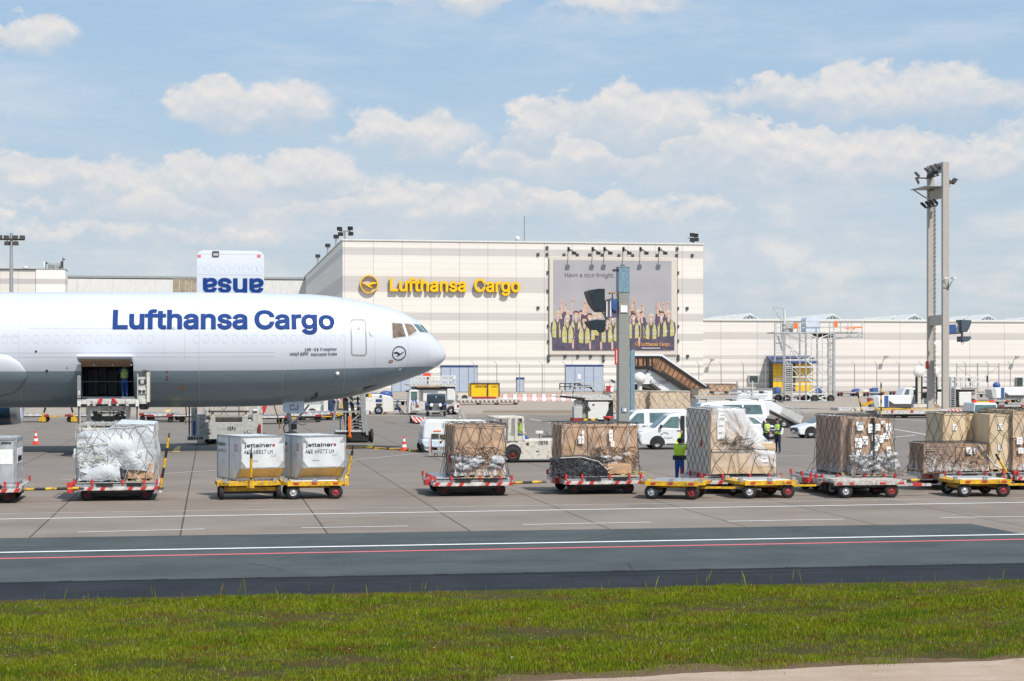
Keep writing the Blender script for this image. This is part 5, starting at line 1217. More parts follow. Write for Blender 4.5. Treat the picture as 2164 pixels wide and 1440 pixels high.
# C: wide cardboard load with the low foil bundle
o, xa, xb, zt = brown(FC1, 'brown cardboard load in dark netting beside a low black foil bundle', 1187, 1187, 1348, 896, 21, y0=.9, ncol=3)
tangle_e = MB(); net(tangle_e, xa, xb, .85, 2.6, Zd+.02, zt, .38, .4, 'net', 25, .6, flare=.12, sag=.01); tangle(tangle_e, xa+1.1, xb, .82, Zd+.3, Zd+1., 40, 'net', 24); tangle_e.build('net', o)
bunches(xa+1.3, xb-.4, .82, Zd+.35, Zd+.8, 9, 7).build('bunched_plastic', o)
labels(o, [(xa+.62, zt-.55, .1, .26), (xa+.73, zt-.45, .08, .45), (xa+1.72, zt-.4, .13, .4), (xa+1.78, zt-.7, .12, .2)], .79)
F = FC1; fx0, fx1 = F.x(1171, .15), F.x(1281, .15); fz = F.z(967, 0, .3)
e = lump(fx0, fx1, .12, .8, Zd+.03, fz, 'foil', 31, .13, .09, .06)
for i, v in enumerate(e.v):
    x, y, z = v; f = max(0, (x-(fx1-.7))/.7); e.v[i] = (x, y, Zd+.03+(z-Zd-.03)*(1-.55*f*f))
e.build('foil_bundle', o)
e = MB(); net(e, fx0, fx1, .08, .8, Zd, fz-.05, .3, .26, 'net', 33, .6, .01); tangle(e, fx0, fx1, .05, Zd+.05, fz-.1, 22, 'net', 37, .01); e.build('lower_net', o)
e = MB(); e.tube([(fx0+.2, .05, fz), (fx0+.9, .05, fz+.03), (fx1-.3, .05, fz-.12), (fx1, .05, fz-.4), (fx1+.4, .3, Zd+.35)], .018, 'netlight'); e.build('strap', o)
e = lump(fx1-.35, fx1+.9, .2, .75, Zd+.1, Zd+.42, 'card', 5, .03); e.build('carton', o); wpallet(fx1-.2, xb+.1, .15, .8, Zd+.03, o)
# D: big pale load with torn plastic
M['board'] = mat('pale_side_board', (.66, .61, .54), .7, var=.08)
F = FD1; y0 = .12; o = load(F, 'big pale crate load with torn hanging plastic and black net')
baseplate(o); xa, xb = F.x(1502, y0), F.x(1639, y0); zt = F.z(867, xa, y0); xh = F.x(1573, y0); zl_ = F.z(937, xb, y0)
e = lump(xa, xh, y0, 3.1, Zd+.1, zt, 'cardpale', 41, .02, .2, .01); e.build('tall_crate', o)
e = lump(xh+.01, xb, y0, 2.6, Zd+.1, zl_, 'cardpale', 43, .025, .2, .01); e.build('low_crate', o)
e = lump(xa+.0, xb, y0-.02, .5, Zd+.1, zl_-.12, 'cardpale', 45, .02, .2, .0); e.build('front_crate', o)
xl = F.x(1456, 3.0); e = lump(xa-.02, xa+.3, y0+.1, 3.15, Zd+.05, zt+.02, 'board', 47, .015, .3, .0); e.build('side_board', o)
vs = []; e = MB(); nn = 26; zk = zl_-.15; xk = xh+.15
for j in range(nn+1):
    for i in range(nn+1):
        u, v_ = i/nn, j/nn; x = xa+.02+(xb-xa-.04)*u; ztop = zt+.03 if x < xh-.05 else zt+.03-(zt-zl_-.02)*min(1, (x-xh+.05)/(xb-xh-.15))**.85
        z_ = Zd+.35+(ztop-Zd-.35)*v_; rr_ = math.hypot(x-xk, z_-zk); an_ = math.atan2(z_-zk, x-xk)
        p = Vector((x, y0-.05-.035*abs(math.sin(an_*5+rr_*.7))*min(1, rr_*1.6)+.28*max(0, x-xh)*max(0, v_-.55)*2, z_)); p += Vector((0, mnoise.noise(p*2.3)*.05, mnoise.noise(p*2.1)*.03)); vs.append(p)
e.add(vs, [(j*(nn+1)+i, j*(nn+1)+i+1, (j+1)*(nn+1)+i+1, (j+1)*(nn+1)+i) for j in range(nn) for i in range(nn)], 'wrap2', True)
def f_w2(k, p):
    oc = k.node('ShaderNodeTexCoord').outputs['Object']; x, y, z = k.sep(oc); dx, dz = k.m('SUBTRACT', x, xk), k.m('SUBTRACT', z, zk)
    rr = k.m('SQRT', k.m('ADD', k.m('MULTIPLY', dx, dx), k.m('MULTIPLY', dz, dz))); an = k.m('ARCTAN2', dz, dx)
    n = k.noise(k.comb(k.m('MULTIPLY', an, 2.6), k.m('MULTIPLY', rr, .5), 0.), 2.2, 5, .55, dist=.3); n2 = k.noise(oc, 2.2, 7, .65)
    f = k.m('ADD', k.m('ADD', n, k.m('MULTIPLY', n2, .5)), k.ramp(k.m('ADD', dx, dz), -1.2, .6, -.22, .12))
    k.put(p.inputs['Base Color'], (.76, .78, .82, 1)); k.put(p.inputs['Alpha'], k.ramp(f, .62, 1.02, .12, .8)); p.inputs['Roughness'].default_value = .2
    b = k.node('ShaderNodeBump', i_Strength=.6, i_Distance=.04); k.put(b.inputs['Height'], n); k.put(p.inputs['Normal'], b.outputs[0])
M['wrap2'] = tri_mat('torn_plastic_film', f_w2); e.build('torn_plastic', o)
e = lump(xa-.02, xh+.04, y0-.03, 3.12, zt-.12, zt+.06, 'wrap2', 9, .05, .12, .05); e.build('top_plastic', o)
e = lump(xh-.1, xb-.3, .3, 2.6, zl_-.05, zt-.1, 'wrap2', 12, .16, .15, .1)
for i, v in enumerate(e.v):
    x, y, z = v; f = max(0, (x-xh)/(xb-.3-xh)); e.v[i] = (x, y, zl_+(z-zl_)*(1-.85*f)) if z > zl_+.1 else (x, y, z)
e.build('plastic_slope', o)
e = MB(); net(e, xa, xh+.2, y0, 3.1, zl_-.3, zt+.03, .42, .42, 'net', 45, .55, faces='FT'); net(e, xa, xb, y0-.04, 2.6, Zd+.02, zl_-.2, .42, .44, 'net', 46, .6, faces='FR'); net(e, xa-.02, xb, y0+.05, 3.15, Zd+.02, zt, .3, .24, 'net', 47, .12, faces='L')
tangle(e, xa+.3, xb-.6, y0-.04, Zd+.95, Zd+1.4, 22, 'net', 44); e.build('net', o)
labels(o, [(xa+.42, zt-.22, .34, .3), (xa+.35, zt-.65, .26, .7), (xh-.1, zt-.25, .25, .2), (xb-.4, zl_-.45, .25, .4)], y0-.05)
e = MB(); e.box(xa-.07, xa-.05, 1.1, 1.25, Zd+1., Zd+1.22, 'red'); e.build('red_tag', o)
# E: brown load plastered with labels
F = FE1; o, xa, xb, zt = brown(F, 'brown carton load plastered with white labels and wrapped in net', 1712, 1800, 1888, 882, 51, y0=.15, y1=3.1, ncol=2)
xl2 = F.x(1730, 3.1)
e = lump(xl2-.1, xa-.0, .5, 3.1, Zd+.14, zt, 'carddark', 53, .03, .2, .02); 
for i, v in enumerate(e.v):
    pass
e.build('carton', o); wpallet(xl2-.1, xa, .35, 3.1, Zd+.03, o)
e = lump(xl2-.14, xa+.02, .42, 3.14, Zd+.1, zt+.02, 'wrap', 55, .05, .12, .04); e.build('side_wrap', o)
e = lump(xa-.05, xa+.35, .1, .5, Zd+.1, zt-.02, 'wrap', 57, .05, .12, .04); e.build('corner_wrap', o)
rn = random.Random(5); ll = []
for cx in (xa+.22, xa+.75, xb-.72, xb-.25):
    for cz in (zt-.35, zt-.65, zt-.95, zt-1.22):
        if rn.random() < .85: ll.append((cx+rn.uniform(-.1, .1), cz+rn.uniform(-.08, .08), rn.uniform(.16, .28), rn.uniform(.2, .34)))
labels(o, ll+[(xa+.45, zt-.8, .2, .3), (xb-.5, zt-.75, .22, .26), (xa+.3, zt-.2, .14, .1), (xb-.4, zt-.18, .16, .1)], .06)
e = MB(); e.box((xa+xb)/2-.04, (xa+xb)/2+.04, .05, .2, Zd+.14, zt-.02, 'black'); e.build('gap_shade_strip', o)  # black strip stands in for the shade between the two carton stacks
bunches(xl2+.2, xb, .1, Zd+.2, Zd+.75, 30, 14).build('bunched_plastic', o)
e = MB(); net(e, xl2-.1, xb, .08, 3.12, Zd+.02, zt+.02, .3, .36, 'net', 55, .5, flare=.3); tangle(e, xl2, xb, .04, Zd+.25, Zd+.9, 18, 'net', 54); e.build('net', o)
# G: plywood crates and low boxes
F = FG1; o = load(F, 'three tall plywood crates behind a low stack of brown boxes in net'); baseplate(o)
y0 = 1.6; xs_ = [F.x(p, y0) for p in (1992, 2045, 2088, 2139)]; zt = F.z(874, 0, y0)
for i in range(3):
    yf = y0 if i < 2 else .3
    if i == 2: xs_[2] = F.x(2090, .3); xs_[3] = F.x(2139, .3)
    e = MB(); e.box(xs_[i]+.01, xs_[i+1]-.01, yf, 3.15, Zd+.12, zt+(0 if i < 2 else -.0), 'ply'); 
    for x in (xs_[i]+.01, xs_[i+1]-.07): e.box(x, x+.06, yf-.02, yf, Zd+.12, zt, 'wood')
    e.build('plywood_crate', o); wpallet(xs_[i]+.02, xs_[i+1]-.02, yf, 3.1, Zd+.02, o)
xa, xb = F.x(1951, .2), F.x(2084, .2); zl_ = F.z(938, 0, .2)
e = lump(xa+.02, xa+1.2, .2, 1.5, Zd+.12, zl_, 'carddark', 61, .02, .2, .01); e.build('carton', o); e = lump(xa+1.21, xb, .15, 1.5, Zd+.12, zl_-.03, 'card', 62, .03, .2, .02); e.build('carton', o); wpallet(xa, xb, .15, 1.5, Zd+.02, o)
e = lump(xa-.02, xb+.03, .1, 1.53, Zd+.08, zl_+.02, 'wrap', 63, .05, .12, .04); e.build('plastic_wrap', o)
e = MB(); net(e, xs_[0], xs_[2], y0-.02, 3.15, Zd+.3, zt, .4, .4, 'net', 65, .55, faces='FLT'); net(e, xs_[2], xs_[3], .28, 3.15, Zd+.02, zt, .36, .42, 'net', 66, .55, faces='FRT'); net(e, xa, xb, .08, 1.5, Zd, zl_+.02, .28, .26, 'net', 67, .5, flare=.25); tangle(e, xa, xb, .06, Zd+.35, Zd+.8, 26, 'net', 68); e.build('net', o)
labels(o, [(xs_[0]+.45, zt-.5, .16, .22), (xs_[1]+.4, zt-.6, .16, .24)], y0-.03); labels(o, [(xs_[2]+.42, zt-.45, .18, .22), (xs_[2]+.4, zt-1.2, .14, .2)], .27); labels(o, [(xa+1.65, zl_-.25, .2, .26), (xa+1.9, zl_-.25, .12, .2)], .07)
e = MB(); e.tube([(xb-.35, .08, zl_), (xb+.25, .1, zl_-.75), (xb+.45, .12, Zd+.2)], .03, 'netlight'); e.build('strap', o)
# H: load cut by the right edge
F = FH1; o = load(F, 'pale cardboard load at the right edge of the view behind the crates'); baseplate(o)
xa, xb = F.x(2141, .3), F.x(2330, .3); zt = F.z(868, xa, .3)
e = lump(xa, xb, .3, 3.1, Zd+1.25, zt, 'cardpale', 71, .02, .2, .01); e.build('carton', o); e = lump(xa, xb, .3, 3.1, Zd+.12, Zd+1.22, 'card', 72, .03, .2, .01); e.build('carton', o)
e = lump(xa-.03, xb, .25, 3.12, Zd+.1, zt-.5, 'wrap', 73, .05, .15, .03); e.build('plastic_wrap', o)
e = MB(); net(e, xa, xb, .24, 3.1, Zd, zt, .4, .4, 'net', 75, .5); e.build('net', o); wpallet(xa, xb, .3, 3.1, Zd+.02, o)
labels(o, [(xa+.2, Zd+1.15, .22, .25), (xa+.5, Zd+1.05, .22, .25), (xa+.25, Zd+.8, .2, .2)], .2)
# ---------------------------------------------------------------- air freight containers
def uld(F, label, num, rz):
    o = thing('air_freight_container', F, label, 'container', 'lower deck containers'); o.rotation_euler.z = rz
    # body: local y- is the cut-off outboard end, x width 1.53, y depth 2.0
    w2 = .77; z0, zc, z1 = .65, 1.03, 2.07; yo, yb, yi = -1.25, -.82, .78
    e = MB(); P_ = [(yi, z0), (yb, z0), (yo, zc), (yo, z1), (yi, z1)]
    e.prismx(P_, -w2, w2, 'uldwhite'); e.build('body', o, bevel=.012)
    e = MB(); V_ = [(-w2+.05, yb-.035, z0+.03), (w2-.05, yb-.035, z0+.03), (w2-.05, yo-.006, zc-.01), (-w2+.05, yo-.006, zc-.01)]; e.add(V_, [(0, 1, 2, 3)], 'uldtan'); e.build('sloped_panel', o)
    e = MB(); f = .03
    for s_ in (-w2, w2):
        for a, b_ in (((yb, z0), (yo, zc)), ((yo, zc), (yo, z1)), ((yi, z0), (yi, z1)), ((yo, z1), (yi, z1)), ((yb, z0), (yi, z0)), ((-.25, z0), (-.25, z1))): e.bar((s_, a[0], a[1]), (s_, b_[0], b_[1]), f*1.4, 'steel')
    for y_, z_ in ((yo, zc), (yo, z1), (yb, z0), (yi, z1)): e.bar((-w2, y_, z_), (w2, y_, z_), f*1.4, 'steel')
    e.box(-w2-.01, w2+.01, yb-.04, yi+.02, z0-.04, z0+.03, 'alu'); e.build('edge_frame', o)
    for sx in (-1, 1):
        for z_ in (zc+.12, z1-.12):
            e = MB(); e.add([(sx*(w2-.03), yo-.012, z_+(.1 if z_ > 2 else -.1)), (sx*(w2-.2), yo-.012, z_+(.1 if z_ > 2 else -.1)), (sx*(w2-.03), yo-.012, z_-(.1 if z_ > 2 else -.1))], [(0, 1, 2)], 'steel'); e.build('corner_gusset', o)
    text('jettainer', .12, 'letterdark', o, (-w2+.12, yo-.012, 1.72), width=.98, bold=.024)
    text('AKE '+num+' LH', .125, 'letterdark', o, (-w2+.1, yo-.012, 1.5), width=1.02, bold=.0)
    text('jettainer', .12, 'letterdark', o, (-w2-.03, .7, 1.73), rot=(R(90), 0, R(-90)), width=.68, bold=.024); text('AKE '+num+' LH', .1, 'letterdark', o, (-w2-.03, .66, 1.52), rot=(R(90), 0, R(-90)), width=.66)
    e = MB(); e.box(w2-.42, w2-.34, yo-.012, yo, 1.73, 1.81, 'hubred'); e.build('logo_mark', o)
    e = MB(); 
    for a, b_, c, d_ in ((0, .2, 0, .02), (0, .2, .2, .22), (0, .02, 0, .22), (.2, .22, 0, .22)): e.box(-w2-.032, -w2-.024, -.95+a*.9, -.95+b_*.9, 1.58+c, 1.58+d_, 'red')
    e.build('placard', o)
    e = MB(); e.box(-w2+.35, -w2+.6, yo-.008, yo, 1.25, 1.28, 'grey'); e.box(.3, .5, yo-.008, yo, 1.4, 1.5, 'faint2'); e.build('scuffs', o)
    return o
uld(Fr(524, 1050), 'white container numbered 68817 with tan sloped panel, nearer of the pair', '68817', R(31))
uld(Fr(654, 1048), 'white container numbered 69272 with tan sloped panel, behind the other', '69272', R(29))
F = FZ1; o = thing('aluminium_container', F, 'bare aluminium container on a dolly at the left edge', 'container')
x1_ = F.x(34, .4); e = MB(); zt = F.z(928, 0, .2); e.box(x1_-2.6, x1_, .35, 2.2, .62, zt, 'alu'); e.build('body', o, bevel=.02)
e = MB()
for a in (x1_-2.6, x1_):
    for y_ in (.35, 2.2): e.bar((a, y_, .62), (a, y_, zt), .07, 'steel')
    for z_ in (.64, zt): e.bar((a, .35, z_), (a, 2.2, z_), .07, 'steel')
for y_ in (.35, 2.2):
    for z_ in (.64, zt): e.bar((x1_-2.6, y_, z_), (x1_, y_, z_), .07, 'steel')
e.build('edge_frame', o)
e = MB(); e.box(x1_-.02, x1_+.02, .6, 2., 1.25, zt-.35, 'paper'); e.build('placard', o); text('jettainer', .2, 'letterdark', o, (x1_+.025, .7, zt-.75), rot=(R(90), 0, R(90)), width=1.2, bold=.05); 
e = MB(); e.box(x1_-.5, x1_-.1, .34, .36, 1.25, zt-.35, 'paper'); e.build('placard', o); text('jettainer', .07, 'letterdark', o, (x1_-.47, .33, 1.9), width=.34, bold=.05)
# ---------------------------------------------------------------- people
def person(loc, rz, J, cols, label, hat=None, extra=None, vest=True):
    """J: joints in metres facing local -y; cols: body region -> material"""
    o = thing('person', loc, label, 'person'); o.rotation_euler.z = rz
    V_, Rd, E_, seg = [], [], [], []
    def v(p, r): V_.append(p); Rd.append(r); return len(V_)-1
    def ch(a, pts, reg):
        for p, r in pts:
            b_ = v(p, r); E_.append((a, b_)); seg.append((a, b_, reg)); a = b_
        return a
    g = lambda k: J[k]
    pel = v(g('pel'), (.165, .12))
    wai = ch(pel, [(g('wai'), (.15, .11))], 'low'); che = ch(wai, [(g('che'), (.185, .12))], 'top'); nk0 = ch(che, [(g('nk'), (.075, .07))], 'top')
    hd = g('hd'); n_ = Vector(hd)-Vector(g('nk')); hdc = ch(nk0, [(tuple(Vector(g('nk'))+n_*.45), (.058, .06)), (tuple(Vector(hd)-Vector((0, 0, .05))), (.072, .085)), (hd, (.078, .095)), (tuple(Vector(hd)+Vector((0, 0, .07))), (.065, .08))], 'skin')
    for s_ in ('L', 'R'):
        a = ch(che, [(g('sh'+s_), (.07, .07)), (g('el'+s_), (.05, .05)), (g('wr'+s_), (.034, .034))], 'arm')
        w0 = Vector(g('wr'+s_)); d = (w0-Vector(g('el'+s_))).normalized(); sd_ = d.cross(Vector((0, 1, .2))).normalized()
        pm = ch(a, [(tuple(w0+d*.07), (.042, .02))], 'skin')
        for k, ln in ((-1.5, .06), (-.5, .075), (.5, .08), (1.5, .07)):
            b0 = w0+d*.09+sd_*k*.02; ch(pm, [(tuple(b0+d*.02), (.009, .009)), (tuple(b0+d*ln*.6+Vector((0, -.008, 0))), (.0085, .0085)), (tuple(b0+d*ln+Vector((0, -.022, 0))), (.008, .008))], 'skin')
        ch(pm, [(tuple(w0+d*.05+sd_*.045), (.011, .011)), (tuple(w0+d*.09+sd_*.065+Vector((0, -.01, 0))), (.009, .009))], 'skin')
        h_ = ch(pel, [(g('hp'+s_), (.105, .11)), (g('kn'+s_), (.07, .075)), (g('an'+s_), (.05, .05))], 'leg')
        ch(h_, [(g('to'+s_), (.045, .035))], 'shoe')
    me = bpy.data.meshes.new('body'); me.from_pydata([tuple(p) for p in V_], E_, []); bo = bpy.data.objects.new('body', me); COL.objects.link(bo)
    sk = bo.modifiers.new('s', 'SKIN'); sk.use_smooth_shade = True; bo.modifiers.new('d', 'SUBSURF').levels = 1; bo.modifiers['d'].render_levels = 1
    if not me.skin_vertices: 
        bm = bmesh.new(); bm.from_mesh(me); bm.verts.layers.skin.verify(); bm.to_mesh(me); bm.free()
    for i, r in enumerate(Rd): me.skin_vertices[0].data[i].radius = r; me.skin_vertices[0].data[i].use_root = (i == 0)
    dg = bpy.context.evaluated_depsgraph_get(); nm = bpy.data.meshes.new_from_object(bo.evaluated_get(dg)); bpy.data.objects.remove(bo)
    regs = ['top', 'low', 'arm', 'skin', 'leg', 'shoe', 'band']; cm_ = dict(cols); nm.materials.clear()
    for r in regs: nm.materials.append(M[cm_.get(r, 'reflect')])
    S = [(Vector(V_[a]), Vector(V_[b_]), r, min(Rd[b_])) for a, b_, r in seg]; wz = g('wai')
    for f in nm.polygons:
        c = f.center; best = None
        for a, b_, r, rad in S:
            ab = b_-a; t_ = max(0, min(1, (c-a).dot(ab)/max(1e-9, ab.length_squared))); dd_ = (c-a-ab*t_).length-rad*.6
            if best is None or dd_ < best[0]: best = (dd_, r, t_, a, b_)
        r = best[1]
        if r == 'low': r = 'leg' if best[2] < .55 else 'top'
        if r == 'arm' and cols.get('bare') and best[2] > .1 and tuple(best[3]) in (tuple(g('elL')), tuple(g('elR'))): r = 'skin'
        if r == 'leg' and best[2] > .72 and tuple(best[4]) in (tuple(g('anL')), tuple(g('anR'))) and int(best[2]*14) % 2 == 0: r = 'band'
        f.material_index = regs.index(r); f.use_smooth = True
    bo = bpy.data.objects.new('body', nm); nm.name = 'body'; COL.objects.link(bo); bo.parent = o
    hv = Vector(hd)
    e = MB(); e.sphere((hv.x, hv.y+.012, hv.z+.035), .112, hat or 'hair', 8, .95)
    for i, q_ in enumerate(e.v):
        if q_[2] < hv.z+.02: e.v[i] = (q_[0]*.96+hv.x*.04, max(q_[1], hv.y+.03), max(q_[2], hv.z-.05))
    if hat: e.box(hv.x-.07, hv.x+.07, hv.y-.17, hv.y-.06, hv.z+.045, hv.z+.06, hat)
    e.build('hair' if not hat else 'cap', o)
    e = MB()
    e.add([(hv.x-.014, hv.y-.085, hv.z-.025), (hv.x+.014, hv.y-.085, hv.z-.025), (hv.x, hv.y-.122, hv.z-.028), (hv.x, hv.y-.088, hv.z+.02)], [(0, 1, 2), (0, 2, 3), (2, 1, 3)], cols['skin']); e.build('nose', o)
    for s_ in (-1, 1):
        e = MB(); e.sphere((hv.x+s_*.03, hv.y-.086, hv.z+.01), .009, 'hair', 5); e.build('eye', o)
        e = MB(); e.sphere((hv.x+s_*.088, hv.y, hv.z-.005), .022, cols['skin'], 5, 1.3); e.build('ear', o)
    e = MB(); e.box(hv.x-.022, hv.x+.022, hv.y-.094, hv.y-.086, hv.z-.058, hv.z-.05, 'hubred'); e.build('mouth', o)
    if vest:
        p0, p1 = Vector(g('wai'))-Vector((0, 0, .12)), Vector(g('che'))+Vector((0, 0, .04)); e = MB(); n = 18; P_ = []
        prof_ = [(0, .185, .15), (.35, .178, .145), (.7, .2, .155), (1., .2, .145), (1.18, .12, .1)]
        for t_, rx, ry in prof_:
            c = p0.lerp(p1, t_)
            for i in range(n): a = 2*math.pi*i/n; P_.append((c.x+rx*math.cos(a), c.y+ry*math.sin(a), c.z))
        for j in range(4):
            for i in range(n): e.add([P_[j*n+i], P_[j*n+(i+1) % n], P_[(j+1)*n+(i+1) % n], P_[(j+1)*n+i]], [(0, 1, 2, 3)], cols.get('vest', 'vest'), True)
        for zt_ in (.2, .5):
            for i in range(n):
                a0, a1 = 2*math.pi*i/n, 2*math.pi*(i+1)/n; c = p0.lerp(p1, zt_); c2 = p0.lerp(p1, zt_+.1)
                e.add([(c.x+.205*math.cos(a0), c.y+.165*math.sin(a0), c.z), (c.x+.205*math.cos(a1), c.y+.165*math.sin(a1), c.z), (c2.x+.205*math.cos(a1), c2.y+.165*math.sin(a1), c2.z), (c2.x+.205*math.cos(a0), c2.y+.165*math.sin(a0), c2.z)], [(0, 1, 2, 3)], 'reflect')
        for sx in (-.1, .1): c = p0.lerp(p1, .6); c2 = p0.lerp(p1, 1.12); e.add([(c.x+sx-.025, c.y+.162, c.z), (c.x+sx+.025, c.y+.162, c.z), (c2.x+sx*.8+.025, c2.y+.125, c2.z), (c2.x+sx*.8-.025, c2.y+.125, c2.z)], [(0, 1, 2, 3)], 'reflect'); e.add([(c.x+sx-.025, c.y-.162, c.z), (c.x+sx+.025, c.y-.162, c.z), (c2.x+sx*.8+.025, c2.y-.125, c2.z), (c2.x+sx*.8-.025, c2.y-.125, c2.z)], [(3, 2, 1, 0)], 'reflect')
        e.build('safety_vest', o)
    if extra: extra(o)
    return o
ST = dict(pel=(0, 0, .95), wai=(0, 0, 1.1), che=(0, 0, 1.36), nk=(0, 0, 1.5), hd=(0, -.02, 1.66), shL=(.19, 0, 1.43), elL=(.25, .02, 1.14), wrL=(.24, -.1, .9), shR=(-.19, 0, 1.43), elR=(-.25, .02, 1.14), wrR=(-.24, -.1, .9),
          hpL=(.09, 0, .88), knL=(.11, -.02, .5), anL=(.12, .02, .08), toL=(.13, -.15, .04), hpR=(-.09, 0, .88), knR=(-.11, -.02, .5), anR=(-.12, .02, .08), toR=(-.13, -.15, .04))
CB = dict(top='vest', arm='bluecloth', skin='skin', leg='bluecloth', shoe='shoe')
def fz(z0, d): return {k: (a, b_, c+z0) for k, (a, b_, c) in d.items()}
zs = A.z(840, hx1, -1.9)
hw_ = A.w(A.x(263, -2.), -1.95, zb_+.02)
person(tuple(hw_), YAW+R(180), dict(ST, che=(0, -.05, 1.36), nk=(0, -.08, 1.5), hd=(0, -.15, 1.62), elL=(.3, -.22, 1.25), wrL=(.24, -.45, 1.3), elR=(-.3, -.22, 1.25), wrR=(-.24, -.45, 1.3), knL=(.1, -.1, .5), anL=(.1, -.05, .08), toL=(.1, -.22, .04)), CB, 'worker in green vest and blue trousers inside the aircraft hatch, seen from behind')
FP = Fr(1436, 1030, rz=0)
person((FP.X, FP.Y, 0), R(150), dict(ST, wrL=(.2, -.5, 1.9), elL=(.24, -.3, 1.62), wrR=(-.12, -.55, 1.95), elR=(-.2, -.3, 1.62), hd=(0, -.05, 1.66)), dict(CB, top='vest', arm='vest'), 'worker in green jacket and blue trousers reaching up to the big pale load', vest=False,
       extra=lambda o: (lambda e: (e.box(-.2, .2, -.155, .155, 1.0, 1.16, 'navycloth'), e.build('jacket_hem', o)))(MB()))
def clip(o):
    e = MB(); e.cb((0, -.42, 1.2), (.24, .3, .02), 'paper', .3); e.build('paper_sheets', o)
F = Fr(1619, 954, rz=0); person((F.X, F.Y, 0), R(38), dict(ST, che=(0, -.04, 1.33), nk=(0, -.06, 1.46), hd=(0, -.12, 1.6), wrL=(.12, -.3, 1.08), elL=(.25, -.08, 1.15), wrR=(-.1, -.3, 1.0), elR=(-.25, -.05, 1.12)), dict(CB, top='navycloth', arm='navycloth', leg='navycloth', bare=1), 'man in dark cap and green vest leaning beside his taller colleague', hat='hair')
F = Fr(1644, 958, rz=0); person((F.X, F.Y, 0), R(-50), dict(ST, wrL=(.08, -.36, 1.16), elL=(.26, -.06, 1.16), wrR=(-.08, -.36, 1.18), elR=(-.26, -.06, 1.16), hd=(0, -.05, 1.67)), dict(CB, top='navycloth', arm='navycloth', leg='navycloth', bare=1), 'man in green vest and dark trousers reading paper sheets, right of the other', hat='hair', extra=clip)
F = Fr(829, 875, rz=0); SIT = dict(ST, pel=(0, 0, .55), wai=(0, -.05, .7), che=(0, -.13, .94), nk=(0, -.2, 1.07), hd=(0, -.27, 1.21), shL=(.18, -.16, 1.0), elL=(.23, -.2, .74), wrL=(.16, -.4, .62), shR=(-.18, -.16, 1.0), elR=(-.23, -.2, .74), wrR=(-.16, -.4, .62), hpL=(.09, -.02, .5), knL=(.12, -.42, .5), anL=(.12, -.75, .1), toL=(.12, -.9, .06), hpR=(-.09, -.02, .5), knR=(-.12, -.4, .48), anR=(-.12, -.55, .08), toR=(-.12, -.7, .04))
person((F.X+.35, F.Y-1., 0), R(75), SIT, dict(CB, top='bluecloth'), 'worker in blue overalls and green vest sitting on a yellow tow bar', hat='bluep')
# ---------------------------------------------------------------- small items on the apron
def cone(F, label, s=1.):
    o = thing('traffic_cone', F, label, 'traffic cone', 'traffic cones around the aircraft')
    h = .75*s; e = MB(); e.box(-.2*s, .2*s, -.2*s, .2*s, 0, .04, 'conered'); e.build('base', o, bevel=.01)
    e = MB(); n = 5
    for i in range(n):
        r0 = .14*s*(1-i/n)+.025*s; r1 = .14*s*(1-(i+1)/n)+.025*s; e.lathe([(r0, .04+h*i/n), (r1, .04+h*(i+1)/n)], (0, 0, 0), 'conered' if i % 2 == 0 else 'conewhite', 'z', 16)
    e.poly([(.025*s*math.cos(a*1.05), .025*s*math.sin(a*1.05), h+.04) for a in range(6)], 'conered'); e.build('cone_body', o); return o
cone(Fr(75.5, 939.5), 'red and white cone standing alone near the engine'); cone(Fr(854, 953), 'red and white cone on the yellow hose before the power unit'); cone(Fr(918, 954), 'red and white cone leaning on the grey trolley'); cone(Fr(728, 949), 'thin red and white cone half hidden behind container 69272', .9)
e = MB(); P_ = []
for px, py in ((733, 949), (745, 948.5), (770, 948), (790, 949), (805, 949.5), (820, 951), (840, 951.5), (862, 954), (880, 954.5), (890, 951.5), (897, 947)):
    Y = FPX*CH/(py-HY); P_.append(((px-HZ)*Y/FPX, Y, .05))
e.tube(P_, .045, 'yellow', 8); 
for p in P_[1::2]: e.cb((p[0], p[1], .06), (.12, .14, .12), 'black')
tag(e.build('ground_power_cable'), 'yellow cable with black clips snaking to the white power unit', 'cable')

# ---------------------------------------------------------------- container loaders and other ground equipment
def rail(e, F, px0, px1, pyt, pyb, y, n, m, w_=.05, mid=1):
    for k in range(mid+1): F.pl(e, px0, pyt+(pyb-pyt)*k/(mid+1), px1, pyt+(pyb-pyt)*k/(mid+1), y, w_, m)
    for i in range(n+1): F.pl(e, px0+(px1-px0)*i/n, pyt, px0+(px1-px0)*i/n, pyb, y, w_, m)
# loader at the lower hatch
F = Fr(228, 968); yp = 5.2
o = thing('hatch_loader', F, 'white scissor loader raised to the open aircraft hatch', 'cargo loader')
e = MB(); z0, z1 = F.z(853, 0, 1), F.z(845, 0, 1); x0, x1 = F.x(165, 1), F.x(312, 1)
e.box(x0, x1, .6, yp-1.3, z0, z1-.03, 'dark'); e.box(x0, x1, .5, .62, z0-.02, z1+.02, 'steelwhite'); 
for k in range(9): e.cyl((x0+.4, .8+k*.3, z1), (x1-.7, .8+k*.3, z1), .04, 'steel', 8)
for px in (184, 196, 229, 245, 266): F.pb(e, px, 846, px+6, 858, .45, .5, 'steelwhite')
e.build('platform', o)
for px in (214, 238): e = MB(); F.pl(e, px, 843, px+(-6 if px < 220 else 8), 853, .42, .12, 'red', .3); e.build('stop_lever', o)
for px in (163.5, 286.5): e = MB(); F.pb(e, px, 847.5, px+7, 859, .38, .5, 'white'); F.pb(e, px+1.5, 859, px+5, 952 if px < 200 else 930, .5, .65, 'dark'); F.pb(e, px+4.2, 859, px+6.5, 950 if px < 200 else 930, .5, .66, 'cream'); e.build('mast', o)
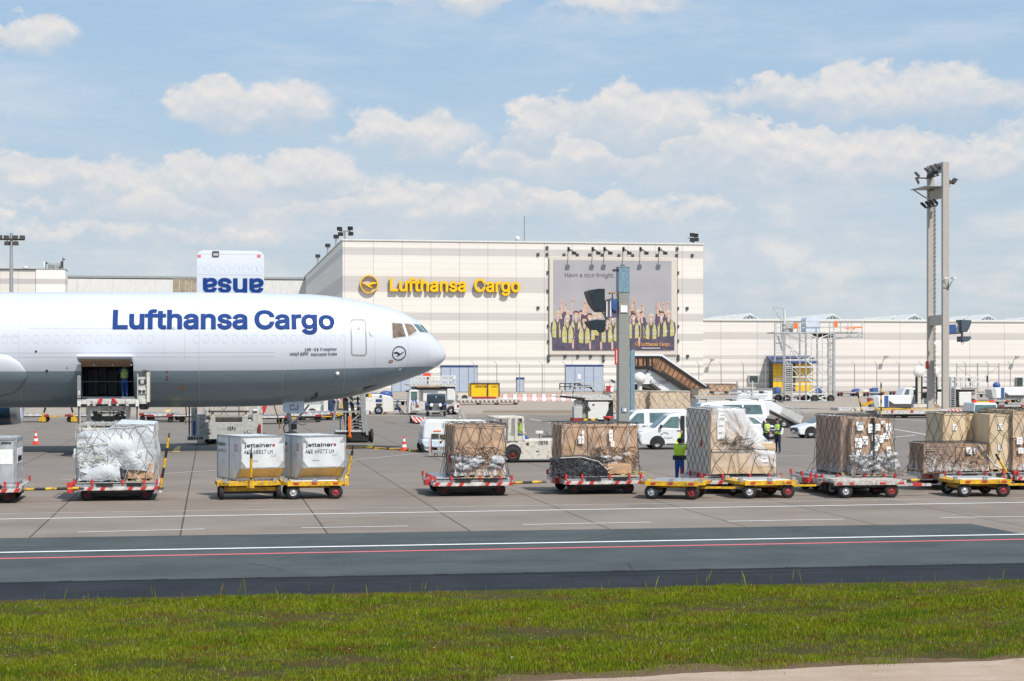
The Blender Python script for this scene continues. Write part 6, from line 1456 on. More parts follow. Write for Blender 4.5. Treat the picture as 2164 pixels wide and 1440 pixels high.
e = MB(); F.pb(e, 153.5, 960, 171, 972, .3, .8, 'hub'); F.pb(e, 156, 949, 164, 961, .35, .7, 'white'); 
for px in (157, 168): F.pb(e, px-2, 970, px+2, 975, .4, .6, 'black')
e.build('outrigger_foot', o)
e = MB(); 
for a in (0, 1.5): F.pl(e, 190, 862, 268, 925, 1.5+a, .16, 'dark'); F.pl(e, 268, 862, 190, 925, 1.6+a, .16, 'dark')
for px, q_ in ((186, 190), (272, 268)): F.pl(e, px, 858, q_, 925, 1.2, .2, 'steelwhite')
F.pl(e, 188, 864, 272, 864, 1.15, .25, 'steelwhite'); F.pl(e, 193, 873, 268, 873, 1.3, .1, 'steelwhite'); F.pl(e, 193, 884, 268, 884, 1.4, .2, 'dark')
for px in (205, 214, 232, 240, 250, 259): F.pl(e, px, 856, px+1, 918, 1.2, .05, 'dark')
for px in (200, 258): F.pb(e, px-3, 868, px+4, 905, 1.25, 1.5, 'dark')
e.build('scissor_lift', o)
e = MB(); F.pb(e, 172, 905, 290, 930, .8, 4.5, 'steelwhite'); F.pb(e, 180, 930, 285, 948, .9, 4.4, 'dark'); e.build('chassis', o, bevel=.03)
for x in (-1.1, 1.1):
    for y in (1.2, 4.): wheel(o, x, y, .35, .35, .3)
e = MB(); F.pb(e, 291, 797, 311, 848, .55, .62, 'lightgrey'); F.pb(e, 310, 787, 316, 850, .4, 1.5, 'cream'); F.pl(e, 291, 789, 291, 850, .5, .05, 'lightgrey'); F.pl(e, 290, 789, 315, 789, .5, .05, 'dark'); F.pb(e, 293, 802, 309, 812, .5, .56, 'dark'); F.pb(e, 297, 803, 304, 811, .46, .5, 'lightgrey'); F.pb(e, 293, 822, 309, 832, .48, .56, 'white')
for px in (296, 304): e.lathe([(.001, -.02), (.08, 0), (.08, .04)], F.p(px, 827, .44), 'dark', 'y', 12)
F.pl(e, 303, 783, 303, 795, .9, .12, 'dark'); F.pl(e, 303, 784, 314, 786, .9, .14, 'dark', n=8); e.build('control_stand', o)
e = MB(); F.pb(e, 294, 850, 314, 866, .6, 1.6, 'black'); e.build('machinery_box', o, bevel=.1)
e = MB(); F.pl(e, 165, 795, 165, 842, .5, .04, 'lightgrey'); F.pl(e, 169, 795, 169, 842, .5, .04, 'lightgrey'); F.pl(e, 165, 795, 169, 795, .5, .04, 'lightgrey'); F.pb(e, 165, 826, 170, 834, .48, .6, 'white'); e.build('side_rail', o)
# loader 0176 beyond the fuselage
F = Fr(478, 941, Y=102)
o = thing('main_deck_loader', F, 'grey cargo loader numbered 0176 behind the fuselage under the raised door', 'cargo loader')
e = MB(); F.pb(e, 433, 893, 535, 928, 0, 6, 'lightgrey'); F.pb(e, 437, 906, 444, 916, -.04, 0, 'grey'); e.build('body', o, bevel=.04)
e = MB(); F.pb(e, 452, 886, 514, 893, .02, .5, 'dark'); F.pb(e, 445, 880, 455, 893, 0, .4, 'lightgrey'); F.pb(e, 512, 880, 524, 893, 0, .4, 'lightgrey'); F.pl(e, 440, 870, 526, 870, .2, .1, 'dark'); F.pl(e, 440, 885, 526, 885, .2, .14, 'dark'); e.build('front_frame', o)
for px in (441, 527): e = MB(); F.pb(e, px-4, 909, px+5, 916, -.05, 0, 'dark'); F.pb(e, px-3, 910, px, 915, -.07, -.05, 'white'); F.pb(e, px+1, 910, px+4, 915, -.07, -.05, 'white'); e.build('headlight', o)
p_ = F.p(481, 909.5, -.03); text('0176', .2, 'letterdark', o, p_, width=F.x(498)-F.x(481), bold=.02); p_ = F.p(515, 917, -.03); text('4', .16, 'letterdark', o, p_); p_ = F.p(472, 908, -.03); text('NCT', .07, 'grey', o, p_)
e = MB()
for px, w_ in ((408, .2), (414, .15), (438, .3), (449, .15), (505, .1), (521, .2), (549, .3)): F.pl(e, px, 845, px, 930 if px in (408, 549) else 893, .6, w_, 'steelwhite' if w_ > .15 else 'steel')
for px in (448, 518): F.pl(e, px, 856, px+3, 892, .3, .12, 'cream')
F.pl(e, 462, 856, 482, 878, .8, .06, 'steel'); F.pl(e, 482, 856, 466, 878, .8, .06, 'steel'); e.build('lift_mast', o)
e = MB(); F.pb(e, 396, 922, 434, 931, -.3, .8, 'steelwhite')
for k in range(6): F.pb(e, 399+k*5.5, 924, 402+k*5.5, 929, -.32, -.3, 'dark')
e.build('step', o)
e = MB(); F.pb(e, 412, 876, 433, 922, .5, 1.8, 'steelwhite'); F.pb(e, 415, 880, 422, 920, .46, .5, 'white'); F.pb(e, 408, 890, 413, 921, .4, .8, 'bluep'); e.build('side_box', o, bevel=.05)
e = MB(); F.pb(e, 534, 870, 548, 921, .4, 2, 'lightgrey'); F.pb(e, 534, 866, 545, 870, .3, 2, 'white'); F.pb(e, 546, 897, 552, 917, .2, .5, 'hubred'); e.build('side_column', o, bevel=.05)
e = MB(); F.pl(e, 392, 848, 394, 880, .2, .07, 'yellow'); F.pl(e, 391, 880, 393, 898, .2, .05, 'yellow'); F.pl(e, 400, 850, 400, 920, .1, .08, 'dark'); e.build('safety_bar', o)
for px in (444, 524): wheel(o, F.x(px), 1., .38, .38, .3); wheel(o, F.x(px), 5., .38, .38, .3)
wheel(o, F.x(545), .3, .28, .28, .2)
e = MB(); F.pb(e, 536, 918, 566, 932, .2, 3, 'dark'); e.build('drive_unit', o, bevel=.1)
# steps / maintenance stair behind the nose
F = Fr(748, 936); o = thing('maintenance_steps', F, 'wheeled grey steel access steps with an orange hoist beside the nose gear', 'steps')
e = MB(); F.pb(e, 712, 912, 782, 933, 0, 2.2, 'black'); F.pb(e, 708, 910.5, 778, 914, -.05, 2.2, 'steel'); e.build('base', o, bevel=.03)
e = MB(); F.pl(e, 700, 922, 713, 838, -.02, .12, 'steel'); F.pl(e, 776, 920, 765, 820, -.05, .14, 'steel'); F.pl(e, 769, 914, 761, 820, -.08, .14, 'steel'); F.pl(e, 730, 838, 768, 868, .1, .09, 'steel'); F.pl(e, 768, 869, 720, 910, .1, .07, 'steel'); F.pl(e, 714, 871, 770, 870, .05, .1, 'steel'); F.pl(e, 730, 868, 730, 910, .1, .08, 'steel'); F.pl(e, 741, 838, 752, 910, .3, .2, 'black'); F.pl(e, 756, 838, 757, 910, .3, .1, 'black')
F.pl(e, 729, 835, 734, 912, .3, .3, 'black'); F.pl(e, 719, 883, 719, 912, .1, .07, 'dark'); F.pl(e, 724, 880, 724, 912, .1, .07, 'steel'); e.build('frame', o)
e = MB()
for py in (886, 893, 899, 906): F.pb(e, 745, py, 770, py+1.4, .1, .7, 'dark'); F.pb(e, 745, py+1.6, 770, py+2.6, .08, .12, 'steel')
e.build('treads', o)
e = MB(); F.pl(e, 739, 882, 739, 924, -.1, .12, 'orange', n=8); e.lathe([(.09, -.03), (.13, 0), (.09, .03)], F.p(739, 923, -.14), 'orange', 'y', 14); F.pb(e, 736, 881, 742, 912, -.14, -.02, 'orange'); e.build('hoist', o)
for px in (785.5,): wheel(o, F.x(px), 0.1, .38, .38, .16, 'x'); wheel(o, F.x(px+5), 1.6, .38, .38, .16, 'x')
wheel(o, F.x(716), .2, .25, .25, .15, 'x')
for px, py in ((722, 852), (716, 870)): e = MB(); F.pl(e, px, py, px-1, py+10, -.1, .1, 'yellow'); e.build('yellow_tag', o)
# small tug with the sitting worker
F = Fr(813, 876); o = thing('white_tow_tractor', F, 'low white tow tractor with blue stripes under the aircraft nose', 'tow tractor')
e = MB(); F.pp(e, [(772, 871), (772, 840), (776, 833), (806, 834), (826, 838), (831, 844), (831, 872)], 0, 2.1, 'white'); e.build('body', o, bevel=.08)
e = MB(); F.pb(e, 802, 835, 807, 841, -.03, .05, 'bluep'); F.pb(e, 794, 844, 807, 850, -.03, .05, 'navyp'); F.pb(e, 795, 853, 807, 858, -.03, .04, 'dark'); F.pb(e, 808, 836, 809, 870, -.02, .04, 'lightgrey'); e.build('side_panels', o)
e = MB(); F.pb(e, 772, 832.5, 786, 839, -.03, .02, 'hazard'); e.build('hazard_stripe', o); e = MB(); F.pb(e, 776, 868, 783, 870, -.03, .02, 'red'); e.build('tail_light', o)
wheel(o, F.x(800), .1, .4, .42, .35, hub='bluep'); wheel(o, F.x(778), .3, .3, .32, .3)
e = MB(); F.pl(e, 812, 870, 829, 867, .3, .25, 'yellow', n=8); F.pl(e, 811, 874, 832, 866, .3, .12, 'yellow', n=8); e.build('tow_bar', o)
# far loader truck with cab
F = Fr(930, 877); o = thing('loader_truck', F, 'white high-loader truck with railed platform and cab behind the vintage car', 'loader truck')
e = MB(); F.pp(e, [(862, 812.5), (868, 815.5), (964, 818), (966, 812)], 0, 4, 'steelwhite'); F.pb(e, 878, 818, 962, 824, .2, 3.8, 'dark'); F.pb(e, 880, 816, 930, 819, -.1, 0, 'carddark'); e.build('platform', o)
e = MB(); rail(e, F, 868, 908, 796, 812, 0, 5, 'white', .1); rail(e, F, 932, 962, 795, 812, 0, 2, 'white', .1); rail(e, F, 870, 962, 799, 812, 3.8, 6, 'lightgrey', .08); F.pb(e, 957, 794, 963, 803, -.1, .3, 'white'); e.build('railing', o)
e = MB(); F.pp(e, [(863, 873), (865, 828), (868, 824), (881, 824), (884, 828), (885, 873)], 0, 1.9, 'white'); e.build('cab', o, bevel=.06); e = MB(); F.pb(e, 869, 828, 882, 845, -.05, .02, 'greenglass'); e.build('cab_window', o)
e = MB(); F.pb(e, 858, 825, 864, 829, -.2, .2, 'dark'); e.build('mirror', o)
e = MB(); F.pb(e, 894, 821, 962, 848, .3, 3.5, 'white'); F.pb(e, 945, 822, 960, 846, .1, .3, 'white'); F.pb(e, 936, 848, 965, 868, .4, 3.2, 'steelwhite'); F.pb(e, 880, 852, 970, 872, 1, 3.2, 'lightgrey'); e.build('body', o, bevel=.04)
e = MB(); F.pb(e, 870, 850, 898, 868, -.2, .1, 'steelwhite'); e.build('stabiliser', o); e = MB(); F.pb(e, 960, 855, 972, 870, -.2, .1, 'white'); e.build('stabiliser', o)
for px in (880, 966): e = MB(); F.pb(e, px, 856, px+5, 861, -.25, -.19, 'hubred'); e.build('marker_plate', o)
for px in (873, 955, 965): wheel(o, F.x(px), .3, .4, .42, .35)
wheel(o, F.x(960), 2.8, .4, .42, .35)
e = MB(); F.pb(e, 895, 789, 910, 797, 1, 1.3, 'conered'); F.pl(e, 903, 797, 903, 812, 1.1, .1, 'dark'); F.pb(e, 903, 798, 909, 806, 1, 1.2, 'dark'); e.build('red_sign', o)
F2 = Fr(873, 877); 
JD = fz(.9, dict(ST)); 
dp = person((F2.X, F2.Y-.02, .95), R(20), SIT, dict(CB, top='navycloth', arm='navycloth'), 'driver in green vest sitting in the loader truck cab'); 
# vintage car on a pallet dolly
F = Fr(921, 896); o = thing('vehicle_pallet_dolly', F, 'dolly with red-white striped edges carrying the black vintage car', 'dolly')
e = MB(); x0, x1 = F.x(878), F.x(958); z_ = F.z(881, 0, 0); e.prism([(x0+.3, z_-.5), (x0, z_), (x1, z_), (x1-.1, z_-.5)], 0, 5, 'grey'); e.build('deck', o)
e = MB(); F.pp(e, [(868.5, 878.5), (878, 881.5), (878.5, 893.5), (871.5, 890)], -.1, 0, 'chevron'); F.pb(e, 878, 882, 900, 893, -.06, -.01, 'chevron'); e.build('striped_edge', o)
for px in (884, 893, 948): wheel(o, F.x(px), .5, .2, .24, .3); wheel(o, F.x(px), 4, .2, .24, .3)
zc = z_; VC = thing('vintage_car', tuple(F.w(F.x(921, .4), .4, zc)), 'black vintage car with big round headlamps strapped on a dolly, facing the camera', 'car'); VC.rotation_euler.z = YAW-R(8)
M['vblack'] = mat('glossy_black_paint', (.012, .016, .022), .15, coat=.8)
e = MB(); e.prismx([(.1, .5), (.1, 1.0), (1.5, 1.12), (1.75, 1.62), (2.2, 1.78), (3.6, 1.76), (3.9, 1.2), (4., .5)], -.48, .48, 'vblack'); e.prismx([(1.5, 1.1), (1.8, 1.62), (2.2, 1.76), (3.5, 1.74), (3.8, 1.1), (3.8, .5), (1.5, .5)], -.75, .75, 'vblack'); e.build('body', VC, bevel=.06)
e = MB(); e.add([(-.6, 1.6, 1.2), (.6, 1.6, 1.2), (.56, 1.76, 1.58), (-.56, 1.76, 1.58)], [(0, 1, 2, 3)], 'glass'); e.bar((0, 1.58, 1.2), (0, 1.74, 1.58), .04, 'steel'); e.build('windscreen', VC)
e = MB(); e.box(-.3, .3, .02, .1, .45, 1.02, 'steel'); 
for k in range(9): e.box(-.27+k*.064, -.25+k*.064, 0, .03, .5, .98, 'black')
e.build('radiator', VC, bevel=.0)
for sx in (-1, 1):
    e = MB(); e.prismx([(-.15, .45), (-.05, .8), (.3, .98), (.9, .9), (1.5, .5), (1.5, .42), (.9, .7), (.3, .82), (0, .55)], sx*.5 if sx > 0 else -.84, .84 if sx > 0 else -.5, 'vblack'); e.build('mudguard', VC, bevel=.03)
    e = MB(); e.lathe([(.001, -.02), (.13, 0), (.15, .02), (.1, .2), (.02, .28)], (sx*.34, -.12, .9), 'hub', 'y', 20); e.lathe([(.001, -.03), (.12, -.01)], (sx*.34, -.12, .9), 'conewhite', 'y', 20); e.build('headlamp', VC)
    e = MB(); e.sphere((sx*.7, -.1, .95), .12, 'bluep', 8); e.build('side_lamp', VC)
    for y_ in (.3, 3.1): wheel(VC, sx*.68, y_, .36, .36, .16, 'x', 'navyp')
e = MB(); e.bar((-.85, -.25, .45), (.85, -.25, .45), .05, 'hub'); e.build('bumper', VC)
e = MB(); e.box(-.3, .3, -.3, -.27, .2, .34, 'black'); pl_ = e.build('number_plate', VC)
e = MB(); e.bar((-.45, -.2, .1), (-.2, -.1, .4), .03, 'netlight'); e.bar((.45, -.2, .1), (.7, .3, .4), .03, 'netlight'); e.build('strap', VC)
# ground power unit and trolley
F = Fr(950, 957); o = thing('ground_power_unit', F, 'rounded white ground power unit with grey skirt near the cones', 'power unit')
e = MB(); F.pp(e, [(893, 930), (895, 900), (900, 889), (908, 887.5), (1030, 889), (1040, 897), (1044, 930)], 0, 1.9, 'carwhite'); e.build('body', o, bevel=.12)
e = MB(); F.pp(e, [(891.5, 927), (1045, 927), (1045, 945), (899, 945), (893, 940)], -.03, 1.95, 'slategrey') if 'slategrey' in M else F.pp(e, [(891.5, 929), (1045, 929), (1045, 946), (899, 946), (893, 941)], -.03, 1.95, 'gdoor'); e.build('skirt', o, bevel=.05)
e = MB(); F.pb(e, 912, 917, 946, 927, -.05, 0, 'dark'); e.build('grille', o); e = MB(); F.pb(e, 916, 910, 932, 912.5, -.02, 0, 'orange'); F.pb(e, 934, 895, 948, 903, -.02, 0, 'lightgrey'); e.build('decal', o)
for px in (903, 1020): wheel(o, F.x(px), .1, .3, .34, .25); wheel(o, F.x(px), 1.7, .3, .34, .25)
F = Fr(931, 966); o = thing('hand_trolley', F, 'grey tubular hand trolley with a yellow-black bar before the power unit', 'trolley')
e = MB(); F.pb(e, 907, 953, 946, 957, 0, .7, 'steel'); F.pl(e, 907, 928, 909, 962, 0, .05, 'lightgrey'); F.pl(e, 911, 928, 912, 956, 0, .05, 'hubred'); F.pl(e, 928, 918, 928, 954, 0, .04, 'lightgrey'); F.pl(e, 928, 918, 946, 918, 0, .04, 'lightgrey'); F.pl(e, 946, 918, 946, 954, 0, .04, 'lightgrey'); e.build('frame', o)
e = MB(); 
for k in range(6): F.pl(e, 930+k*2.7, 937-k*3.8, 930+(k+1)*2.7, 937-(k+1)*3.8, .1, .1, 'yellow' if k % 2 else 'black', n=8)
e.build('handle', o)
for px in (921, 938): wheel(o, F.x(px), 0, .09, .09, .06)
F = Fr(975, 945); o = thing('step_ladder', F, 'aluminium step ladder standing behind the white power unit', 'ladder')
e = MB(); F.pl(e, 964, 896, 972, 866, 0, .08, 'steel'); F.pl(e, 984, 896, 975, 866, 0, .06, 'lightgrey'); F.pl(e, 966, 868, 979, 896, .5, .07, 'cream'); F.pl(e, 963, 868, 976, 896, .5, .07, 'cream'); F.pl(e, 960, 866, 976, 866, .2, .05, 'steel'); F.pl(e, 980, 875, 990, 896, .2, .04, 'lightgrey')
F.pl(e, 984, 896, 990, 940, .2, .06, 'steel'); F.pl(e, 964, 896, 958, 940, .2, .06, 'steel')
for k in range(4): F.pb(e, 965+k*2.8, 872+k*6, 971+k*2.8, 873+k*6, .1, .5, 'steel')
e.build('ladder_frame', o)
# tow tractor 0198
F = Fr(1125, 978); o = thing('tow_tractor', F, 'scuffed cream tow tractor numbered 0198 with open cab', 'tow tractor')
M['tug'] = mat('scuffed_cream_paint', (.6, .57, .5), .5, var=.08, dirt=((.2, .13, .09), .55, 5))
e = MB(); F.pp(e, [(1093, 953), (1093, 929), (1177, 929), (1196, 932), (1200, 962), (1093, 962)], 0, 1.75, 'tug'); F.pb(e, 1068, 930, 1094, 962, .05, 1.7, 'tug'); e.build('body', o, bevel=.05)
e = MB(); F.pb(e, 1098, 961, 1172, 970, -.03, 1.75, 'tug'); F.pb(e, 1062, 962, 1205, 968, .3, 1.5, 'black'); e.build('sill', o)
e = MB(); F.pb(e, 1043, 900+2, 1107, 906-2, -.05, 0, 'tug') if 0 else None
z0 = F.z(940, 0); F.pp(e, [(1043, 881.5), (1046, 880.5), (1100, 880), (1107, 881), (1107, 886), (1043, 886)], -.03, 1.75, 'tug'); e.build('cab_roof', o, bevel=.03)
e = MB()
for px, qx, w_ in ((1077, 1076, .14), (1090.5, 1090.5, .12), (1105, 1107, .1)):
    for y in (.02, 1.68): F.pl(e, px, 884, qx, 932, y, w_, 'tug')
for y in (.02, 1.68): F.pl(e, 1045, 885, 1043, 940 if y > 1 else 915, y, .06, 'tug')
F.pl(e, 1057, 884, 1060, 898, .05, .08, 'dark'); F.pb(e, 1074, 922, 1107, 932, 0, 1.7, 'tug'); e.build('cab_frame', o)
e = MB(); F.pb(e, 1077, 886, 1090, 921, .03, .05, 'clear'); F.pb(e, 1092, 886, 1106, 924, .03, .05, 'clear') 
def f_clear(k, p):
    oc = k.node('ShaderNodeTexCoord').outputs['Object']; p.inputs['Base Color'].default_value = (.3, .42, .4, 1); k.put(p.inputs['Alpha'], k.ramp(k.noise(oc, 3), .3, .7, .04, .16)); p.inputs['Roughness'].default_value = .05
M['clear'] = tri_mat('clear_glass', f_clear); e.build('cab_window', o)
e = MB(); F.pb(e, 1044, 940, 1070, 962, .1, 1.6, 'tug'); F.pb(e, 1050, 930, 1072, 942, .4, 1.4, 'black'); e.build('seat', o, bevel=.05)
e = MB(); F.pb(e, 1112, 936, 1118, 941, -.02, 0, 'dark'); F.pb(e, 1133, 953, 1139, 955, -.02, 0, 'dark')
for k in range(3): F.pb(e, 1169, 934+k*7, 1176, 939+k*7, -.02, 0, 'black')
e.build('vents', o)
p_ = F.p(1138.5, 940, -.03); text('0198', .18, 'letterdark', o, p_, width=F.x(1158)-F.x(1138.5), bold=.02); p_ = F.p(1131, 936, -.03); text('NCT', .07, 'grey', o, p_)
e = MB(); F.pl(e, 1140, 914, 1140, 930, .1, .03, 'dark'); F.pb(e, 1132, 911, 1148, 917, .0, .1, 'white'); e.build('mirror', o, bevel=.02)
e = MB(); F.pl(e, 1146, 923, 1168, 922, .6, .08, 'dark', n=6); F.pl(e, 1152, 912, 1160, 922, .6, .04, 'dark'); F.pl(e, 1169, 921, 1200, 921, .6, .2, 'orange', n=10); F.pl(e, 1176, 925, 1177, 932, .6, .08, 'steel'); e.build('beacon_hose', o)
for px in (1084, 1192):
    for y in (.0, 1.6): wheel(o, F.x(px), y+.1, .38, .38, .28, hub='hubdark' if px < 1100 else 'hub')
e = MB(); c_ = F.p(1084, 955, 0); 
for i in range(12):
    a0, a1 = math.pi*i/12, math.pi*(i+1)/12; e.add([(c_[0]+.5*math.cos(a0), -.03, c_[2]-.05+.5*math.sin(a0)), (c_[0]+.5*math.cos(a1), -.03, c_[2]-.05+.5*math.sin(a1)), (c_[0]+.4*math.cos(a1), -.03, c_[2]-.05+.4*math.sin(a1)), (c_[0]+.4*math.cos(a0), -.03, c_[2]-.05+.4*math.sin(a0))], [(0, 3, 2, 1)], 'tug')
    e.add([(c_[0]+.4*math.cos(a0), -.02, c_[2]-.05+.4*math.sin(a0)), (c_[0]+.4*math.cos(a1), -.02, c_[2]-.05+.4*math.sin(a1)), (c_[0], -.02, c_[2]-.05)], [(0, 2, 1)], 'black')
e.build('wheel_arch', o)
wl = F.w(F.x(1090, .5), .5, .45); person((wl.x, wl.y, .72), R(80), SIT, dict(CB, top='vest', arm='vest', leg='bluecloth'), 'driver in a green jacket sitting in the cream tow tractor', vest=False)
# ---------------------------------------------------------------- vans and cars
def vehicle(name, F, label, cat, prof, up, belt, W, wins, wheels, flip=False, rz=None, grp=None, paint='carwhite', wr=.33, hub='hub', ins=.2):
    """prof/up: side outlines (x from the nose, z); wins: side window outlines; flip: nose to the right"""
    o = thing(name, F, label, cat, grp)
    if rz is not None: o.rotation_euler.z = rz
    L = max(p[0] for p in prof); fx = (lambda x: x) if not flip else (lambda x: L-x); tp = lambda x, z: max(0, z-belt)*ins
    e = MB(); e.prism([(fx(x), z) for x, z in prof], 0, W, paint); e.build('body', o, bevel=.07)
    e = MB(); e.prism([(fx(x), z) for x, z in up], .02, W-.02, paint, tp); e.build('cabin', o, bevel=.05)
    for wn in wins:
        e = MB(); P_ = [(fx(x), z) for x, z in wn]
        ar = sum(P_[i][0]*P_[(i+1) % len(P_)][1]-P_[(i+1) % len(P_)][0]*P_[i][1] for i in range(len(P_)))
        if ar < 0: P_ = P_[::-1]
        e.add([(x, .02+tp(x, z)-.012, z) for x, z in P_], [tuple(range(len(P_)))], 'greenglass'); e.add([(x, W-.02-tp(x, z)+.012, z) for x, z in P_], [tuple(range(len(P_)-1, -1, -1))], 'greenglass'); e.build('side_window', o)
    (ax, az), (bx, bz) = up[0], up[1]; e = MB(); i0, i1 = tp(0, az)+.1, tp(0, bz)+.1; k0, k1 = .12, .9
    q0 = (ax+(bx-ax)*k0, az+(bz-az)*k0); q1 = (ax+(bx-ax)*k1, az+(bz-az)*k1); off = .02
    vs = [(fx(q0[0]-off), i0+.03, q0[1]+off), (fx(q0[0]-off), W-i0-.03, q0[1]+off), (fx(q1[0]-off), W-i1-.02, q1[1]+off), (fx(q1[0]-off), i1+.02, q1[1]+off)]
    e.add(vs, [(0, 1, 2, 3) if flip else (3, 2, 1, 0)], 'greenglass'); e.build('windscreen', o)
    for sy in (.16, W-.16):
        e = MB(); e.cb((fx(.06), sy+.06 if sy < 1 else sy-.06, belt-.3), (.14, .26, .16), 'conewhite'); e.build('headlight', o, bevel=.02)
    e = MB(); e.cb((fx(.0), W/2, .5), (.08, W-.5, .2), 'dark'); e.cb((fx(.02), W/2, belt-.32), (.06, W-.9, .1), 'dark'); e.cb((fx(-.03), W/2, .42), (.04, .5, .11), 'paper'); e.build('grille', o)
    for wx in wheels:
        e = MB(); 
        for i in range(12):
            a0, a1 = math.pi*i/12-.2*(i == 0), math.pi*(i+1)/12+.2*(i == 11); cx = fx(wx); e.add([(cx+(wr+.09)*math.cos(a0), -.006, wr+(wr+.09)*math.sin(a0)), (cx+(wr+.09)*math.cos(a1), -.006, wr+(wr+.09)*math.sin(a1)), (cx, -.006, wr)], [(0, 2, 1)], 'black')
        e.build('wheel_arch', o)
        for y in (.1, W-.1): wheel(o, fx(wx), y, wr, wr, .21, hub=hub)
    for dx_ in ([2.38, 1.1] if L < 4.5 else [2.3, 1.15, 3.6]):
        e = MB(); e.box(fx(dx_)-.012, fx(dx_)+.012, -.004, .001, .35, belt, 'grey'); e.build('door_seam', o)
    e = MB(); e.box(min(fx(2.), fx(2.2)), max(fx(2.), fx(2.2)), -.025, 0, belt-.13, belt-.09, 'dark'); e.build('door_handle', o)
    e = MB(); e.box(min(fx(wheels[0]+.5), fx(wheels[1]-.5)), max(fx(wheels[0]+.5), fx(wheels[1]-.5)), -.012, 0, .24, .33, 'dark'); e.build('sill', o)
    e = MB(); e.cb((fx(up[0][0]+.35), -.1, belt+.12), (.12, .16, .2), 'black'); e.build('mirror', o, bevel=.03)
    return o, fx, tp
VP = [(.12, .25), (0, .5), (.03, .85), (.2, .98), (.85, 1.14), (4.9, 1.14), (4.9, .45), (4.82, .25)]
VU = [(.78, 1.1), (1.62, 1.86), (2.1, 1.95), (4.55, 1.97), (4.8, 1.84), (4.9, 1.1)]
W1 = [(1.15, 1.2), (1.72, 1.74), (2.12, 1.76), (2.12, 1.14)]; W2 = [(2.45, 1.2), (2.45, 1.76), (3.5, 1.77), (3.5, 1.2)]; W3 = [(3.6, 1.2), (3.6, 1.77), (4.55, 1.76), (4.65, 1.2)]
v2, fx, tp = vehicle('van', Fr(1352, 951), 'white van with its sliding door open, nose to the left, beside the worker', 'van', VP, VU, 1.12, 1.9, [W1, W2, W3], (.95, 3.95), grp='white vans', rz=R(6))
e = MB(); e.box(2.2, 2.42, -.01, .03, .35, 1.8, 'black'); e.box(2.42, 2.48, -.03, .0, .3, 1.85, 'carwhite'); e.build('doorway_shade_panel', v2)  # flat black panel paints the shaded door opening; white strip is the door edge
e = MB(); e.box(2.7, 2.8, -.0, .06, 1.35, 1.7, 'hubred'); e.build('red_notice', v2)
def fraport(parent, x, y, z, s, rot=(R(90), 0, 0)):
    text('Fraport', .085*s, 'slate', parent, (x+.12*s, y, z-.12*s), rot=rot); e = MB()
    pts = [(0, 0), (.06, .1), (.14, .12), (.2, .2), (.27, .15), (.34, .17), (.42, .09)]
    for i in range(len(pts)-1): a, b_ = pts[i], pts[i+1]; e.bar((x+a[0]*s-.1*s, y, z+a[1]*s), (x+b_[0]*s-.1*s, y, z+b_[1]*s), .018*s, 'slate')
    e.build('horse_mark', parent)
fraport(v2, 1.2, -.015, .72, 1.1)
v1, fx, tp = vehicle('van', Fr(1286, 938), 'white van passing behind the thick grey mast', 'van', VP, VU, 1.12, 1.9, [W1, W2, W3], (.95, 3.95), grp='white vans')
v3, fx, tp = vehicle('van', Fr(1436, 919), 'long white van with ladders on its roof rack behind the big load', 'van', [(x*1.22 if x > 1 else x, z*1.1) for x, z in VP], [(x*1.22 if x > 2 else x, z*1.1) for x, z in VU], 1.23, 1.9, [[(x*1.22 if x > 2.2 else x, z*1.1) for x, z in w_] for w_ in (W1, W2, W3)], (.95, 4.9), grp='white vans')
e = MB()
for y in (.35, 1.5): e.bar((1.5, y, 2.36), (5.9, y, 2.36), .07, 'lightgrey')
for x in (1.9, 3.6, 5.4): e.bar((x, .2, 2.28), (x, 1.7, 2.28), .06, 'dark'); e.bar((x, .3, 2.15), (x, .3, 2.3), .05, 'dark')
e.build('roof_rack', v3)
e = MB()
for y in (.5, .8): e.bar((1.2, y, 2.5), (6.1, y, 2.5), .08, 'lightgrey')
for y in (1., 1.3): e.bar((1.8, y, 2.72), (6.3, y, 2.72), .08, 'lightgrey'); 
for k in range(14): e.bar((1.4+k*.34, .5, 2.5), (1.4+k*.34, .8, 2.5), .04, 'steel')
for x in (2.4, 3.4, 5.8): e.cb((x, .8, 2.75), (.12, .7, .16), 'dark')
e.build('ladder', v3)
CPf = [(.1, .22), (0, .42), (.03, .62), (.2, .74), (1.0, .92), (3.9, .96), (4.2, .9), (4.25, .5), (4.15, .22)]
CUf = [(.95, .88), (1.75, 1.38), (2.2, 1.48), (3.3, 1.46), (3.85, 1.2), (4.1, .9)]
cw1 = [(1.4, .98), (1.86, 1.34), (2.35, 1.38), (2.35, .98)]; cw2 = [(2.43, .98), (2.43, 1.38), (3.15, 1.37), (3.5, 1.2), (3.6, .98)]
c1, fx, tp = vehicle('parked_car', Fr(1688, 927), 'white hatchback with its front showing, left of the labelled load', 'car', CPf, CUf, .92, 1.8, [cw1, cw2], (.8, 3.4), grp='white cars', ins=.35)
c2, fx, tp = vehicle('parked_car', Fr(1514, 930), 'small white car behind the two standing men, nose to the right', 'car', CPf, CUf, .92, 1.8, [cw1, cw2], (.8, 3.4), flip=True, grp='white cars', ins=.35)
F = Fr(2085, 913, rz=R(0)); o = thing('service_car', F, 'white service car seen from behind with red lights on its roof, above the crates', 'car', 'white cars')
e = MB(); e.box(-.9, .9, 0, 4.4, .3, 1.05, 'carwhite'); e.build('body', o, bevel=.1); e = MB(); e.box(-.88, .88, .1, 3.4, 1.04, 1.98, 'carwhite', taper=.22, tx=.12); e.build('cabin', o, bevel=.07)
e = MB(); e.add([(-.78, .145, 1.3), (.78, .145, 1.3), (.7, .27, 1.84), (-.7, .27, 1.84)], [(0, 1, 2, 3)], 'greenglass'); e.build('rear_window', o); 
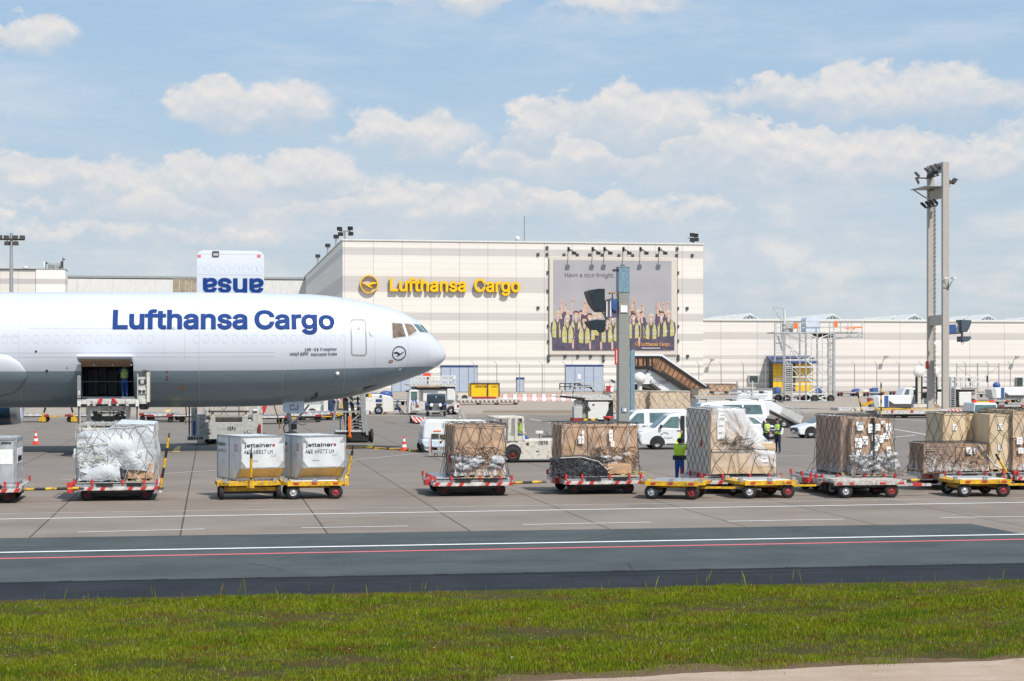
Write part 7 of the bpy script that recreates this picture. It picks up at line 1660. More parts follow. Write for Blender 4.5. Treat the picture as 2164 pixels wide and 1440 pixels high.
e = MB(); e.box(-.55, .55, .8, 1.0, 1.99, 2.09, 'yellow'); e.build('light_bar', o)
for x in (-.6, .6): e = MB(); e.box(x-.12, x+.12, .75, 1.05, 1.97, 2.16, 'conered'); e.build('warning_light', o)
for x in (-.75, .75): e = MB(); e.box(x-.1, x+.1, -.03, .02, .75, 1., 'red'); e.build('tail_light', o)
for x in (-.75, .75):
    for y in (.8, 3.5): wheel(o, x, y, .33, .33, .22, 'x')
# ---------------------------------------------------------------- masts
F = Fr(1319, 0, Y=98); o = thing('guidance_mast', F, 'thick grey mast with dark docking display hoods before the wall poster', 'mast')
x0, x1 = F.x(1308), F.x(1330.5); dp_ = x1-x0; zt = F.z(565, 0); zj = F.z(616, 0)
e = MB(); e.box(x0, x1, 0, dp_*1.1, 0, zj, 'pole'); 
for py in (737, 767, 849, 879): z_ = F.z(py, 0); e.box(x0-.006, x1+.006, -.006, .02, z_-.01, z_+.01, 'grey')
e.build('column', o, bevel=.015)
e = MB(); e.box(x0-.01, x1+.01, -.01, dp_*1.1+.01, zj, zt, 'galv'); e.box(x0-.03, x1+.03, -.03, dp_*1.1+.03, zt, zt+.05, 'steel'); e.box(x0-.02, x1+.02, -.03, 0, zj-.05, zj+.02, 'galv'); e.build('top_box', o)
e = MB(); F.pb(e, 1311.5, 645.5, 1326, 660.5, -.06, -.01, 'paper'); e.build('white_panel', o); 
e = MB(); F.pb(e, 1314, 861, 1325, 872, -.04, -.01, 'bluep'); F.pb(e, 1315.2, 862.2, 1323.8, 870.8, -.05, -.04, 'paper'); pn = e.build('phone_sign', o)
e = MB(); c_ = F.p(1319.5, 866.5, -.056); P_ = [(c_[0]+.085*math.cos(R(a)), c_[1], c_[2]+.085*math.sin(R(a))) for a in range(100, 261, 20)]; e.tube(P_, .017, 'navyp', 6); e.cb(P_[0], (.06, .01, .04), 'navyp'); e.cb(P_[-1], (.06, .01, .04), 'navyp'); e.build('handset_symbol', pn)
e = MB(); F.pb(e, 1299.5, 737, 1306.5, 771, .05, .12, 'red'); rs = e.build('red_name_plate', o)
for i in range(6): e = None
e = MB(); 
for k in range(7): F.pb(e, 1302, 741+k*4, 1304.2, 743.4+k*4, .03, .05, 'paper')
e.build('plate_letters', rs)
e = MB(); F.pb(e, 1296, 569, 1308, 574, .1, .3, 'dark'); e.build('camera_arm', o)
def hood(F, o, pts, y0, y1, m='hood'):
    e = MB(); F.pp(e, pts, y0, y1, m); return e.build('display_hood', o, bevel=.02)
hood(F, o, [(1278.5, 610), (1278.5, 659), (1267, 659), (1260, 652), (1252, 640), (1247, 627), (1243.5, 615.5), (1252, 612), (1265, 610)], -.6, .7)
hood(F, o, [(1280, 676), (1280.5, 688), (1279, 697), (1276, 703), (1271, 697), (1258, 697.5), (1251, 691), (1247, 685), (1244, 679), (1262, 675)], -.6, .7)
e = MB(); F.pb(e, 1280, 636, 1304, 671, .1, .5, 'slate'); 
for px in (1281, 1289): F.pb(e, px, 637, px+3, 670, .05, .1, 'white')
e.build('display_box', o); e = MB(); F.pp(e, [(1293, 636), (1304, 630), (1304, 658), (1298, 657), (1293, 650)], .0, .06, 'bluep'); e.build('blue_flag', o)
e = MB(); F.pp(e, [(1267, 628), (1277, 621), (1287, 620), (1284, 625), (1270, 630)], -.3, .5, 'lightgrey'); F.pp(e, [(1288, 619), (1292, 617), (1304, 617.5), (1304, 620), (1290, 621)], -.2, .5, 'carddark'); e.build('lamp_head', o); 
e = MB(); F.pl(e, 1294, 620, 1294, 636, .2, .05, 'dark'); F.pl(e, 1272, 659, 1282, 674, 0, .07, 'dark'); F.pl(e, 1280, 671, 1306, 669, .2, .1, 'steel'); F.pl(e, 1280, 636, 1306, 629, .2, .1, 'lightgrey'); F.pl(e, 1280, 640, 1280, 690, .3, .1, 'steel'); e.build('bracket', o)
F = Fr(1338, 0, Y=140); o = thing('galvanised_post', F, 'blue-grey galvanised post standing close behind the thick grey mast', 'post')
e = MB(); F.pb(e, 1333, 741, 1341.5, 880, 0, .35, 'galv'); F.pl(e, 1335, 741, 1340, 741, .1, .1, 'steel'); e.cyl((0, .17, 0), (0, .17, F.z(860, 0)), .2, 'galv', 8); e.build('post_body', o)
M['hood2'] = mat('display_hood_slate', (.06, .085, .11), .5)
# twin mast with floodlights
F = Fr(1999, 0, Y=178); o = thing('twin_light_mast', F, 'tall beige twin-column floodlight mast on the right', 'floodlight mast')
xa, xb = F.x(1992.8), F.x(2006); zt = F.z(342, 0); dd_ = 3.7; cw_ = xb-xa
for i, y in enumerate((0, dd_)): e = MB(); e.box(xa, xb, y, y+cw_*.65, 0, zt, 'poletan'); e.build('column', o, bevel=.02)
for z_, h_ in ((F.z(676, 0), 1.), (F.z(407, 0), .9), (zt-.47, .9)): e = MB(); e.box(xa+.08, xb-.08, cw_*.65, dd_, z_-h_/2, z_+h_/2, 'poletan'); e.build('crossbeam', o)
e = MB(); z_ = F.z(393, 0); e.box(xa-1.7, xb+.3, .2, dd_+.6, z_-.05, z_, 'grey'); e.bar((xa-1.7, dd_, z_), (xa-.2, dd_, z_-.9), .1, 'grey'); e.build('service_platform', o)
def lampm(x, y, py, ry, o=o, F=F):
    z_ = F.z(py, 0); e = MB(); 
    vs = [Vector(v) for v in ((-.36, -.26, -.08), (.36, -.26, -.08), (.36, .26, -.08), (-.36, .26, -.08), (-.26, -.18, .14), (.26, -.18, .14), (.26, .18, .14), (-.26, .18, .14))]; m_ = Matrix.Rotation(ry, 3, 'Y')@Matrix.Rotation(.5, 3, 'X')
    e.add([tuple(m_@v+Vector((x, y, z_))) for v in vs], [(0, 3, 2, 1), (4, 5, 6, 7), (0, 1, 5, 4), (1, 2, 6, 5), (2, 3, 7, 6), (3, 0, 4, 7)], 'dark'); e.build('lamp_head', o)
for x, y, py, ry in ((-1.7, 3.2, 363, .8), (-1.75, 3., 377, 1.1), (-.9, 2.6, 355, .7), (-.7, 1.8, 352, .9), (-.5, 1., 350, .6), (-.7, 2.2, 366, -.6), (-.6, 1.4, 362, .2), (1.1, .6, 381, -.9), (.9, 1.4, 383, -.6), (-1., 3.3, 428, .7), (-.8, 2.6, 427, .7), (-.7, 1.9, 426, .7), (-.6, 1.2, 425, .7)): lampm(x, y, py, ry)
e = MB(); z_ = F.z(370, 0); e.bar((xa-1.6, 3.2, z_), (xa+.1, 3.2, z_), .12, 'dark'); e.bar((xa-.3, .3, z_), (xa-.3, 3.6, z_), .12, 'dark'); e.bar((xb, .6, F.z(385, 0)), (xb+.6, .6, F.z(383, 0)), .12, 'dark'); z_ = F.z(433, 0); e.bar((xa-.3, .8, z_), (xa-.3, 3.6, z_), .12, 'dark'); e.build('lamp_bracket', o)
e = MB(); yl = dd_-.1; xl_ = F.x(1976, yl); z0_, z1_ = 1, F.z(430, 0); e.bar((xl_, yl, z0_), (xl_, yl, z1_), .06, 'dark')
for k in range(44): z_ = z0_+(z1_-z0_)*k/43; e.bar((xl_-.1, yl, z_), (xl_+.14, yl, z_), .05, 'dark')
e.build('climbing_rungs', o)
for px, py in ((1997, 588), (2016, 588)): e = MB(); c_ = F.p(px, py, -.5); e.cb(c_, (.4, .6, .18), 'white'); e.bar(c_, (c_[0]-.2 if px > 2000 else c_[0], -.4, c_[2]-.4), .05, 'grey'); e.bar((c_[0]-.2 if px > 2000 else c_[0], -.4, c_[2]-.4), (xb-.1, 0, c_[2]-1), .06, 'grey'); e.build('camera', o)
e = MB(); F.pb(e, 1974.5, 722, 1979, 728, 2.8, 3., 'paper'); F.pb(e, 1959, 764, 1963, 780, 3., 3.4, 'red'); e.build('small_plate', o)
e = MB(); F.pb(e, 2005, 686, 2032, 704, .1, .7, 'steel'); F.pb(e, 2003.5, 686, 2020, 704, .02, .1, 'bluep'); F.pb(e, 2020.5, 685, 2027, 703, .02, .1, 'white'); F.pl(e, 2000, 706, 2034, 704, .2, .15, 'grey'); F.pl(e, 2000, 683, 2032, 683, .2, .12, 'poletan'); e.build('display_box', o)
hood(F, o, [(2032, 676), (2053.5, 677), (2052, 685), (2048, 695), (2044, 702), (2032, 701)], -.6, .8, 'hood2'); hood(F, o, [(2034, 711), (2052, 711), (2053, 714), (2049, 720), (2044, 722.5), (2034, 722.5)], -.6, .8, 'hood2')
e = MB(); F.pl(e, 2033, 676, 2033, 724, .1, .18, 'grey'); e.lathe([(.12, 0), (.16, .02), (.12, .04)], F.p(2034.5, 725, 0), 'grey', 'y', 12); e.build('hood_frame', o)

# ---------------------------------------------------------------- covered passenger stairs
F = Fr(1390, 866); o = thing('covered_stairs', F, 'white covered passenger stairs with brown glazed sides, behind the thick mast', 'passenger stairs')
e = MB(); W_ = 3.; F.pp(e, [(1338, 748), (1399, 748.5), (1497, 818), (1493, 822), (1395, 754), (1338, 753.5)], -.05, W_, 'carwhite'); e.build('roof', o)
e = MB(); F.pb(e, 1342, 753.5, 1379, 778.5, .05, W_-.1, 'amber'); e.build('cabin_glass', o); e = MB()
for px in (1341.5, 1349, 1360, 1369, 1379): F.pl(e, px, 753, px, 780, 0, .28 if px == 1369 else .12, 'black')
F.pl(e, 1341, 779, 1380, 779, 0, .2, 'black'); F.pl(e, 1341, 775, 1380, 775, 0, .1, 'black'); F.pl(e, 1341, 754, 1395, 754, 0, .15, 'black'); e.build('window_frame', o)
e = MB(); F.pp(e, [(1379, 754), (1395, 754), (1493, 822), (1470, 838), (1380, 780)], .05, W_-.1, 'amber'); e.build('ramp_glass', o)
e = MB(); F.pl(e, 1380, 781, 1470, 839, -.02, .3, 'black'); F.pl(e, 1396, 754, 1494, 821, -.02, .2, 'black'); F.pl(e, 1398, 783, 1460, 824, -.01, .12, 'dark'); F.pl(e, 1381, 779, 1464, 832, -.03, .05, 'steelwhite')
for k in range(11): F.pl(e, 1402+k*9, 758+k*6.2, 1392+k*8.2, 786+k*5.4, -.02, .09, 'dark')
for k in range(3): F.pl(e, 1388+k*5, 756, 1380+k*4, 779-k*2, -.02, .07, 'dark')
e.build('glazing_bars', o)
e = MB(); F.pp(e, [(1380, 783), (1436, 819.5), (1456, 834), (1440, 850), (1395, 850), (1395, 832), (1379, 812)], .3, W_-.4, 'carwhite'); F.pb(e, 1341, 780, 1380, 812, .2, W_-.2, 'carwhite'); e.build('side_panel', o)
p_ = F.p(1362, 800, .15); fraport(o, p_[0], .14, p_[2], 5)
e = MB(); F.pl(e, 1345, 812, 1395, 825, .4, .3, 'dark'); F.pl(e, 1375, 812, 1395, 826, .3, .3, 'dark'); F.pb(e, 1340, 812, 1460, 852, 1., 2.2, 'dark'); e.build('chassis', o)
for px in (1350, 1440): wheel(o, F.x(px), .5, .5, .5, .4)
e = MB(); F.pl(e, 1352, 802, 1352, 850, -.4, .5, 'white', n=10); e.lathe([(.01, -.1), (.65, 0), (.65, .1)], F.p(1352, 800, -.8), 'white', 'y', 20); e.build('jack_disc', o)
# ---------------------------------------------------------------- wrapped freight rows beyond the vans
def farload(F, label, px0, py0, px1, py1, D, cm='cardpale', net_='netlight', seed=1):
    o = thing('wrapped_freight', F, label, 'cargo pallet', 'wrapped freight beyond the vans'); a = F.p(px0, py1, 0); b_ = F.p(px1, py0, 0); z0 = max(.35, a[2])
    e = lump(a[0], b_[0], 0, D, z0, b_[2], cm, seed, .12, .4, .05); e.build('carton', o); e = lump(a[0]-.05, b_[0]+.05, -.05, D+.05, z0, b_[2]+.04, 'wrap', seed+3, .12, .3, .05); e.build('plastic_wrap', o)
    e = MB(); net(e, a[0], b_[0], -.04, D, z0, b_[2]+.03, .7, .5, net_, seed, .4, r=.018); e.build('net', o)
    e = MB(); e.box(a[0], b_[0], 0, D, .1, z0, 'steelwhite'); e.build('pallet_stand', o); return o
farload(Fr(1290, 889), 'long wrapped carton pallet directly behind the vans, left part', 1287, 827, 1372, 872, 2.4, seed=5); farload(Fr(1375, 889), 'long wrapped carton pallet directly behind the vans, right part', 1374, 828, 1458, 874, 2.4, seed=9)
farload(Fr(1480, 868), 'netted pink-brown freight heap at the foot of the covered stairs', 1476, 822, 1502, 842, 3, seed=13, net_='net')
o = farload(Fr(1505, 866), 'tall heap of netted boxes beside the covered stairs foot', 1500, 813, 1560, 842, 3, 'card', seed=17, net_='net')
F = Fr(1570, 869); o = thing('white_trailer', F, 'long white trailer box with a faint horse mark behind the ladder van', 'trailer')
e = MB(); F.pb(e, 1558, 822, 1632, 846, 0, 2.5, 'carwhite'); F.pl(e, 1558, 806, 1558, 826, 0, .12, 'steel'); F.pl(e, 1590, 806, 1590, 846, -.1, .16, 'lightgrey'); F.pl(e, 1558, 822, 1632, 822, -.05, .1, 'grey'); F.pb(e, 1560, 846, 1630, 852, .2, 2.2, 'dark'); e.build('box_body', o); p_ = F.p(1603, 838, -.02); fraport(o, p_[0]-2, -.03, p_[2]-.0, 3)
for px in (1570, 1620): wheel(o, F.x(px), .3, .4, .4, .3)
# mobile stairs
F = Fr(1615, 905); o = thing('mobile_stairs', F, 'white mobile boarding stairs sloping down to the right behind the two men', 'boarding stairs')
e = MB(); F.pp(e, [(1556, 842), (1630, 848), (1655, 862), (1697, 884), (1690, 897), (1650, 878), (1626, 866), (1626, 880), (1556, 876)], 0, 1.8, 'carwhite'); e.build('parapet', o, bevel=.03)
e = MB(); F.pp(e, [(1656, 861), (1698, 880), (1692, 896), (1650, 873)], -.06, 0, 'lightgrey'); e.build('side_panel', o)
e = MB(); F.pp(e, [(1624, 866), (1628, 864), (1692, 897), (1690, 900)], .1, 1.7, 'cream'); F.pp(e, [(1624, 884), (1660, 892), (1700, 897), (1694, 904), (1640, 903), (1600, 903)], .2, 1.6, 'black'); e.build('stringer', o)
e = MB(); F.pl(e, 1655, 858, 1640, 847, 0, .07, 'lightgrey'); P_ = [F.p(*q_, 0) for q_ in ((1672, 858), (1690, 866), (1698, 872), (1697, 884))]; e.tube(P_, .04, 'steel'); P_ = [F.p(*q_, 1.7) for q_ in ((1660, 858), (1678, 864), (1686, 872), (1684, 882))]; e.tube(P_, .04, 'steel'); e.build('handrail', o)
for px in (1658, 1606): wheel(o, F.x(px), .2, .3, .32, .25)
# loader beside the mast
F = Fr(1240, 893); o = thing('parked_loader', F, 'lowered white cargo loader with dark railings left of the thick mast', 'cargo loader')
e = MB(); F.pp(e, [(1180, 838.5), (1190, 841), (1240, 846), (1296, 846), (1296, 835), (1240, 835)], 0, 3, 'steelwhite'); F.pb(e, 1232, 842, 1296, 851, .1, 2.8, 'dark'); F.pl(e, 1184, 838, 1236, 843, -.05, .15, 'black'); e.build('platform', o)
e = MB(); rail(e, F, 1183, 1226, 811, 824, .1, 4, 'dark', .08); rail(e, F, 1210, 1300, 809, 825, 0, 4, 'lightgrey', .08); F.pl(e, 1188, 824, 1186, 834, .1, .06, 'dark'); F.pl(e, 1214, 812, 1210, 836, .3, .06, 'dark'); F.pb(e, 1289, 802, 1294, 836, -.1, .1, 'white'); F.pl(e, 1204, 824, 1290, 824, .05, .06, 'lightgrey'); e.build('railing', o)
e = MB(); F.pl(e, 1291, 803, 1300, 808, -.1, .12, 'dark'); F.pb(e, 1282, 816, 1292, 829, -.2, 0, 'red'); F.pb(e, 1290, 820, 1296, 828, -.25, -.2, 'paper'); F.pl(e, 1220, 815, 1250, 818, .4, .2, 'dark'); F.pl(e, 1245, 816, 1255, 828, .4, .12, 'dark'); e.build('control_gear', o)
e = MB(); F.pb(e, 1213, 860, 1231, 884, 0, .8, 'lightgrey'); F.pb(e, 1216, 846, 1232, 858, .2, .8, 'steelwhite'); e.build('engine_box', o, bevel=.03); e = MB(); F.pb(e, 1243, 850, 1286, 887, .05, 2.5, 'white'); F.pb(e, 1231, 866, 1244, 884, .3, 1.5, 'grey'); F.pb(e, 1252, 854, 1257, 857, .0, .05, 'hubred'); e.build('body', o, bevel=.05)
e = MB(); F.pp(e, [(1296, 850), (1296, 882), (1276, 889), (1284, 870)], .0, 1, 'black'); F.pl(e, 1234, 848, 1246, 868, .1, .2, 'dark'); F.pl(e, 1246, 850, 1234, 868, .15, .15, 'dark'); e.build('scissor_arm', o)
e = MB(); F.pb(e, 1229, 885, 1264, 889, -.05, 2, 'hazard'); F.pb(e, 1212, 884, 1230, 890, -.05, 1.4, 'hubred'); e.build('bumper', o)
for px in (1222, 1272): wheel(o, F.x(px), .3, .35, .36, .3)
F = Fr(1286, 897); e = MB(); c0 = F.z(880, 0); e.lathe([(.01, .5), (.3, .5), (.36, c0-.2), (.42, c0-.15), (.42, c0), (.01, c0)], (0, 0, 0), 'red', 'z', 16); e.cyl((0, 0, 0), (0, 0, .5), .1, 'black', 8); bn = e.build('bin', loc=(F.X, F.Y, 0)); tag(bn, 'red round bin beside the loader left of the thick mast', 'bin')
# ---------------------------------------------------------------- scaffold dock
F = Fr(1730, 851); o = thing('scaffold_dock', F, 'tall wheeled aluminium scaffold dock with railed top platform before the yellow gate', 'scaffold')
D = 3.2
for y in (0, D):
    e = MB()
    for px in (1637.5, 1657, 1690, 1703, 1727, 1750, 1762): F.pl(e, px, 703 if px > 1640 else 705, px, 846 if px > 1640 else 765, y, .3 if px in (1657, 1762) else .18, 'steel')
    for py in (725, 740, 761, 776, 797, 812, 833, 848): F.pl(e, 1657 if py > 730 else 1640, py, 1762, py, y, .15, 'white')
    for px in (1670, 1715, 1738): F.pl(e, px, 705, px, 848, y, .08, 'lightgrey')
    for i, (a, b_) in enumerate(((704, 725), (725, 761), (761, 797), (797, 833), (833, 848))): F.pl(e, 1703, a, 1750, b_, y, .12, 'white'); F.pl(e, 1762, a, 1703, b_, y, .12, 'white'); F.pl(e, 1690, b_, 1657, a, y, .1, 'lightgrey'); F.pl(e, 1657, a, 1703, b_, y, .1, 'steel') if i < 3 else None
    F.pl(e, 1642, 705, 1655, 746, y, .2, 'lightgrey'); F.pl(e, 1651, 706, 1657, 740, y, .15, 'steel'); e.build('scaffold_frame', o)
e = MB()
for px in (1657, 1703, 1762):
    for py in (725, 761, 797, 833): a = F.p(px, py, 0); e.bar(a, (a[0], D, a[2]), .12, 'steel')
e.build('cross_tubes', o)
for px0, px1, t_, b_ in ((1660, 1674, 770, 850), (1755, 1762, 705, 830), (1638, 1654, 710, 752)):
    e = MB(); n = int((b_-t_)/4.5)
    F.pl(e, px0, t_, px0, b_, -.2, .1, 'lightgrey'); F.pl(e, px1, t_, px1, b_, -.2, .1, 'lightgrey')
    for k in range(n): F.pl(e, px0, t_+k*4.5, px1, t_+k*4.5, -.2, .08, 'lightgrey')
    e.build('ladder', o)
e = MB(); F.pb(e, 1637, 702, 1762, 705, -.1, D, 'lightgrey'); F.pb(e, 1757, 702, 1815, 705, .5, D-.5, 'grey'); F.pl(e, 1762, 714, 1822, 713, .5, .15, 'grey'); F.pl(e, 1762, 718, 1800, 711, .5, .12, 'steel'); F.pl(e, 1790, 712, 1800, 705, .5, .1, 'steel'); F.pl(e, 1810, 713, 1822, 702, .5, .1, 'steel'); F.pb(e, 1730, 704, 1765, 714, .6, 3, 'dark'); e.build('top_platform', o)
e = MB(); rail(e, F, 1637, 1702, 683, 703, -.05, 5, 'lightgrey', .1); rail(e, F, 1702, 1762, 680, 703, -.05, 2, 'lightgrey', .1); rail(e, F, 1762, 1822, 679, 703, .4, 2, 'lightgrey', .09); F.pl(e, 1822, 679, 1822, 713, .4, .08, 'steel'); rail(e, F, 1640, 1822, 683, 703, D, 8, 'lightgrey', .08); e.build('railing', o)
e = MB(); F.pb(e, 1660, 680, 1677, 702, .5, 2, 'lightgrey'); e.build('cabinet', o); e = MB(); F.pp(e, [(1703, 702), (1703, 675), (1706, 671), (1733, 671), (1733, 702)], .5, 2.5, 'galv2') if 0 else F.pp(e, [(1703, 702), (1703, 675), (1706, 671), (1733, 671), (1733, 702)], .5, 2.5, 'gdoor'); e.build('hut', o)
e = MB(); F.pb(e, 1678, 683, 1686, 695, -.1, .2, 'orange'); e.build('orange_box', o); e = MB(); F.pb(e, 1762, 679, 1770, 692, .3, .6, 'orange'); e.build('orange_box', o); e = MB(); F.pl(e, 1786, 694, 1822, 692, .3, .14, 'orange'); F.pl(e, 1802, 698, 1808, 692, .3, .12, 'orange'); e.build('orange_arm', o)
e = MB(); F.pl(e, 1658, 655, 1658, 702, .3, .3, 'white', n=8); F.pl(e, 1634, 649, 1652, 677, .3, .16, 'lightgrey'); F.pl(e, 1634, 649, 1657, 654, .3, .06, 'steel'); F.pl(e, 1634, 650, 1647, 672, .3, .05, 'steel'); e.build('davit', o)
e = MB(); F.pb(e, 1655, 848, 1766, 851.5, -.3, D+.3, 'grey'); e.build('base_frame', o)
for px in (1662, 1721, 1755): wheel(o, F.x(px), -.1, .5, .5, .3, hub='dark'); wheel(o, F.x(px), D+.1, .5, .5, .3, hub='dark')
# ---------------------------------------------------------------- loader with round discs, right
F = Fr(2000, 861); o = thing('disc_loader', F, 'big white loader with two round discs and ladder below the twin mast', 'cargo loader')
e = MB(); F.pb(e, 1982, 818, 2030, 823, 0, 4, 'white'); F.pb(e, 2020, 820, 2066, 824, .1, 3.8, 'grey'); F.pb(e, 1950, 818, 1985, 822, 1, 4, 'dark'); F.pb(e, 1990, 823, 2060, 828, .4, 3.6, 'dark'); e.build('platform', o)
e = MB(); rail(e, F, 1950, 2070, 797, 818, .0, 7, 'white', .12); rail(e, F, 1950, 2070, 799, 818, 3.9, 6, 'lightgrey', .1); e.build('railing', o)
e = MB(); F.pb(e, 1980, 829, 1999, 860, .0, 3.4, 'white'); F.pb(e, 2027, 829, 2053, 857, .0, 3.4, 'white'); F.pb(e, 1999, 829, 2027, 845, .4, 3.2, 'dark'); F.pb(e, 2053, 830, 2064, 855, .6, 3., 'steelwhite'); e.build('body', o, bevel=.05)
e = MB(); F.pp(e, [(1999, 862), (2000, 850), (2006, 842), (2020, 842), (2027, 851), (2028, 860)], -.05, 1., 'black'); F.pb(e, 1948, 843, 1968, 856, .5, 1.6, 'lightgrey'); F.pb(e, 1950, 830, 1966, 842, .7, 1.8, 'dark'); e.build('undercarriage', o)
for px in (1942, 1973.5):
    e = MB(); e.lathe([(.01, -.12), (.62, -.1), (.66, 0), (.62, .1), (.01, .12)], F.p(px, 786, -.6), 'white', 'y', 28); e.build('disc', o); e = MB(); F.pl(e, px, 792, px, 854, -.5, .34, 'cream'); F.pl(e, px-6, 790, px-6, 850, -.3, .14, 'black'); F.pl(e, px+6, 792, px+6, 845, -.3, .14, 'black'); e.build('disc_column', o)
e = MB(); F.pl(e, 1930, 858, 1972, 857, -.5, .35, 'cream'); F.pl(e, 1968, 858, 1984, 858, -.5, .25, 'carddark'); e.build('lower_beam', o)
e = MB(); F.pl(e, 2008, 797, 2008, 860, -.3, .16, 'steel'); F.pl(e, 2018, 797, 2018, 860, -.3, .16, 'steel')
for k in range(9): F.pl(e, 2008, 822+k*4.5, 2018, 822+k*4.5, -.3, .1, 'steel')
e.build('ladder', o)
e = MB(); F.pl(e, 2046, 800, 2054, 815, .5, .2, 'dark'); F.pb(e, 2052, 802, 2060, 816, .4, .8, 'white'); F.pb(e, 1998, 797, 2003, 808, .2, .5, 'amber'); F.pb(e, 2086, 795, 2088, 808, 0, .2, 'black'); e.build('control_gear', o)
for px in (2012, 2058): wheel(o, F.x(px), .4, .48, .5, .4)
# white pickup / air starter units
def starter(F, px0, px1, pt, pb_, label, tr=False):
    o = thing('air_start_unit', F, label, 'air start unit', 'blue-banded ground units'); w_ = px1-px0; h_ = pb_-pt
    e = MB(); F.pp(e, [(px0+w_*.12, pt+h_*.12), (px0+w_*.3, pt), (px1, pt-h_*.04), (px1, pb_), (px0+w_*.16, pb_)], 0, 2, 'carwhite'); e.build('body', o, bevel=.05)
    e = MB(); F.pp(e, [(px0, pt+h_*.2), (px0+w_*.18, pt+h_*.08), (px0+w_*.22, pb_), (px0+w_*.05, pb_)], .05, 1.95, 'lightgrey'); e.build('nose_grille', o)
    e = MB(); F.pb(e, px0+w_*.3, pt+h_*.02, px0+w_*.4, pb_, -.04, 0, 'bluep'); e.build('blue_band', o)
    e = MB(); F.pp(e, [(px0+w_*.42, pt+h_*.45), (px0+w_*.55, pt+h_*.72), (px1, pt+h_*.72), (px1, pb_-h_*.03), (px0+w_*.42, pb_-h_*.03)], -.04, 0, 'dark'); e.build('louvre_panel', o)
    e = MB(); F.pb(e, px0+w_*.1, pb_, px1, pb_+3, .1, 1.9, 'lightgrey' if tr else 'dark'); e.build('trailer_chassis', o)
    for f in (.25, .85): wheel(o, F.x(px0+w_*f), .2, .3, .32, .2); wheel(o, F.x(px0+w_*f), 1.7, .3, .32, .2)
    return o
starter(Fr(1880, 866), 1845, 1926, 836, 861, 'white air start unit with blue band at the front, left of the disc loader')
s2 = starter(Fr(2120, 851), 2095, 2164, 819, 842, 'white towed unit with blue band near the right edge', True)
F = Fr(2106, 849); e = MB(); e.sphere((0, 0, F.z(815, 0)), .5, 'bluep', 8, .9); e.cyl((0, 0, 0), (0, 0, F.z(818, 0)), .15, 'dark', 8); tag(e.build('blue_tank', loc=(F.X, F.Y, 0)), 'round blue ball tank beside the towed unit at the right', 'tank')
F = Fr(1925, 868, Y=204); o = thing('pickup', F, 'white crew cab vehicle half hidden behind the air start unit and discs', 'van'); 
e = MB(); F.pp(e, [(1905, 860), (1905, 834), (1912, 822), (1916, 820), (1940, 820), (1942, 824), (1942, 860)], 0, 1.9, 'carwhite'); e.build('body', o, bevel=.06); e = MB(); F.pp(e, [(1911, 834), (1915, 823), (1922, 823), (1921, 834)], -.04, 0, 'greenglass'); F.pb(e, 1931, 824, 1939, 834, -.04, 0, 'glass'); e.build('side_window', o)
for px in (1912, 1938): wheel(o, F.x(px), .2, .33, .35, .25)
# long low transporter before it
F = Fr(1960, 884); o = thing('long_transporter', F, 'long low white pallet transporter with yellow edge strips', 'dolly')
e = MB(); F.pb(e, 1855, 867, 2050, 875, 0, 3, 'steelwhite'); F.pb(e, 1850, 864, 1915, 867, .2, 3, 'yellow'); F.pb(e, 1940, 866, 1990, 868, .2, 3, 'yellow'); F.pb(e, 1890, 864, 1935, 866, -.02, .4, 'yellow'); F.pb(e, 1870, 875, 2000, 880, .5, 2.6, 'dark'); F.pb(e, 1771, 862, 1855, 868, .4, 2.4, 'steelwhite'); F.pb(e, 1800, 864, 1826, 869.5, .3, .4, 'cream'); e.build('deck', o)
e = MB(); F.pb(e, 2005, 865, 2045, 872, -.08, 0, 'chevron'); F.pb(e, 1925, 867, 1930, 872, -.05, 0, 'red'); F.pb(e, 1884, 867, 1888, 873, -.05, 0, 'red'); e.build('striped_end', o)
for px in (1862, 1890, 1915, 1975, 1995, 2040): wheel(o, F.x(px), .4, .32, .34, .25, hub='dark')
for a, b_, c_, d_ in ((1813, 833, 1821, 868), (1862, 812, 1862, 880)):
    p0, p1 = F.p(c_, d_, -.2), F.p(a, b_, -.2); towbar(o, (p0[0], p0[1], max(.3, p0[2])), p1, r=.07)
F = Fr(1835, 872); e = MB(); F.pp(e, [(1820, 856), (1836, 850), (1845, 846), (1846, 852), (1830, 859)], 0, .6, 'yellow'); F.pb(e, 1836, 842, 1842, 852, .1, .5, 'hubred'); F.pl(e, 1838, 850, 1838, 871, .3, .2, 'dark'); oo = e.build('hose_coupler', loc=(F.X, F.Y, 0), rz=YAW); tag(oo, 'yellow and red coupler unit left of the air start unit', 'coupler')
# ---------------------------------------------------------------- barrier, container, fence and far dollies
for i in range(17):
    px = 1053+i*10.2; F = Fr(px, 848)
    x1_ = F.x(px+10.0); e = MB(); e.prismx([(-.25, 0), (-.25, .2), (-.1, .5), (-.08, .95), (.08, .95), (.1, .5), (.25, .2), (.25, 0)], 0, x1_-.02, 'barrierpink' if i % 2 == 0 else 'white')
    oo = e.build('road_barrier', loc=(F.X, F.Y, 0), rz=YAW); tag(oo, ('faded red' if i % 2 == 0 else 'white')+' plastic barrier block in the row before the hall', 'barrier', 'faded red barrier blocks' if i % 2 == 0 else 'white barrier blocks')
F = Fr(1024, 852); o = thing('yellow_container', F, 'yellow steel container with dark lettering on a dolly before the hall', 'container')
e = MB(); F.pb(e, 994.5, 810.5, 1054.5, 839, 0, 2.4, 'yellow2'); e.build('body', o); e = MB(); F.pl(e, 994, 810.5, 1055, 810.5, -.03, .14, 'dark'); F.pl(e, 1030.5, 810, 1030.5, 839, -.03, .16, 'dark'); F.pl(e, 1055, 810, 1055, 839, -.03, .12, 'dark'); F.pl(e, 995, 810, 995, 839, -.03, .1, 'dark'); e.build('edge_frame', o)
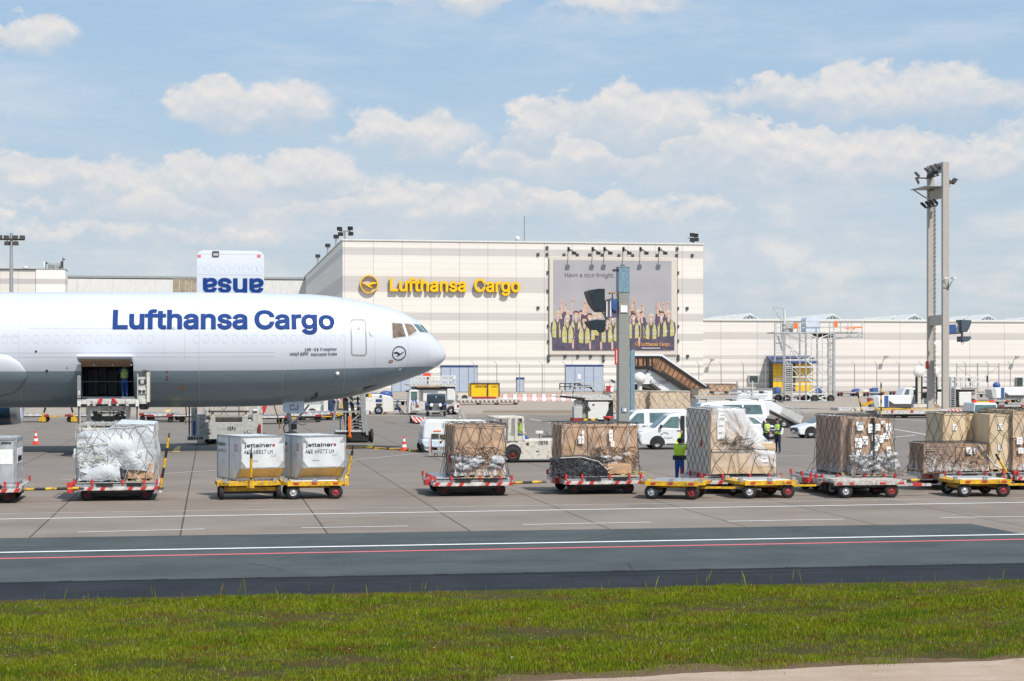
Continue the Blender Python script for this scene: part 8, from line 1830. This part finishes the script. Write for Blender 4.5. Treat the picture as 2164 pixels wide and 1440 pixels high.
p_ = F.p(1003, 819, -.03); text('Lufthansa Cargo', .28, 'letterdark', o, p_, width=F.x(1028)-p_[0], bold=.02); p_ = F.p(1038, 819, -.03); text('Lufthansa', .22, 'letterdark', o, p_, width=F.x(1051)-p_[0]); 
F = Fr(1030, 856); o = thing('roller_dolly', F, 'long rusty roller dolly below the yellow container', 'dolly')
e = MB(); F.pb(e, 967, 843.5, 1098, 846.5, 0, 3, 'steelwhite'); F.pb(e, 967, 847, 1098, 852, .1, 2.8, 'carddark')
for px in range(972, 1096, 9): F.pb(e, px, 846.5, px+4, 851, -.05, .1, 'steelwhite')
e.build('deck', o)
for px in (1012, 1050, 1090): wheel(o, F.x(px), .3, .28, .3, .25)
e = MB(); F.pb(e, 1002, 839, 1048, 843, .4, 2.4, 'hubred'); e.build('cradle', o)
F = Fr(980, 848); o = thing('far_white_truck', F, 'rounded white truck rear just left of the yellow container', 'truck'); e = MB(); F.pp(e, [(968, 846), (968, 835), (975, 832), (996, 833), (998, 846)], 0, 2.2, 'cream'); e.build('body', o, bevel=.06); e = MB(); F.pb(e, 976, 838, 988, 846, -.05, 0, 'dark'); e.build('wheel_arch', o); wheel(o, F.x(982), .1, .42, .42, .3)
for px in list(range(1002, 1200, 48))+list(range(1430, 2164, 47)):
    F = Fr(px, 0, Y=300); z1_ = F.z(770, 0); e = MB(); e.cyl((0, 0, 0), (0, 0, z1_), .07, 'grey', 6); e.bar((0, 0, z1_), (-.5, -.2, z1_+.5), .06, 'grey')
    for k in range(3): e.bar((-.16*k, -.06*k, z1_+.16*k), (-.16*k+.1, -.06*k, z1_+.16*k), .04, 'grey')
    oo = e.build('fence_post', loc=(F.X, F.Y, 0)); tag(oo, 'thin grey fence post with bent top in the line before the halls', 'fence post', 'fence posts before the halls')
e = MB(); Fw = Fr(1000, 0, Y=300, rz=0)
for k in range(1, 9): z_ = Fw.z(776, 0)*k/8; e.bar((Fw.x(1002), 0, z_), (Fw.x(1200), 0, z_), .012, 'steel'); e.bar((Fw.x(1430), 0, z_), (Fw.x(2164), 0, z_), .012, 'steel')
oo = e.build('fence_wire', loc=(Fw.X, Fw.Y, 0)); tag(oo, 'thin wires strung between the fence posts before the halls', 'fence', kind='stuff')
F = Fr(2085, 0, Y=298); o = thing('fence_gate', F, 'thin pipe gate with diagonal braces before the low hall', 'gate'); e = MB(); F.pl(e, 2022, 775, 2111, 775, 0, .1, 'grey'); F.pl(e, 2022, 768, 2022, 815, 0, .12, 'grey'); F.pl(e, 2066, 768, 2066, 815, 0, .16, 'grey'); F.pl(e, 2111, 768, 2111, 815, 0, .12, 'grey'); F.pl(e, 2024, 776, 2052, 797, 0, .06, 'grey'); F.pl(e, 2109, 776, 2080, 797, 0, .06, 'grey')
for px in (2022, 2066, 2111): x_ = F.x(px); e.bar((x_, 0, 0), (x_, 0, 2), .12, 'grey')
e.build('gate_frame', o)
# small far dollies, one kind, copied
def small_dolly(F, label):
    o = thing('baggage_dolly', F, label, 'dolly', 'empty dollies parked far off'); e = MB(); e.box(-1.5, 1.5, 0, 2.4, .5, .62, 'steelwhite'); e.box(-1.52, -1., -.03, 0, .46, .64, 'hubred'); e.box(1., 1.52, -.03, 0, .46, .64, 'hubred'); e.box(-1.4, 1.4, .3, 2, .4, .5, 'dark')
    for k in range(6): e.cyl((-1.3+k*.52, .1, .66), (-1.3+k*.52, 2.3, .66), .05, 'steel', 6)
    e.build('deck', o)
    for x in (-1.2, 1.2):
        for y in (.2, 2.1): wheel(o, x, y, .22, .22, .16, hub='dark')
    e = MB(); e.bar((1.5, 1., .45), (2.3, 1., .45), .09, 'yellow'); e.build('tow_bar', o); return o
sd0 = small_dolly(Fr(352, 893), 'red and white empty dolly under the fuselage, between the two loaders')
spots = [(392, 893, 'pale empty dolly just left of the grey loader'), (330, 890, 'empty dolly close behind the scissor loader'), (575, 897, 'empty dolly behind the nose gear, left side'), (672, 889, 'empty dolly under the fuselage just right of the nose gear'), (640, 893, 'empty dolly directly behind the letters on the gear door'), (700, 887, 'empty dolly behind the maintenance steps'), (62, 893, 'lone empty dolly beside the engine'), (176, 893, 'empty dolly left of the scissor loader legs'),
         (1795, 838, 'empty dolly right of the scaffold, first in the far row'), (1850, 838, 'empty dolly in the far row with blue bag'), (1905, 836, 'empty dolly behind the crew cab vehicle'), (1640, 850, 'empty dolly at the scaffold foot left side'), (1680, 848, 'empty dolly seen through the scaffold'), (1715, 848, 'empty dolly seen through the scaffold right half'), (2072, 840, 'empty dolly between the disc loader and towed unit'), (2140, 870, 'empty pallet dolly near the right edge behind the service car'), (842, 857, 'far dolly behind the sitting worker'), (2110, 858, 'far empty dolly right of the disc loader')]
for px, py, lb in spots:
    o = copy_tree(sd0); F = Fr(px, py); o.location = (F.X, F.Y, 0); o['label'] = lb; o.rotation_euler.z = YAW+((px*7) % 11-5)*.05
for px, py, qx, lb in ((90, 893, 96, 'raised yellow bar of a small dolly right of the engine'), (157, 893, 151, 'raised yellow bar left of the scissor loader')):
    F = Fr(px, py); o = thing('tow_bar_stand', F, lb, 'tow bar'); a, b_ = F.p(px, 890, 0), F.p(qx, 862, 0); towbar(o, (a[0], 0, .4), b_, r=.08); e = MB(); e.cb((0, 0, .25), (.5, .4, .35), 'yellow'); e.build('foot', o)
for px, py, w_, h_, m, lb in ((793, 846, 26, 12, 'bluep', 'blue tarpaulin bundle far under the aircraft nose'), (818, 842, 22, 13, 'bluep', 'blue crates stacked far below the aircraft nose'), (1812, 834, 14, 10, 'bluep', 'blue tarpaulin on the far dolly row'), (1826, 834, 20, 9, 'cream', 'pale covered load on the far dolly row'), (1850, 832, 9, 11, 'bluep', 'upright blue bundle on the far dolly row'), (1645, 830, 12, 10, 'bluep', 'blue bundle at the left foot of the scaffold'), (1733, 830, 10, 12, 'bluep', 'blue bundle behind the right scaffold leg')):
    F = Fr(px, py+3); x1_ = F.x(px+w_/2); e = lump(-x1_, x1_, 0, 1.5, .0, F.z(py-h_, 0), m, px, .35, .3, .15); oo = e.build('covered_bundle', loc=(F.X, F.Y, 0), rz=YAW); tag(oo, lb, 'bundle')
# vehicles half seen below the fuselage, right of the nose gear
F = Fr(720, 884); o = thing('far_loader', F, 'white loader seen below the fuselage behind the access steps', 'cargo loader')
e = MB(); F.pb(e, 640, 868, 780, 876, 0, 3, 'steelwhite'); F.pb(e, 640, 856, 690, 868, .4, 3, 'white'); F.pb(e, 730, 862, 772, 868, .2, 3, 'white'); e.build('chassis', o); e = MB(); F.pb(e, 695, 843, 716, 870, .0, 2, 'dark'); F.pb(e, 697, 846, 704, 868, -.05, 0, 'navyp'); F.pb(e, 684, 845, 693, 872, -.1, .3, 'white'); F.pb(e, 725, 842, 765, 846, .2, 2.5, 'dark'); F.pb(e, 728, 852, 765, 856, .2, 2.5, 'bluep'); F.pb(e, 640, 846, 690, 856, .8, 2.5, 'grey'); F.pb(e, 706, 843, 726, 847, -.2, 0, 'chevron'); e.build('body', o)
for px in (660, 720, 760): wheel(o, F.x(px), .2, .42, .44, .3)
F = Fr(556, 884); e = MB(); F.pp(e, [(553, 851), (567, 851), (560, 872), (553, 874)], 0, .3, 'red'); F.pl(e, 555, 872, 555, 884, .1, .2, 'dark'); oo = e.build('red_board', loc=(F.X, F.Y, 0), rz=YAW); tag(oo, 'red slanted board seen below the fuselage beside the grey loader', 'board')
